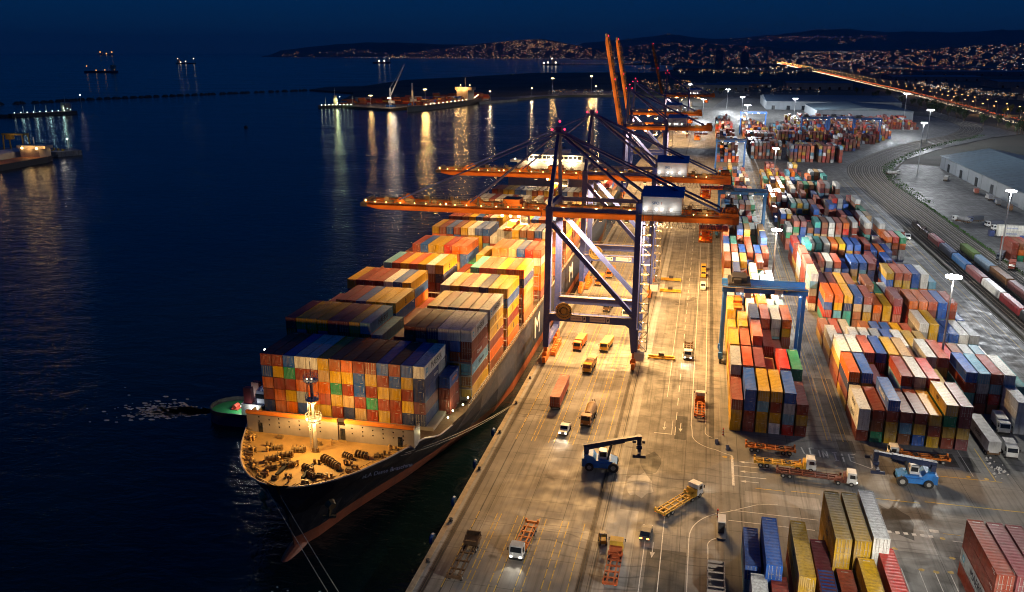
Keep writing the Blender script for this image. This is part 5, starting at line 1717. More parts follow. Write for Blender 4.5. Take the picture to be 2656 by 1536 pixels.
# spare spreaders on the road edge
def floor_spreader(label, x, y):
    t = thing("spreader_frame", label, "spreader", (x, y, 0), 0, "yellow spreaders laid out on the quay road")
    b = MB(); b.box(-3.7, 3.7, -.35, .35, .5, 1.1)
    for s in (-1, 1): b.box(s * 3.6 - .2, s * 3.6 + .2, -1.3, 1.3, .25, .75); b.box(s * 1.6 - .5, s * 1.6 + .5, -.7, .7, .4, .95)
    b.box(-3.5, 3.5, .7, .95, .3, .6); b.box(-3.5, 3.5, -.95, -.7, .3, .6)
    b.build("beam", M_PAINT, t, col=YEL)
    b = MB(); b.box(-.8, .8, -.6, .6, 1.1, 1.9); b.build("head_block", M_STEELDK, t)
floor_spreader("yellow spreader beside the nearest crane's landside wheels", -8.5, 227.5)
floor_spreader("nearer of two yellow spreaders beyond the nearest crane", -9.2, 298.5)
floor_spreader("farther of two yellow spreaders beyond the nearest crane", -9.6, 314.5)
# quay road
tt = tractor_trailer("white truck with headlights on driving down the quay road", (-1.1, 227.5, 0), R(0), WHT, BRN, 9.5)
truck_light(-1.1, 227.5, 0, 900)
tractor_trailer("white cabbed truck pulling an empty orange trailer up the quay road", (2.65, 199.4, 0), R(180), WHT, ORG, 8.6, lamps=False)
for lab, y, c in (("white van second in line on the far quay road", 303, WHT), ("yellow van leading on the far quay road", 321, YEL), ("yellow van behind the leading one on the far quay road", 331, YEL)):
    v_ = thing("panel_van", lab, "van", (2.4, y, 0), 0)
    b = MB(); b.prismx([(0, .4), (0, 1.2), (.9, 1.5), (1.5, 2.2), (5.0, 2.2), (5.0, .4)], -.95, .95); b.build("body", M_PAINT, v_, col=c)
    b = MB(); b.add([(-.85, .92, 1.56), (.85, .92, 1.56), (.8, 1.46, 2.16), (-.8, 1.46, 2.16)], [(0, 1, 2, 3)]); b.build("windscreen", M_GLASS, v_)
    wheels(v_, [(-.9, 1.0), (.9, 1.0), (-.9, 4.0), (.9, 4.0)], .38)
# crossing in front of the container block: parked trailers and moving trucks (facing +x: rz = 90)
tractor_trailer("orange empty trailer without a truck before the gantry block", (23.2, 174.2, 0), R(88.5), WHT, (.50, .16, .03), 10.4, cabon=False, spares=True, tail=False, name="container_trailer", cat="trailer")
tractor_trailer("white cabbed truck with long yellow empty trailer before the gantry block", (26.6, 167.3, 0), R(89), WHT, YEL, 9.4, lamps=False, spares=True)
tractor_trailer("white cabbed truck with dark empty trailer crossing below the yellow one", (34.0, 162.9, 0), R(86), WHT, (.14, .045, .03), 12.5)
tractor_trailer("white cabbed truck with yellow trailer turning across the wide junction", (2.9, 152.2, 0), R(147), WHT, YEL, 9.8)
truck_light(2.9, 152.2, R(147), 600)
car = thing("car", "dark car with glowing amber rear lamps heading up the lower road", "car", (-5.9, 137.2, 0), R(176))
b = MB(); b.prismx([(0, .35), (0, .8), (1.2, .95), (1.9, 1.45), (3.4, 1.45), (4.3, 1.0), (4.6, .9), (4.6, .35)], -.9, .9); b.build("body", M_PAINT, car, col=(.06, .055, .06))
b = MB(); b.add([(-.8, 3.45, 1.44), (.8, 3.45, 1.44), (.8, 4.25, 1.04), (-.8, 4.25, 1.04)], [(3, 2, 1, 0)]); b.build("rear_window", M_GLASS, car)
for s in (-1, 1):
    b = MB(); b.cbox((s * .62, 4.62, .78), (.42, .1, .2)); b.build("tail_light", G_TAILO, car)
    b = MB(); b.cbox((s * .62, -.02, .68), (.36, .06, .18)); b.build("headlight", G_HEAD, car)
wheels(car, [(-.85, .9), (.85, .9), (-.85, 3.6), (.85, 3.6)], .36)
tractor_trailer("white cabbed truck with orange trailer parked behind the bright reach stacker", (42.6, 177.4, 0), R(-91), WHT, ORG, 9.2, lamps=False, spares=True)
# trailers and white vans right of the middle block
def box_trailer(label, x, y, L, rz=0.0, col=WHT, cab=False, txt=None, hb=3.8):
    t = thing("box_trailer", label, "trailer", (x, y, 0), rz)
    b = MB(); b.box(-1.25, 1.25, 0, L, 1.2, hb)
    bd = b.build("box_body", M_PAINT, t, col=col)
    b = MB()
    for s in (-1, 1):
        for z in (1.2, hb - .1): b.box(s * 1.25 - .04, s * 1.25 + .04, -.03, L + .03, z, z + .12)
        b.box(s * 1.19 - .07, s * 1.19 + .07, -.03, 0, 1.2, hb)
    for q in (-.6, 0, .6): b.box(q - .03, q + .03, -.05, 0, 1.3, hb - .1)
    b.build("edge_trim", M_GREYW, t)
    chassis_part(t, 0, L, BRN, z=1.0)
    wheels(t, [(-1, 1.2), (1, 1.2), (-1, 2.5), (1, 2.5), (-1, L - 2), (1, L - 2)])
    if txt: lettering("lettering", txt, M_INK, bd, (-1.27, L * .5, (1.2 + hb) / 2), FACE_L, 1.3, .01)
    return t
box_trailer("long white box trailer parked beside the middle block's corner", 64.7, 182.0, 15.0, txt="MAERSK")
def van(label, loc, rz=0.0, col=WHT, L=6.2, box=True):
    t = thing("box_van", label, "van", loc, rz)
    cab_part(t, 0, col, lamps=False)
    b = MB(); b.box(-1.1, 1.1, 2.0, L, 1.0, 3.3); b.build("load_body", M_PAINT, t, col=col)
    wheels(t, [(-1, 1.0), (1, 1.0), (-1, L - 1.2), (1, L - 1.2)])
    return t
van("white truck parked alone beside the long white trailer's rear", (68.2, 181.6, 0), R(-2), WHT, 4.6)
van("white box van behind the long white trailer", (70.6, 194.5, 0), R(-2), WHT, 7.2)
for z, tw in ((0.0, "bottom"), (2.62, "middle"), (5.24, "top")):
    o = link("shipping_container", proto(14.4, True)[0], None, (74.2, 203.3, z), 0, (.55, .57, .57) if z else (.42, .46, .50))
    tag(o, "%s pale grey container of the stack by the white vans" % tw, "container", "pale stack by the white vans")
    link("corner_frame", proto(14.4, True)[1], o, (0, 0, 0), 0, (.5, .52, .52))
    for sx in (-1, 1):
        link("door", DOOR, o, (sx * (CW / 4 - .06), -7.16, 0), 0, (.55, .57, .57))
sk = MB()
random.seed(5)
for k in range(26): sk.octa((63.6 + random.gauss(0, .8), 176.6 + random.gauss(0, 2.2), .12), random.uniform(.15, .4))
tag(sk.build("scattered_litter", M_SHIPW), "loose pale litter heap on the ground by the white trailer", "litter", None, "stuff")
# gate lane by the lower road: barrier posts, hut, open skip
hut = thing("gate_hut", "small dark ticket hut on the island by the lower road", "hut", (7.2, 139.5, 0))
b = MB(); b.box(-.8, .8, -3.0, 3.0, 0, .25); b.build("island", M_LIGHT, hut)
b = MB(); b.box(-.55, .55, -1.2, 1.2, .25, 2.5); b.build("cabin", M_STEELDK, hut)
b = MB(); b.box(-.7, .7, -1.4, 1.4, 2.5, 2.65); b.build("roof", M_GREYW, hut)
sk_ = thing("open_skip", "open topped grey steel skip at the bottom of the gate lane", "skip", (6.1, 118.0, 0))
b = MB()
for x in (-1.35, 1.35): b.box(x - .08, x + .08, 0, 8.2, 0, 2.3)
for y in (0, 8.2): b.box(-1.43, 1.43, y - .08, y + .08, 0, 2.3)
b.box(-1.35, 1.35, 0, 8.2, .1, .2)
for k in range(4): b.box(-1.4, 1.4, 1 + k * 2 - .1, 1 + k * 2 + .1, 2.1, 2.3)
b.build("shell", M_BUFF, sk_)
def red_post(label, x, y):
    t = thing("barrier_post", label, "post", (x, y, 0))
    for k in range(5):
        b = MB(); b.tube((0, 0, k * .34), (0, 0, (k + 1) * .34), .16, n=10); b.build("band", paint("post_red", (.55, .04, .03), .5, dirt=.2) if k % 2 == 0 else M_SHIPW, t)
red_post("red and white post at the corner of the gantry block", 8.1, 180.6)
red_post("red and white post beside the small ticket hut", 6.6, 144.2)
for lab, x, y in (("first grey concrete barrier beside the gantry block corner", 6.6, 176.4), ("second grey concrete barrier beside the gantry block corner", 8.9, 174.0)):
    o = MB().prismx([(-1, 0), (-1, .3), (-.2, .9), (.2, .9), (1, .3), (1, 0)], -.35, .35).build("concrete_barrier", M_LIGHT, None, loc=(x, y, 0.02)); tag(o, lab, "barrier", "concrete barriers at the junction")

# ------------------------------------------------------------------ tug by the bow, with its foam
tug = thing("tugboat", "green decked tugboat with lit cabin pressed behind the big ship's bow", "tug", (-116.2, 171.5, W), R(0))
def tug_outline(inset, n=12):
    pts = []
    for k in range(n + 1):
        a = PI / 2 + PI * k / n
        pts.append((5.6 + (5.8 - inset) * math.cos(a), (5.3 - inset) * math.sin(a)))
    return pts + [(22, -(5.0 - inset)), (27.5, -(2.4 - inset * .4)), (28.8 - inset, 0), (27.5, 2.4 - inset * .4), (22, 5.0 - inset)]
b = MB(); b.prism(tug_outline(0), -.8, 2.3); b.build("hull", paint("tug_hull", (.02, .03, .075), .4, dirt=.3), tug)
b = MB(); o_ = tug_outline(.5); b.add([(x, y, 2.32) for x, y in o_], [tuple(range(len(o_)))]); b.build("deck", paint("tug_green_deck", (.02, .20, .06), .5, dirt=.2), tug)
b = MB(); o_ = tug_outline(.1)
for p, q in zip(o_, o_[1:] + o_[:1]): b.bar((p[0], p[1], 2.8), (q[0], q[1], 2.8), .22, 1.0)
b.build("bulwark", M_STEELDK, tug)
b = MB(); b.box(9.5, 20, -3.0, 3.0, 2.3, 5.2); th = b.build("deckhouse", M_GREYW, tug)
b = MB(); b.prism([(13.5, -2.2), (19, -2.2), (19.8, 0), (19, 2.2), (13.5, 2.2), (13, 0)], 5.2, 8.6); wh_ = b.build("wheelhouse", paint("tug_cabin", (.28, .32, .46), .5, dirt=.1), tug)
b = MB(); b.box(13.2, 19.3, -2.24, 2.24, 6.6, 7.8); b.build("wheelhouse_window", M_GLASS, wh_)
b = MB(); b.box(10.2, 12.2, -2.6, -1.2, 5.2, 9.2); b.box(10.2, 12.2, 1.2, 2.6, 5.2, 9.2); b.build("funnel", paint("funnel_dark_red", (.10, .015, .02), .5, dirt=.2), tug)
b = MB()
for s in (-.5, .5): b.bar((15.5, s, 8.6), (15.5, s * .6, 16.5), .16)
for z in (10.5, 12.5, 14.5): b.bar((15.5, -.8, z), (15.5, .8, z), .12)
b.bar((15.5, 0, 16.5), (15.5, 0, 18.5), .1); b.build("signal_mast", paint("mast_red", (.30, .06, .05), .5, dirt=.2), tug)
b = MB(); b.tube((6.2, -.9, 3.0), (6.2, .9, 3.0), .6, n=10); b.box(5.4, 7.2, -1.2, 1.2, 2.3, 2.6); b.build("towing_winch", paint("winch_red", (.42, .06, .04), .5, dirt=.3), tug)
for p, r_ in (((9.3, -2.2, 4.2), .35), ((9.3, 1.0, 4.2), .35), ((12.5, -3.1, 4.2), .3), ((17, -3.1, 4.2), .3), ((15.5, 0, 18.6), .25), ((15.6, -.6, 9.2), .3)):
    b = MB(); b.sphere(p, r_, 6, 4); b.build("deck_lamp", G_WHITE, tug)
point("tug_light", (-116.2 + 8.4, 171.5 - 1, 1.6), (1, .98, .85), 900, .3)
point("tug_light", (-116.2 + 13, 171.5 - 4.0, 1.4), (1, .98, .85), 300, .3)
foam = MB()
random.seed(9)
for k in range(700):
    d = abs(random.gauss(0, 1))
    x = -118.5 - d * 9; y = 172.5 - d * 1.2 + random.gauss(0, .5 + d * 1.6)
    s = random.uniform(.15, .75) / (1 + d * .25)
    foam.add([(x + s * math.cos(a) * 1.8, y + s * math.sin(a), W + .05) for a in (0, 1.3, 2.4, 3.5, 4.8)], [(0, 1, 2, 3, 4)])
for k in range(60):
    x, y = -60 + random.gauss(0, 4), 108.5 + random.gauss(0, .8)
    s = random.uniform(.04, .16)
    foam.add([(x + s * math.cos(a) * 1.6, y + s * math.sin(a), W + .05) for a in (0, 1.3, 2.4, 3.5, 4.8)], [(0, 1, 2, 3, 4)])
tag(foam.build("sea_foam", paint("foam_white", (.55, .62, .60), .9, dirt=.1)), "white foam churned up on the water behind the tug", "foam", None, "stuff")
# ------------------------------------------------------------------ railway, trains, truck park, sheds, highway
def smooth_path(pts, step=12.0):
    out = []
    n = len(pts)
    for i in range(n - 1):
        p0, p1, p2, p3 = pts[max(0, i - 1)], pts[i], pts[i + 1], pts[min(n - 1, i + 2)]
        L = math.hypot(p2[0] - p1[0], p2[1] - p1[1]); m = max(2, int(L / step))
        for k in range(m):
            t = k / m
            f = lambda a, b_, c, d: .5 * (2 * b_ + (c - a) * t + (2 * a - 5 * b_ + 4 * c - d) * t * t + (3 * b_ - a - 3 * c + d) * t ** 3)
            out.append((f(p0[0], p1[0], p2[0], p3[0]), f(p0[1], p1[1], p2[1], p3[1])))
    return out + [pts[-1]]
def offset(path, d):
    out = []
    for i, (x, y) in enumerate(path):
        a, c = path[max(0, i - 1)], path[min(len(path) - 1, i + 1)]
        tx, ty = c[0] - a[0], c[1] - a[1]; L = math.hypot(tx, ty) or 1
        out.append((x + ty / L * d, y - tx / L * d))
    return out
def ribbon(b, path, w_, z):
    l, r = offset(path, -w_ / 2), offset(path, w_ / 2)
    vs = [(x, y, z) for x, y in l] + [(x, y, z) for x, y in r]
    n = len(path)
    return b.add(vs, [(i, n + i, n + i + 1, i + 1) for i in range(n - 1)])
RAILP = smooth_path([(102.5, 60), (102.5, 300), (102.5, 480), (102.7, 600), (108.5, 670), (122.5, 722), (166, 826), (212, 912), (252, 975), (285, 1058), (300, 1132), (305, 1271), (306, 1411), (300, 1700)])
m, nt, out = nodes_of("track_ballast")
b_ = N(nt, "ShaderNodeBsdfPrincipled", i_Roughness=.95)
pos = geo_pos(nt)
c_ = mixcol(nt, (.085, .075, .06), (.045, .04, .034), ramp(nt, noise(nt, scaled(nt, pos, (.9, .05, 1)), 1, 5), .35, .65))
c_ = mixcol(nt, c_, (.14, .125, .105), ramp(nt, noise(nt, pos, 2.2, 4), .5, .75))
nt.links.new(c_, b_.inputs["Base Color"]); nt.links.new(b_.outputs[0], out.inputs[0])
M_BALLAST = m
bed = MB(); ribbon(bed, offset(RAILP, 9.0), 25.0, .03)
tag(bed.build("railway_bed", M_BALLAST), kind="structure")
pw = MB()
for d in (-2.4, 2.35, 7.1, 11.9, 16.6, 21.2): ribbon(pw, offset(RAILP, d), .7, .045)
tag(pw.build("track_walkway", paint("walkway_gravel", (.26, .235, .20), .9, dirt=.4, dscale=.3)), kind="structure")
TR = [0, 4.7, 9.6, 14.3, 19.0]
M_SLEEP = paint("sleeper_concrete", (.20, .18, .155), .85, dirt=.5)
for i, d in enumerate(TR):
    t = thing("railway_track", "%s railway track counted from the container yard side" % words_n[i], "railway track", (0, 0, 0), 0, "railway tracks beside the yard")
    p = offset(RAILP, d)
    b = MB()
    for g in (-.75, .75):
        q = offset(p, g)
        for a, c in zip(q[:-1], q[1:]): b.bar((a[0], a[1], .16), (c[0], c[1], .16), .24, .16)
    b.build("rail", paint("track_rail", (.40, .36, .30), .75, 0, dirt=.4, spec=.12), t)
    b = MB()
    for k, (x, y) in enumerate(p):
        if y < 640:
            for j in range(5): b.box(x - 1.3, x + 1.3, y + j * 2.4 - .14, y + j * 2.4 + .14, .035, .085)
    b.build("sleepers", M_SLEEP, t)
# kerb wall and green verge beside the outer track
vg = MB(); ribbon(vg, [p for p in offset(RAILP, 22.6) if p[1] < 1000], 2.2, .05)
tag(vg.build("verge_soil", M_SOIL), kind="structure")
random.seed(21)
gr = MB()
vp = [p for p in offset(RAILP, 22.8) if 120 < p[1] < 1000]
for k in range(2600):
    i = random.randrange(len(vp) - 1); t_ = random.random()
    wv = 1.1 if vp[i][1] < 520 else 6.5
    x = vp[i][0] + (vp[i + 1][0] - vp[i][0]) * t_ + random.uniform(-wv * .3, wv); y = vp[i][1] + (vp[i + 1][1] - vp[i][1]) * t_ + random.uniform(-1, 1)
    h = random.uniform(.25, .9); a = random.uniform(0, PI); ww = random.uniform(.25, .6)
    gr.add([(x - ww * math.cos(a), y - ww * math.sin(a), .05), (x + ww * math.cos(a), y + ww * math.sin(a), .05), (x + random.uniform(-.3, .3), y + random.uniform(-.3, .3), h)], [(0, 1, 2)])
tag(gr.build("grass_verge", paint("verge_grass", (.055, .13, .025), .9, dirt=.4)), "rough green grass strip between the tracks and the truck park", "grass", None, "stuff")
# wagons
def wagon(label, x, y, L, col, kind):
    t = thing("freight_wagon", label, "wagon", (x, y, .25), 0, "freight wagons standing on the tracks")
    b = MB(); b.box(-1.35, 1.35, 0, L - .7, .75, 1.15)
    for s in (0, L - .7): b.box(-1.2, 1.2, s - .25 if s else -.25, s + .25, .8, 1.1)
    b.build("underframe", M_STEELDK, t)
    for k in (1.9, L - 2.6):
        b = MB()
        for d in (-.95, .95):
            for s in (-.75, .75): b.tube((s - .08, k + d, .45), (s + .08, k + d, .45), .45, n=10)
        for s in (-.95, .95): b.box(s - .08, s + .08, k - 1.5, k + 1.5, .35, .75)
        b.build("bogie", M_BLACK, t)
    b = MB()
    if kind == "box":
        b.prismy([(-1.45, 1.15), (-1.45, 3.1), (-1.0, 3.65), (1.0, 3.65), (1.45, 3.1), (1.45, 1.15)], .1, L - .8)
        for k in range(int(L / 1.6)): b.box(-1.5, 1.5, .3 + k * 1.6, .42 + k * 1.6, 1.15, 3.08)
    elif kind == "hopper":
        for s in (-1, 1): b.add([(s * 1.45, .1, 3.1), (s * 1.45, L - .8, 3.1), (s * 1.1, L - 1.4, 1.15), (s * 1.1, .7, 1.15)], [(0, 1, 2, 3)])
        for a, c in ((.1, .7), (L - .8, L - 1.4)): b.add([(-1.45, a, 3.1), (1.45, a, 3.1), (1.1, c, 1.15), (-1.1, c, 1.15)], [(0, 1, 2, 3)])
        b.box(-1.1, 1.1, .8, L - 1.5, 2.2, 2.4)
        for s in (-1, 1): b.box(s * 1.45 - .08, s * 1.45 + .08, .1, L - .8, 3.0, 3.2)
    else:
        b.box(-1.3, 1.3, .3, L - 1.0, 1.2, 3.7)
        for k in range(int(L / .8)): b.box(-1.34, 1.34, .5 + k * .8, .62 + k * .8, 1.3, 3.72)
    b.build("wagon_body", M_PAINT, t, col=col)
W1 = [("pale blue covered", (.42, .50, .58), "box"), ("dark grey covered", (.075, .08, .085), "box"), ("bright red covered", (.42, .05, .06), "box"), ("white and grey covered", (.55, .55, .54), "box"), ("maroon covered", (.20, .06, .07), "box"),
      ("blue covered", (.03, .13, .33), "box"), ("dark navy", (.05, .07, .13), "box"), ("dull red covered", (.26, .05, .06), "box"), ("dark open hopper", (.06, .04, .04), "hopper"), ("darkest open hopper", (.045, .035, .035), "hopper")]
y = 249.5
for i, (nm, c, k) in enumerate(W1):
    L = 20.5 if i < 8 else 17
    wagon(nm + " wagon on the track nearest the container yard", 104.6, y, L - .6, c, k); y += L
W2 = [("blue low", (.03, .10, .24), "flat"), ("dark maroon", (.09, .035, .04), "box"), ("maroon long", (.15, .05, .055), "box"), ("brown", (.19, .09, .04), "flat"), ("blue grey covered", (.16, .24, .32), "box"), ("olive green", (.12, .19, .06), "flat")]
y = 268
for i, (nm, c, k) in enumerate(W2):
    wagon(nm + " wagon on the track nearer the truck park", 112.9, y, 20.0, c, k); y += 20.8

# truck park
PARK = [(128.0, 468, -140, WHT, (.28, .28, .28)), (134.5, 465, -60, (.10, .12, .2), (.06, .07, .09)), (139.5, 454, -75, WHT, (.08, .09, .12)), (139.8, 445, -80, WHT, (.20, .20, .20)), (163.5, 626, 160, WHT, (.45, .45, .43)), (166.5, 571, 170, WHT, (.40, .12, .08)),
        (167.0, 548, 175, WHT, (.35, .35, .36)), (166.8, 530, 170, (.03, .10, .3), (.2, .2, .2)), (168, 512, 165, (.5, .2, .05), (.25, .12, .05)), (137, 645, 100, WHT, WHT), (122.5, 360, -20, (.45, .1, .06), (.3, .08, .05)), (123, 377, -25, (.1, .12, .15), (.12, .12, .14))]
names_ = ["silver tanker truck alone in the truck park", "dark truck beside the row of white cabs", "white cabbed truck in the middle of the truck park", "white cab with grey flatbed in the truck park", "white truck by the first warehouse door", "white cabbed truck with red load by the warehouse",
          "white cabbed truck with grey load along the warehouse", "blue truck along the warehouse wall", "orange truck along the warehouse's near end", "white van far out beside the green verge", "red truck beside the tall mast foot", "dark truck behind the tall mast foot"]
for i, (x, y, a, cc, bc) in enumerate(PARK):
    t = skip_truck(names_[i], (x, y, 0), R(a), cc, bc, 0 if i == 0 else 2 if i not in (3, 9) else 1)
tk = tractor_trailer("white cabbed truck on the road beside the tracks", (94.6, 411.5, 0), R(0), WHT, (.35, .10, .07), 10, lamps=True)
truck_light(94.6, 411.5, 0, 500)
for z, txt in ((0.9, "trameltia"), (3.55, "trameltia")):
    o = link("shipping_container", proto(12.0, False)[0], None, (143.0, 428.5, z), R(90), (.62, .60, .52))
    tag(o, "%s cream container with blue lettering beside the truck park mast" % ("lower" if z < 2 else "upper"), "container", "cream containers in the truck park")
    link("corner_frame", proto(12.0, False)[1], o, (0, 0, 0), 0, (.6, .58, .5))
    lettering("lettering", txt, paint("logo_blue2", (.05, .12, .35), .5, dirt=.1), o, (-CW / 2 - .02, 0, 1.35), FACE_L, 1.3, .01)
t_ = thing("container_trailer", "low trailer with blue cab under the cream lettered containers", "trailer", (143, 422.4, 0), 0)
b = MB(); b.box(-7, 6, 4.9, 7.3, .3, .86); b.build("bed", M_STEELDK, t_)
b = MB(); b.box(-9.4, -7.2, 4.9, 7.3, .6, 3.3); b.build("cab", M_PAINT, t_, col=(.04, .06, .16))
# warehouse with ribbed walls, dark doors and a low gable roof
wh = thing("warehouse", "grey ribbed warehouse with dark doors facing the truck park", "warehouse", (174.6, 505, 0))
M_WALL = paint("warehouse_wall", (.22, .25, .28), .6, dirt=.25, dscale=.2)
M_SROOF = paint("sheet_roof", (.10, .15, .18), .5, dirt=.35, dscale=.12)
b = MB(); b.box(0, 64, -160, 186, 0, 9.2); b.build("wall", M_WALL, wh)
for k in range(23):
    if k % 2 == 0:
        b = MB(); b.box(-.12, 0, -156 + k * 15, -155.4 + k * 15, 0, 9.2); b.build("wall_rib", paint("rib_grey", (.2, .22, .24), .6, dirt=.2), wh)
for yy in (-10, 26, 60, 92, 128, 160):
    b = MB(); b.box(-.15, 0, yy, yy + 5.5, 0, 5.6); b.build("door", M_GLASS, wh)
b = MB(); b.prismy([(-1, 9.2), (32, 15.5), (65, 9.2)], -161, 187)
rf = b.build("roof", M_SROOF, wh)
b = MB()
for k in range(40): b.bar((-.9, -158 + k * 8.8, 9.35), (31.5, -158 + k * 8.8, 15.55), .25, .12)
b.build("roof_seam", M_WALL, rf)
# grey sheds and industrial buildings farther inland
def shed(label, x0, x1, y0, y1, h, rise, wall=None, roof=None, group=None, lamps=0):
    t = thing("industrial_shed", label, "shed", (x0, y0, 0), 0, group)
    b = MB(); b.box(0, x1 - x0, 0, y1 - y0, 0, h); b.build("wall", wall or M_WALL, t)
    b = MB(); w_ = x1 - x0; d = y1 - y0
    if w_ > d: b.prismx([(-1, h), (d / 2, h + rise), (d + 1, h)], -1, w_ + 1)
    else: b.prismy([(-1, h), (w_ / 2, h + rise), (w_ + 1, h)], -1, d + 1)
    b.build("roof", roof or M_SROOF, t)
    b = MB(); k = 8
    while k < w_ - 8: b.box(k, k + 5, -.15, 0, 0, min(6, h * .6)); k += max(22, w_ / 9)
    if b.v: b.build("door_row", M_GLASS, t)
    return t
M_WALL2 = paint("shed_wall_dark", (.16, .18, .20), .7, dirt=.3, dscale=.1)
M_SROOF2 = paint("shed_roof_blue", (.05, .09, .14), .5, dirt=.3, dscale=.1)
shed("wide blue grey roofed shed at the back of the container yard", 88, 282, 1372, 1545, 12.5, 6, roof=M_SROOF2)
shed("pale fronted shed in front of the wide blue grey one", 140, 258, 1181, 1330, 11.5, 4)
SH = [(20, 150, 2250, 2330), (-60, 90, 2050, 2120), (180, 330, 2150, 2240), (560, 760, 1580, 1760), (640, 900, 1900, 2060), (700, 1000, 2350, 2500), (520, 640, 1350, 1440), (560, 820, 2900, 3100), (-180, 20, 4300, 4450), (60, 330, 3950, 4100), (380, 640, 4300, 4500), (800, 1400, 3600, 3900), (900, 1500, 5000, 5300), (250, 460, 5600, 5900)]
for i, (x0, x1, y0, y1) in enumerate(SH):
    shed("%s dark long shed on the plain, counting from the yard outward" % words_n[i], x0, x1, y0, y1, 9 + (i % 3) * 3, 3, M_WALL2, M_SROOF2, "long sheds on the dark plain")
for i, (x, y, h) in enumerate(((25, 5200, 95), (175, 5300, 90), (-330, 5000, 70))):
    t = thing("tower_block", ("taller pale tower block", "second pale tower block", "lit silo tower near the water")[i] + " rising from the far plain", "tower", (x, y, 0))
    b = MB(); b.box(0, 45, 0, 45, 0, h); b.build("wall", M_WALL2, t)
    b = MB(); b.box(10, 25, 10, 25, h, h + 8); b.build("roof_plant", M_WALL2, t)

# highway
HWY = smooth_path([(352, 500), (366, 800), (378, 1053), (392, 1318), (402, 1508), (424, 1968), (452, 3026), (500, 5000), (545, 7400)], 60)
hw = MB(); ribbon(hw, HWY, 34, .1); tag(hw.build("highway", M_ROAD), kind="structure")
def lamp_mesh():
    a = MB(); a.tube((0, 0, 0), (0, 0, 11), .14, .09, 6); a.bar((0, 0, 11), (2.0, 0, 11.5), .1)
    b = MB(); b.cbox((2.0, 0, 11.45), (1.0, .5, .25))
    return a.mesh("street_lamp", M_POLE), b.mesh("lamp_head", glow("lamp_street", (1.0, .48, .13), 14))
LA, LB = lamp_mesh()
G_STREET = glow("lamp_street", (1.0, .48, .13), 14)
far_l = MB()
n_l = 0
acc = 0
for side, d in (("harbour", -18), ("inland", 18)):
    p = offset(HWY, d); acc = 0
    for a, c in zip(p[:-1], p[1:]):
        acc += math.hypot(c[0] - a[0], c[1] - a[1])
        if acc < (42 if a[1] < 2000 else 70): continue
        acc = 0
        if 800 < a[1] < 2300:
            o = link("street_lamp", LA, None, (a[0], a[1], .1), 0 if d < 0 else PI)
            lh = link("lamp_head", LB, o); s_ = 1.35; lh.scale = (s_, s_, s_)
            tag(o, "amber street lamp of the row on the %s side of the highway" % side, "street lamp", "amber street lamps on the %s side of the highway" % side)
            n_l += 1
            if n_l % 3 == 0: point("street_light", (a[0], a[1], 11), (1, .55, .18), 9000, .5)
        elif a[1] >= 2300:
            r_ = a[1] / 833 * .2
            far_l.octa((a[0], a[1], 12), r_)
tag(far_l.build("distant_street_lights", G_STREET), "amber street lights running together where the highway fades away", "street lights", None, "stuff")
# traffic
tf = MB(); random.seed(31)
TC = [M_STEELDK, glow("traffic_head", (1, .80, .5), 5), glow("traffic_tail", (1, .16, .04), 4)]
for lane in (-13, -9.5, -6, 6, 9.5, 13):
    p = offset(HWY, lane)
    for i in range(len(p) - 1):
        for j in range(8 if p[i][1] < 2500 else 5):
            if random.random() < .45: continue
            t_ = random.random(); x = p[i][0] + (p[i + 1][0] - p[i][0]) * t_; y = p[i][1] + (p[i + 1][1] - p[i][1]) * t_
            if y < 600: continue
            s = max(1, y / 1500)
            tf.cur = 0; tf.box(x - .9, x + .9, y, y + 4.4, .35, 1.0); tf.box(x - .75, x + .75, y + 1.2, y + 3.8, 1.0, 1.5)
            tf.cur = 1 if lane < 0 else 2
            for q in (-.65, .65): tf.octa((x + q, y - .1, .8), .25 * s)
tag(tf.build("highway_traffic", TC), "stream of cars with white and red lamps on the highway", "traffic", None, "stuff")
# trees
M_LEAF = paint("tree_leaves", (.035, .065, .022), .9, dirt=.4, dscale=.9)
M_TRUNK = paint("tree_trunk", (.10, .07, .045), .9, dirt=.3)
def tree_meshes(seed):
    random.seed(seed)
    t = MB(); t.tube((0, 0, 0), (0, 0, 3.2), .3, .18, 7)
    c = MB()
    cl = []
    for k in range(7):
        a = random.uniform(0, 2 * PI); r_ = random.uniform(.4, 2.0)
        q = Vector((r_ * math.cos(a), r_ * math.sin(a), random.uniform(3.2, 6.6))); cl.append((q, random.uniform(1.0, 1.9)))
        t.tube((0, 0, 2.6), tuple(q), .13, .05, 5)
    for q, rr in cl:
        for k in range(90):
            d = Vector((random.gauss(0, 1), random.gauss(0, 1), random.gauss(0, .8))).normalized() * rr * random.uniform(.55, 1.05)
            p = q + d; s = random.uniform(.16, .42)
            u = Vector((random.gauss(0, 1), random.gauss(0, 1), random.gauss(0, 1))).normalized(); v = u.orthogonal().normalized()
            c.add([p - u * s, p + v * s * .7, p + u * s, p - v * s * .7], [(0, 1, 2, 3)])
    return t.mesh("trunk", M_TRUNK), c.mesh("crown", M_LEAF)
TREES = [tree_meshes(s) for s in (1, 2, 3)]
random.seed(77)
spots_ = [(random.uniform(318, 345), random.uniform(960, 1450)) for _ in range(26)] + [(random.uniform(300, 352), random.uniform(1500, 1950)) for _ in range(14)] + [(random.uniform(-110, 40), random.uniform(1850, 2020)) for _ in range(8)] + [(random.uniform(408, 425), random.uniform(950, 1600)) for _ in range(12)]
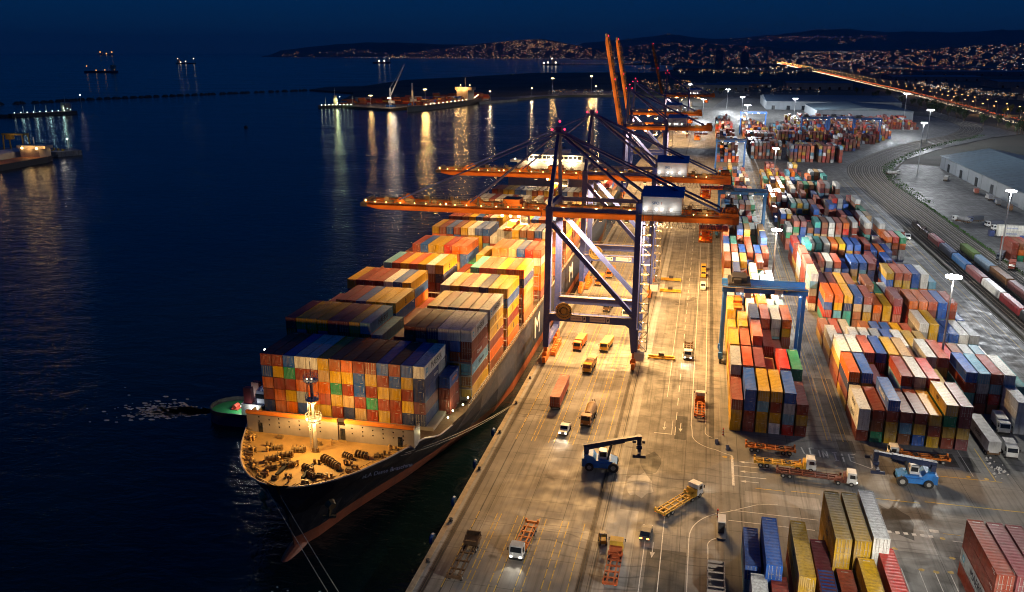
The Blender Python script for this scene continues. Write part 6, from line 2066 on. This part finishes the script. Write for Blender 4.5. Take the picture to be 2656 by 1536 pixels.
for i, (x, y) in enumerate(spots_):
    tm, cm = TREES[i % 3]
    grp = "harbour side" if x < 360 and y > 900 and x > 200 else "inland side" if x > 400 else "plain"
    lab = "dark leafy tree standing in the belt between railway curve and highway" if grp == "harbour side" else "dark leafy tree along the inland edge of the highway" if grp == "inland side" else "dark leafy tree on the plain past the quay head"
    t = thing("roadside_tree", lab, "tree", (x, y, -.3), random.uniform(0, 6), lab + " group")
    t["group"] = "trees of the " + grp
    s = random.uniform(1.1, 2.1); t.scale = (s, s, s * random.uniform(.9, 1.15))
    link("trunk", tm, t); link("crown", cm, t)
# ------------------------------------------------------------------ far shore: pier, ships, hills, town lights
fwv = Vector((-math.sin(YAW) * math.cos(PITCH), math.cos(YAW) * math.cos(PITCH), -math.sin(PITCH)))
rtv = Vector((math.cos(YAW), math.sin(YAW), 0)); upv = rtv.cross(fwv)
EYE = Vector((0, 0, H))
def ray(u, v):
    return fwv + rtv * ((u - 1328) / 2161.4) - upv * ((v - 768) / 2161.4)
def at_depth(u, v, D):
    d = ray(u, v); h = math.hypot(d.x, d.y)
    return EYE + d * (D / h)
def at_z(u, v, z=0):
    d = ray(u, v)
    return EYE + d * ((z - H) / d.z)
from mathutils.bvhtree import BVHTree
M_HILL = paint("hill_scrub", (.06, .075, .075), .95, dirt=.3, dscale=.002)
HILLS = []
def ridge(name, crest, D, foot, seed, bumps=1.0):
    random.seed(seed)
    u0, u1 = crest[0][0], crest[-1][0]
    n = 90
    rows_ = [(foot, 0.0), (foot + (D - foot) * .3, .22), (foot + (D - foot) * .55, .48), (foot + (D - foot) * .8, .8), (D, 1.0), (D * 1.08, .8), (D * 1.25, 0)]
    vs, fs = [], []
    for d, k in rows_:
        for i in range(n + 1):
            u = u0 + (u1 - u0) * i / n
            v = interp(crest, u)
            edge = min(1, min(i, n - i) / 5)
            hz = max(2.0, (at_depth(u, v, D).z + 3)) * k
            j = 1 + (math.sin(u * .031 + seed) * .13 + math.sin(u * .083 + seed * 2 + d * .0007) * .10) * bumps * (1 if 0 < k < 1 else .12)
            p = at_depth(u, 137, d)
            vs.append((p.x, p.y, hz * j * (edge if k < 1 or True else 1) - (4 if k == 0 else 0)))
    for r_ in range(len(rows_) - 1):
        for i in range(n): fs.append((r_ * (n + 1) + i, r_ * (n + 1) + i + 1, (r_ + 1) * (n + 1) + i + 1, (r_ + 1) * (n + 1) + i))
    b = MB(); b.add(vs, fs)
    o = b.build(name, M_HILL, smooth=True); o["kind"] = "structure"
    HILLS.append(BVHTree.FromPolygons([Vector(v) for v in vs], fs))
ridge("hills", [(680, 139), (730, 131), (800, 123), (880, 115), (950, 110), (1060, 112), (1180, 116), (1300, 118), (1420, 122), (1540, 128)], 21000, 19500, 1)
ridge("hills", [(1010, 146), (1060, 138), (1120, 129), (1180, 121), (1250, 113), (1330, 105), (1396, 102), (1440, 107), (1480, 115), (1530, 124), (1600, 131), (1720, 136)], 17500, 14600, 2)
ridge("hills", [(1430, 118), (1560, 108), (1600, 105), (1655, 98), (1726, 89), (1776, 94), (1810, 100), (1893, 100), (2019, 90), (2103, 77), (2187, 76), (2270, 82), (2438, 84), (2656, 78), (2900, 84)], 30000, 19000, 3)
ridge("hills", [(1480, 134), (1560, 127), (1640, 119), (1720, 112), (1800, 109), (1880, 116), (1990, 122), (2080, 129), (2200, 136)], 15500, 11500, 4)
ridge("hills", [(2060, 141), (2140, 137), (2230, 134), (2330, 129), (2440, 124), (2550, 117), (2656, 111), (2900, 104)], 12500, 8200, 5)
LM = [glow("town_amber", (1, .42, .12), 2.9), glow("town_warm", (1, .66, .36), 3.0), glow("town_white", (.85, .95, 1), 3.2), glow("town_red", (1, .22, .10), 2.4), glow("town_dim", (1, .46, .20), 1.0)]
tl = MB(); tb = MB()
random.seed(40)
def drop(u, v, mats, size=1.0, lift=6):
    d = ray(u, v).normalized()
    best = None
    for t_ in HILLS:
        hit = t_.ray_cast(EYE, d)
        if hit[0] is not None and (best is None or hit[3] < best[1]): best = (hit[0], hit[3])
    if v > 137.6:
        g = at_z(u, v, 0); dist = (g - EYE).length
        if best is None or dist < best[1]: best = (g, dist)
    if best is None or best[1] > 40000: return
    p, dist = best
    r_ = dist / 833 * random.uniform(.16, .44) * size * .50
    tl.cur = random.choice(mats)
    tl.octa((p.x, p.y, p.z + r_ + lift), r_)
    if random.random() < .5:
        w_ = dist / 833 * random.uniform(.5, 1.1); h = w_ * random.uniform(.5, 1.3)
        tb.box(p.x - w_, p.x + w_, p.y + r_ + 2, p.y + r_ + 2 + w_, p.z - 8, p.z + h)
def area(n, poly, mats, size=1.0):
    xs = [p[0] for p in poly]; ys = [p[1] for p in poly]; c = 0; tries = 0
    while c < n and tries < n * 40:
        tries += 1
        u, v = random.uniform(min(xs), max(xs)), random.uniform(min(ys), max(ys))
        ins = False
        for i in range(len(poly)):
            (ax, ay), (bx, by) = poly[i], poly[i - 1]
            if (ay > v) != (by > v) and u < (bx - ax) * (v - ay) / (by - ay) + ax: ins = not ins
        # clumped: leave gaps
        g = math.sin(u * .11 + v * .21) + math.sin(u * .047 - v * .33 + 1.7) + math.sin(u * .21 + 2.2)
        if ins and random.random() < .55 + g * .3: drop(u, v, mats, size); c += 1
A_, W_, C_, D_, E_ = 0, 1, 2, 3, 4
area(60, [(700, 140), (780, 130), (900, 128), (1050, 134), (1050, 149), (720, 149)], [A_, W_, E_])
area(700, [(1000, 147), (1120, 131), (1250, 116), (1335, 106), (1396, 104), (1475, 117), (1530, 126), (1600, 138), (1600, 152), (960, 151)], [A_, A_, W_, W_, E_, D_], .92)
area(230, [(1330, 106), (1396, 103.5), (1480, 118), (1440, 128), (1330, 124)], [A_, W_], .85)
for k in range(120): drop(900 + k * 6.2 + random.uniform(-4, 4), 150.2 + random.uniform(-1.2, .8) + (k * .025), [W_, W_, A_, C_], 1.0)
area(420, [(1560, 125), (1640, 120), (1720, 114), (1800, 111), (1880, 118), (2000, 124), (2000, 168), (1560, 168)], [A_, A_, E_, W_, D_, E_], .85)
area(300, [(1700, 140), (2240, 132), (2240, 172), (1700, 172)], [A_, E_, W_, D_, C_], .9)
area(900, [(2000, 152), (2140, 140), (2330, 131), (2440, 126), (2656, 113), (2660, 168), (2000, 170)], [A_, A_, W_, D_, E_, C_], .95)
area(120, [(1900, 96), (2300, 92), (2300, 108), (1900, 112)], [A_, E_], .7)
for u, v in ((1732, 89.5), (1737, 89.5), (1847, 102), (1851, 103), (1628, 103), (1636, 103), (1896, 101), (1930, 102), (2180, 108), (2190, 110), (2186, 112), (2195, 114), (2182, 114), (2176, 113)): drop(u, v, [W_, A_], 1.0)
for k in range(34): drop(2010 + k * 7.5, 97.5 + math.sin(k * .7) * 1.6, [A_, E_, W_], .8)
for k in range(40): drop(1452 + k * 4.6 + random.uniform(-1, 1), 166.5 + random.uniform(-.6, .6) + k * .02, [W_, A_], .75)
for k in range(26): drop(2080 + k * 5, 136.5 + random.uniform(-.6, .6), [C_, W_], 1.0)
area(170, [(1760, 178), (2060, 176), (2120, 186), (2050, 196), (1760, 194)], [C_, W_, W_, A_], 1.5)
area(50, [(1640, 150), (1720, 150), (1770, 186), (1650, 186)], [W_, A_, A_], 1.15)
area(260, [(2080, 170), (2656, 168), (2656, 196), (2200, 196)], [C_, A_, W_, E_, D_], 1.25)
area(240, [(2350, 218), (2420, 216), (2560, 240), (2656, 252), (2656, 262), (2480, 252)], [C_, W_, W_, A_], 1.1)
area(90, [(1760, 224), (2050, 228), (2180, 244), (2150, 252), (1780, 246)], [C_, W_, A_, E_], 1.0)
area(130, [(1660, 212), (1790, 214), (1840, 236), (1690, 244)], [A_, A_, W_], 1.1)
area(60, [(1400, 238), (1600, 240), (1600, 247), (1420, 247)], [C_, W_, A_], 1.0)
tag(tl.build("town_lights", LM), "countless tiny lights of the town over the far shore and hills", "town lights", None, "stuff")
tag(tb.build("town_buildings", M_WALL2), "dim huddled buildings of the town along the far shore", "town", None, "stuff")

# breakwater: long low rock mound
bk = MB(); random.seed(50)
BP = smooth_path([(-1500, 900), (-1213, 1262), (-1169, 1414), (-1098, 1570), (-1014, 1753), (-935, 1900)], 16)
for (x, y), (x2, y2) in zip(BP[:-1], BP[1:]):
    for k in range(3):
        px, py = x + random.uniform(-4, 4), y + random.uniform(-6, 6)
        s = random.uniform(3.5, 6)
        bk.add([(px + s * random.uniform(.8, 1.3) * math.cos(a), py + 1.7 * s * math.sin(a), W - .5) for a in (0, 1.2, 2.3, 3.3, 4.2, 5.3)] + [(px + s * .35 * math.cos(a), py + s * .6 * math.sin(a), W + random.uniform(2.6, 4.6)) for a in (0, 1.2, 2.3, 3.3, 4.2, 5.3)],
               [(0, 1, 7, 6), (1, 2, 8, 7), (2, 3, 9, 8), (3, 4, 10, 9), (4, 5, 11, 10), (5, 0, 6, 11), (6, 7, 8, 9, 10, 11)])
tag(bk.build("rock_breakwater", M_SOIL), "long low dark rock breakwater crossing the open water", "breakwater")

# pier: quay face, containers, cranes, masts
fill_sheet("pier_pavement", [(-392, 1452), (-413, 1512), (-440, 1430), (-470, 1319), (-484, 1258), (-546, 1289), (-620, 1336), (-640, 1420), (-560, 1640), (-360, 1640), (-352, 1574)], .05, M_APRON, depth=4)
M_FARC = paint("pier_container_paint", None, .6, dirt=.4, source="attr")
pc = MB(); random.seed(61)
for k in range(150):
    t_ = random.random()
    x = -600 + 190 * t_ + random.uniform(-16, 10); y = 1352 + 190 * t_ ** 1.1 + random.uniform(-14, 40) - (40 if .35 < t_ < .6 else 0)
    hh = random.choice((1, 2, 2, 3, 3, 4)) + (1 if t_ > .5 else 0)
    for j in range(hh):
        v_ = random.uniform(.7, 1.2); pc.col = tuple(a * v_ for a in PAL[random.choice("rrrRookkmpwyeb")])
        pc.box(x, x + 12.2, y, y + 2.5, .05 + j * 2.6, .05 + j * 2.6 + 2.55)
tag(pc.build("pier_containers", M_FARC), "jumble of containers stacked along the distant pier", "containers", None, "stuff")
def pier_crane(label, x, y, tip, tower=28):
    t = thing("harbour_crane", label, "crane", (x, y, 0))
    b = MB(); b.box(-6, 6, -6, 6, .6, 3); [b.tube((sx * 5.5, sy * 5.5, 0), (sx * 5.5, sy * 5.5, 2), 1, n=8) for sx in (-1, 1) for sy in (-1, 1)]; b.build("undercarriage", M_RTG, t)
    b = MB(); b.bar((0, 0, 3), (0, 0, tower), 2.6, 2.6, 2, 2); b.box(-3, 6, -3, 3, 6, 10); b.build("tower", M_GREYW, t)
    if tip:
        b = MB(); p = Vector((-2, 0, tower * .45)); q = Vector(tip)
        for dx, dz in ((-.9, .9), (.9, .9), (-.9, -.9), (.9, -.9)):
            b.bar(p + Vector((0, dx, dz)), q + Vector((0, dx * .4, dz * .4)), .8)
        for k in range(12):
            b.bar(p.lerp(q, k / 12) + Vector((0, .8, -.8)), p.lerp(q, (k + 1) / 12) + Vector((0, -.8, .8)), .6)
        b.bar((0, 0, tower), q, .3)
        b.build("lattice_boom", M_GREYW, t)
    return t
pier_crane("mobile harbour crane with tall lattice boom on the distant pier", -498, 1296, (22, 10, 66), 30)
pier_crane("boomless crane tower behind the lattice boomed one", -478, 1345, None, 36)
for x, y, h, lab, p in ((-536, 1306, 17, "short amber lamp mast on the pier's seaward half", 4500), (-425, 1462, 19, "short amber lamp mast behind the pier ship's bridge", 6000), (-492, 1275, 15, "added lowest amber lamp mast at the pier quay corner", 3500), (-448, 1322, 27, "amber lamp mast beside the pier's lattice boom crane", 30000), (-318, 1765, 33, "thin lamp mast near the pier's landward end", 8000), (-246, 1830, 36, "amber lamp mast over the pale lot beyond the basin", 34000)):  # first three masts are added to light the container sides facing the camera
    make_mast(lab, x, y, h, 2.0, True)
    flood("pier_light", (x, y, h - 1.2), (1, .55, .16), p * .32, 1.5, 1.6, 9)
fill_sheet("pale_lot", [(-330, 1790), (-150, 1800), (-150, 1960), (-320, 1960)], -.28, M_LIGHT)

fill_sheet("pier_road", [(-412, 1512), (-394, 1454), (-358, 1577), (-327, 1692), (-281, 1760), (-196, 1779), (-196, 1800), (-300, 1795), (-360, 1720), (-390, 1620)], -.2, M_LIGHT)
for x, y, lab in ((-385, 1500, "added small lamp post just inland of the pier ship"), (-340, 1655, "added small lamp post midway along the pier road"), (-230, 1785, "small lamp post at the basin's inner corner")):  # lamp posts added to light the pale strip along the shore
    make_mast(lab, x, y, 17, 1.0, True); flood("pier_light", (x, y, 16), (1, .72, .4), 2200, 1.0, 1.4, 8)
point("boom_light", (-485, 1270, 22), (1, .8, .6), 16000, 1.0)  # added light near the crane base, no lamp there, to brighten the boom
# ships at anchor and at the far berths
def small_ship(label, x, y, L, Bm, ang, hull_h, house_at, house_h, hullc, housec=(.6, .6, .58), name="cargo_ship", lights=(), lm=None, deckc=(.2, .08, .05), masts=0, cargo=False, ls=.5):
    t = thing(name, label, "ship", (x, y, W), R(ang))
    def outline(k=1.0): return [(-L / 2, -Bm / 2 * k), (L * .36, -Bm / 2 * k), (L * .46, -Bm * .25 * k), (L / 2 * (.96 + .04 * k), 0), (L * .46, Bm * .25 * k), (L * .36, Bm / 2 * k), (-L / 2, Bm / 2 * k)]
    b = MB(); b.prism(outline(), -1, hull_h)
    b.build("hull", paint("small_hull_%d" % int(hullc[0] * 1000), hullc, .5, dirt=.3), t)
    b = MB(); b.prism(outline(.94), hull_h, hull_h + .25); b.build("deck", paint("small_deck_%d" % int(deckc[0] * 1000), deckc, .7, dirt=.3), t)
    hx = L * house_at; hl = max(6, L * .10)
    b = MB(); b.box(hx - hl / 2, hx + hl / 2, -Bm * .42, Bm * .42, hull_h, hull_h + house_h * .75); b.box(hx - hl * .35, hx + hl * .35, -Bm * .62, Bm * .62, hull_h + house_h * .75, hull_h + house_h); b.build("deckhouse", paint("small_house", housec, .5, dirt=.2), t)
    b = MB(); b.bar((hx, 0, hull_h + house_h), (hx, 0, hull_h + house_h * 1.7), .6); b.bar((L * .42, 0, hull_h), (L * .42, 0, hull_h + house_h * .9), .5)
    for k in range(masts): b.bar((-L * .3 + k * L * .5 / max(1, masts), 0, hull_h), (-L * .3 + k * L * .5 / max(1, masts), 0, hull_h + house_h * .8), .6)
    b.build("mast", M_GREYW, t)
    if cargo:
        random.seed(int(L))
        cb = MB()
        xx = -L * .42
        while xx < L * .36:
            if abs(xx + 6 - hx) > hl:
                for yy in np.arange(-Bm * .42, Bm * .36, 2.6):
                    for zz in range(random.choice((1, 2, 2, 3))):
                        v_ = random.uniform(.7, 1.2); cb.col = tuple(a * v_ for a in PAL[random.choice("rrRookkpyweb")])
                        cb.box(xx, xx + 12, yy, yy + 2.5, hull_h + .3 + zz * 2.6, hull_h + .3 + zz * 2.6 + 2.5)
            xx += 12.6
        if cb.v: cb.build("container_cargo", M_FARC, t)
    b = MB()
    for px, py, pz in lights: b.sphere((px, py, pz), ls, 6, 4)
    if lights: b.build("deck_lights", lm or glow("ship_warm", (1, .75, .4), 9), t)
    return t
# pier berth ship, bow towards the viewer's left
ps = small_ship("dark container ship moored along the distant pier", -431, 1370, 255, 26, -99, 8, -.33, 22, (.018, .017, .022), (.55, .42, .30), lights=[(-86, -10, 33), (-86, 8, 33)] + [(-60 + k * 15, 12.6, 9.2) for k in range(11)] + [(-100 - k * 4, 10, 11 + k) for k in range(5)], cargo=True, ls=.75)
for dx in (0, -6): point("berth_light", (-417 + dx * 2, 1438, 24), (1, .58, .2), 9000, 1.0)
# work boat at the pier head
small_ship("brightly lit work boat tied at the pier's seaward head", -600, 1316, 62, 13, 32, 4, -.05, 16, (.02, .03, .04), (.55, .6, .45), "work_boat", [(-3, -4, 13), (0, -6, 8), (4, -6, 18)] + [(-26 + k * 6, -6, 5.2) for k in range(9)], glow("ship_cool", (.85, 1, .72), 8), masts=2, ls=.7)
point("work_boat_light", (-596, 1308, 9), (.8, 1, .5), 3500, 1.5)
# bulk carrier at the jetty on the left
bs = small_ship("bulk carrier with glowing bridge moored at the jetty", -538, 541, 136, 21, -86 + 180, 4.6, .37, 9.5, (.025, .022, .025), (.60, .40, .26), "bulk_carrier", [(43, -7.2, 12.2), (57, -9.6, 12.4), (43, 6, 12.4)], glow("ship_glow", (1, .72, .32), 16), (.42, .17, .06), masts=1, ls=.8)
point("bulk_light", (-541, 583.0, 9.5), (1, .60, .22), 1000, .8); point("bulk_light", (-528.0, 585, 9.5), (1, .60, .22), 800, .8)
point("bulk_light", (-536, 545, 9.0), (1, .55, .2), 700, .6); point("bulk_light", (-534, 515, 9.0), (1, .65, .3), 1000, .6)
jt = thing("jetty", "dim concrete jetty end with a lamp post past the bulk carrier", "jetty", (-575, 640, W))
b = MB(); b.prism([(-120, -30), (24, -14), (34, 4), (20, 14), (-120, 8)], 0, 4.2); b.build("deck", M_LIGHT, jt)
b = MB(); b.tube((24, 0, 4), (24, 0, 14), .35, .25, 6); b.build("lamp_post", M_SHIPW, jt)
b = MB(); b.sphere((24, 0, 14.3), .5, 6, 4); b.build("lamp", G_WHITE, jt)
b = MB()
for k in range(10): b.box(-10 + k * 3.5, -8.6 + k * 3.5, -6 + (k % 3) * 3, -4.6 + (k % 3) * 3, 4.2, 5 + (k % 2))
b.build("deck_fitting", M_YELLOW, jt)
gt = thing("jetty_gantry", "yellow gantry frame standing on the jetty behind the bulk carrier", "gantry crane", (-602, 637, 0))
M_YCR = paint("gantry_yellow", (.50, .30, .05), .5, dirt=.3)
for s in (-10.5, 10.5):
    for q in (-4, 4):
        b = MB(); b.bar((s, q, .5), (s * .97, q * .8, 13.5), 1.0); b.build("leg", M_YCR, gt)
b = MB(); b.box(-11.5, 11.5, -3.5, 3.5, 13.5, 15); b.box(-9, -3, -2, 2, 9.5, 13.5); b.build("bridge_beam", M_YCR, gt)
point("jetty_light", (-600, 628, 11), (1, .7, .3), 600, .5); point("jetty_light", (-551, 632, 8.5), (1, .9, .7), 500, .4)
sh_ = thing("conveyor_shed", "long low pale roofed shed on the jetty beside the bulk carrier", "shed", (-562, 560, 0))
b = MB(); b.prismy([(-6, 0), (-6, 5), (0, 7.5), (6, 5), (6, 0)], -110, 60); b.build("hall", M_GREYW, sh_)
# tanker
small_ship("dark tanker with a row of cold white deck lamps", -936, 1050, 92, 15, 62, 4.5, .33, 13, (.02, .03, .04), (.5, .58, .55), "tanker_ship", [(-42 + k * 8.4, -7.0, 6.4) for k in range(9)] + [(30, -6, 9), (31, -4, 12), (32, -2, 16), (34, -6, 7)], glow("ship_cold", (.72, 1, .92), 7), masts=3, ls=.55)
for k in (-30, -12, 6): point("tanker_light", (-936 + k * .47 + 5, 1050 + k * .88 - 4, 3.5), (.6, 1, .9), 350, .6)
point("tanker_light", (-921, 1078 - 8, 6), (.6, 1, .9), 1000, 1)
tj = MB(); tj.box(-1250, -957, 1004, 1016, W, W + 3.5); tag(tj.build("tanker_jetty", M_SOIL), "low dark jetty leading off behind the tanker's stern", "jetty")
# ships in the roads
small_ship("coaster with amber lamps at both ends anchored offshore", -2680, 3386, 150, 24, 12, 9, .36, 26, (.02, .02, .025), (.5, .4, .3), lights=[(-66, 0, 30), (50, 0, 32), (54, -8, 22), (-20, -10, 12), (20, -10, 13), (60, -8, 14)], lm=glow("road_amber", (1, .52, .18), 2.4), masts=1, ls=2.2)
small_ship("anchored ship with white lamps at both ends on the open sea", -4156, 6263, 160, 24, 12, 9, -.38, 30, (.02, .02, .025), lights=[(-66, 0, 40), (64, 0, 42), (0, -10, 20), (-40, -10, 14)], lm=glow("road_white", (1, .86, .62), 3.2), ls=4.6)
small_ship("faint ship with two amber lamps right at the horizon", -20300, 26000, 520, 70, 12, 30, -.3, 80, (.02, .02, .025), lights=[(-210, 0, 110), (190, 0, 110), (0, 0, 60)], lm=glow("road_amber", (1, .52, .18), 2.4), ls=26)
small_ship("small dark red ship with warm bridge lamp off the far coast", -2706, 6873, 150, 24, 11, 12, .40, 38, (.13, .015, .02), lights=[(62, 0, 40), (-20, -12, 22), (24, -12, 22)], lm=glow("road_white", (1, .86, .62), 3.2), deckc=(.2, .03, .03), ls=7)
small_ship("small pale lit ship close to the causeway lights", -1128, 6166, 130, 22, 11, 10, .1, 36, (.05, .06, .07), lights=[(10, 0, 46), (-20, -10, 20), (36, -10, 20), (-50, -10, 16)], lm=glow("road_white", (1, .86, .62), 3.2), ls=6.5)
# second large ship at the berth beyond the second crane
sp2 = small_ship("second large ship berthed beyond the first two cranes", -68, 470, 190, 34, 90, 8, -.44, 24, (.02, .02, .03), (.55, .45, .32), "moored_ship", [(-80, -8, 30), (-80, 6, 30)], cargo=True, ls=.6)
point("berth_light", (-70, 384, 28), WARM, 6000, .8)
for x, y, c, lab in ((-980, 1180, (1, 1, 1), "tiny white beacon over the water near the breakwater"),):
    t = thing("navigation_beacon", lab, "beacon", (x, y, W))
    b = MB(); b.tube((0, 0, 0), (0, 0, 22), .5, .3, 6); b.build("pole", M_POLE, t)
    b = MB(); b.sphere((0, 0, 22.6), .8, 6, 4); b.build("lamp", G_WHITE, t)
bu = thing("mooring_buoy", "small dark round buoy on the basin water", "buoy", (-545, 930, W))
b = MB(); b.sphere((0, 0, .6), 2.2, 10, 6); b.build("float", M_BLACK, bu)
# ------------------------------------------------------------------ thin evening haze
hb = MB(); hb.box(-45000, 45000, -3000, 60000, -10, 1300)
m, nt, out = nodes_of("haze_air")
pv = N(nt, "ShaderNodeVolumePrincipled")
pv.inputs["Density"].default_value = 2.2e-5
pv.inputs["Color"].default_value = (.75, .82, .95, 1)
nt.links.new(pv.outputs[0], out.inputs["Volume"])
tag(hb.build("haze", m), "thin blue evening haze", "haze", None, "stuff")
# ------------------------------------------------------------------ render settings
sc.view_settings.view_transform = "Standard"
sc.view_settings.look = "None"
sc.view_settings.exposure = 0.0
sc.view_settings.gamma = 1.0
sc.view_settings.use_curve_mapping = False
sc.render.engine = "CYCLES"
cy = sc.cycles
cy.use_denoising = True
cy.filter_width = 1.05
cy.denoiser = "OPENIMAGEDENOISE"
cy.max_bounces = 5
cy.diffuse_bounces = 3
cy.glossy_bounces = 3
cy.transmission_bounces = 3
cy.sample_clamp_indirect = 4.0
cy.caustics_reflective = False
cy.caustics_refractive = False
cy.use_light_tree = True
cy.use_adaptive_sampling = True
cy.adaptive_threshold = .01
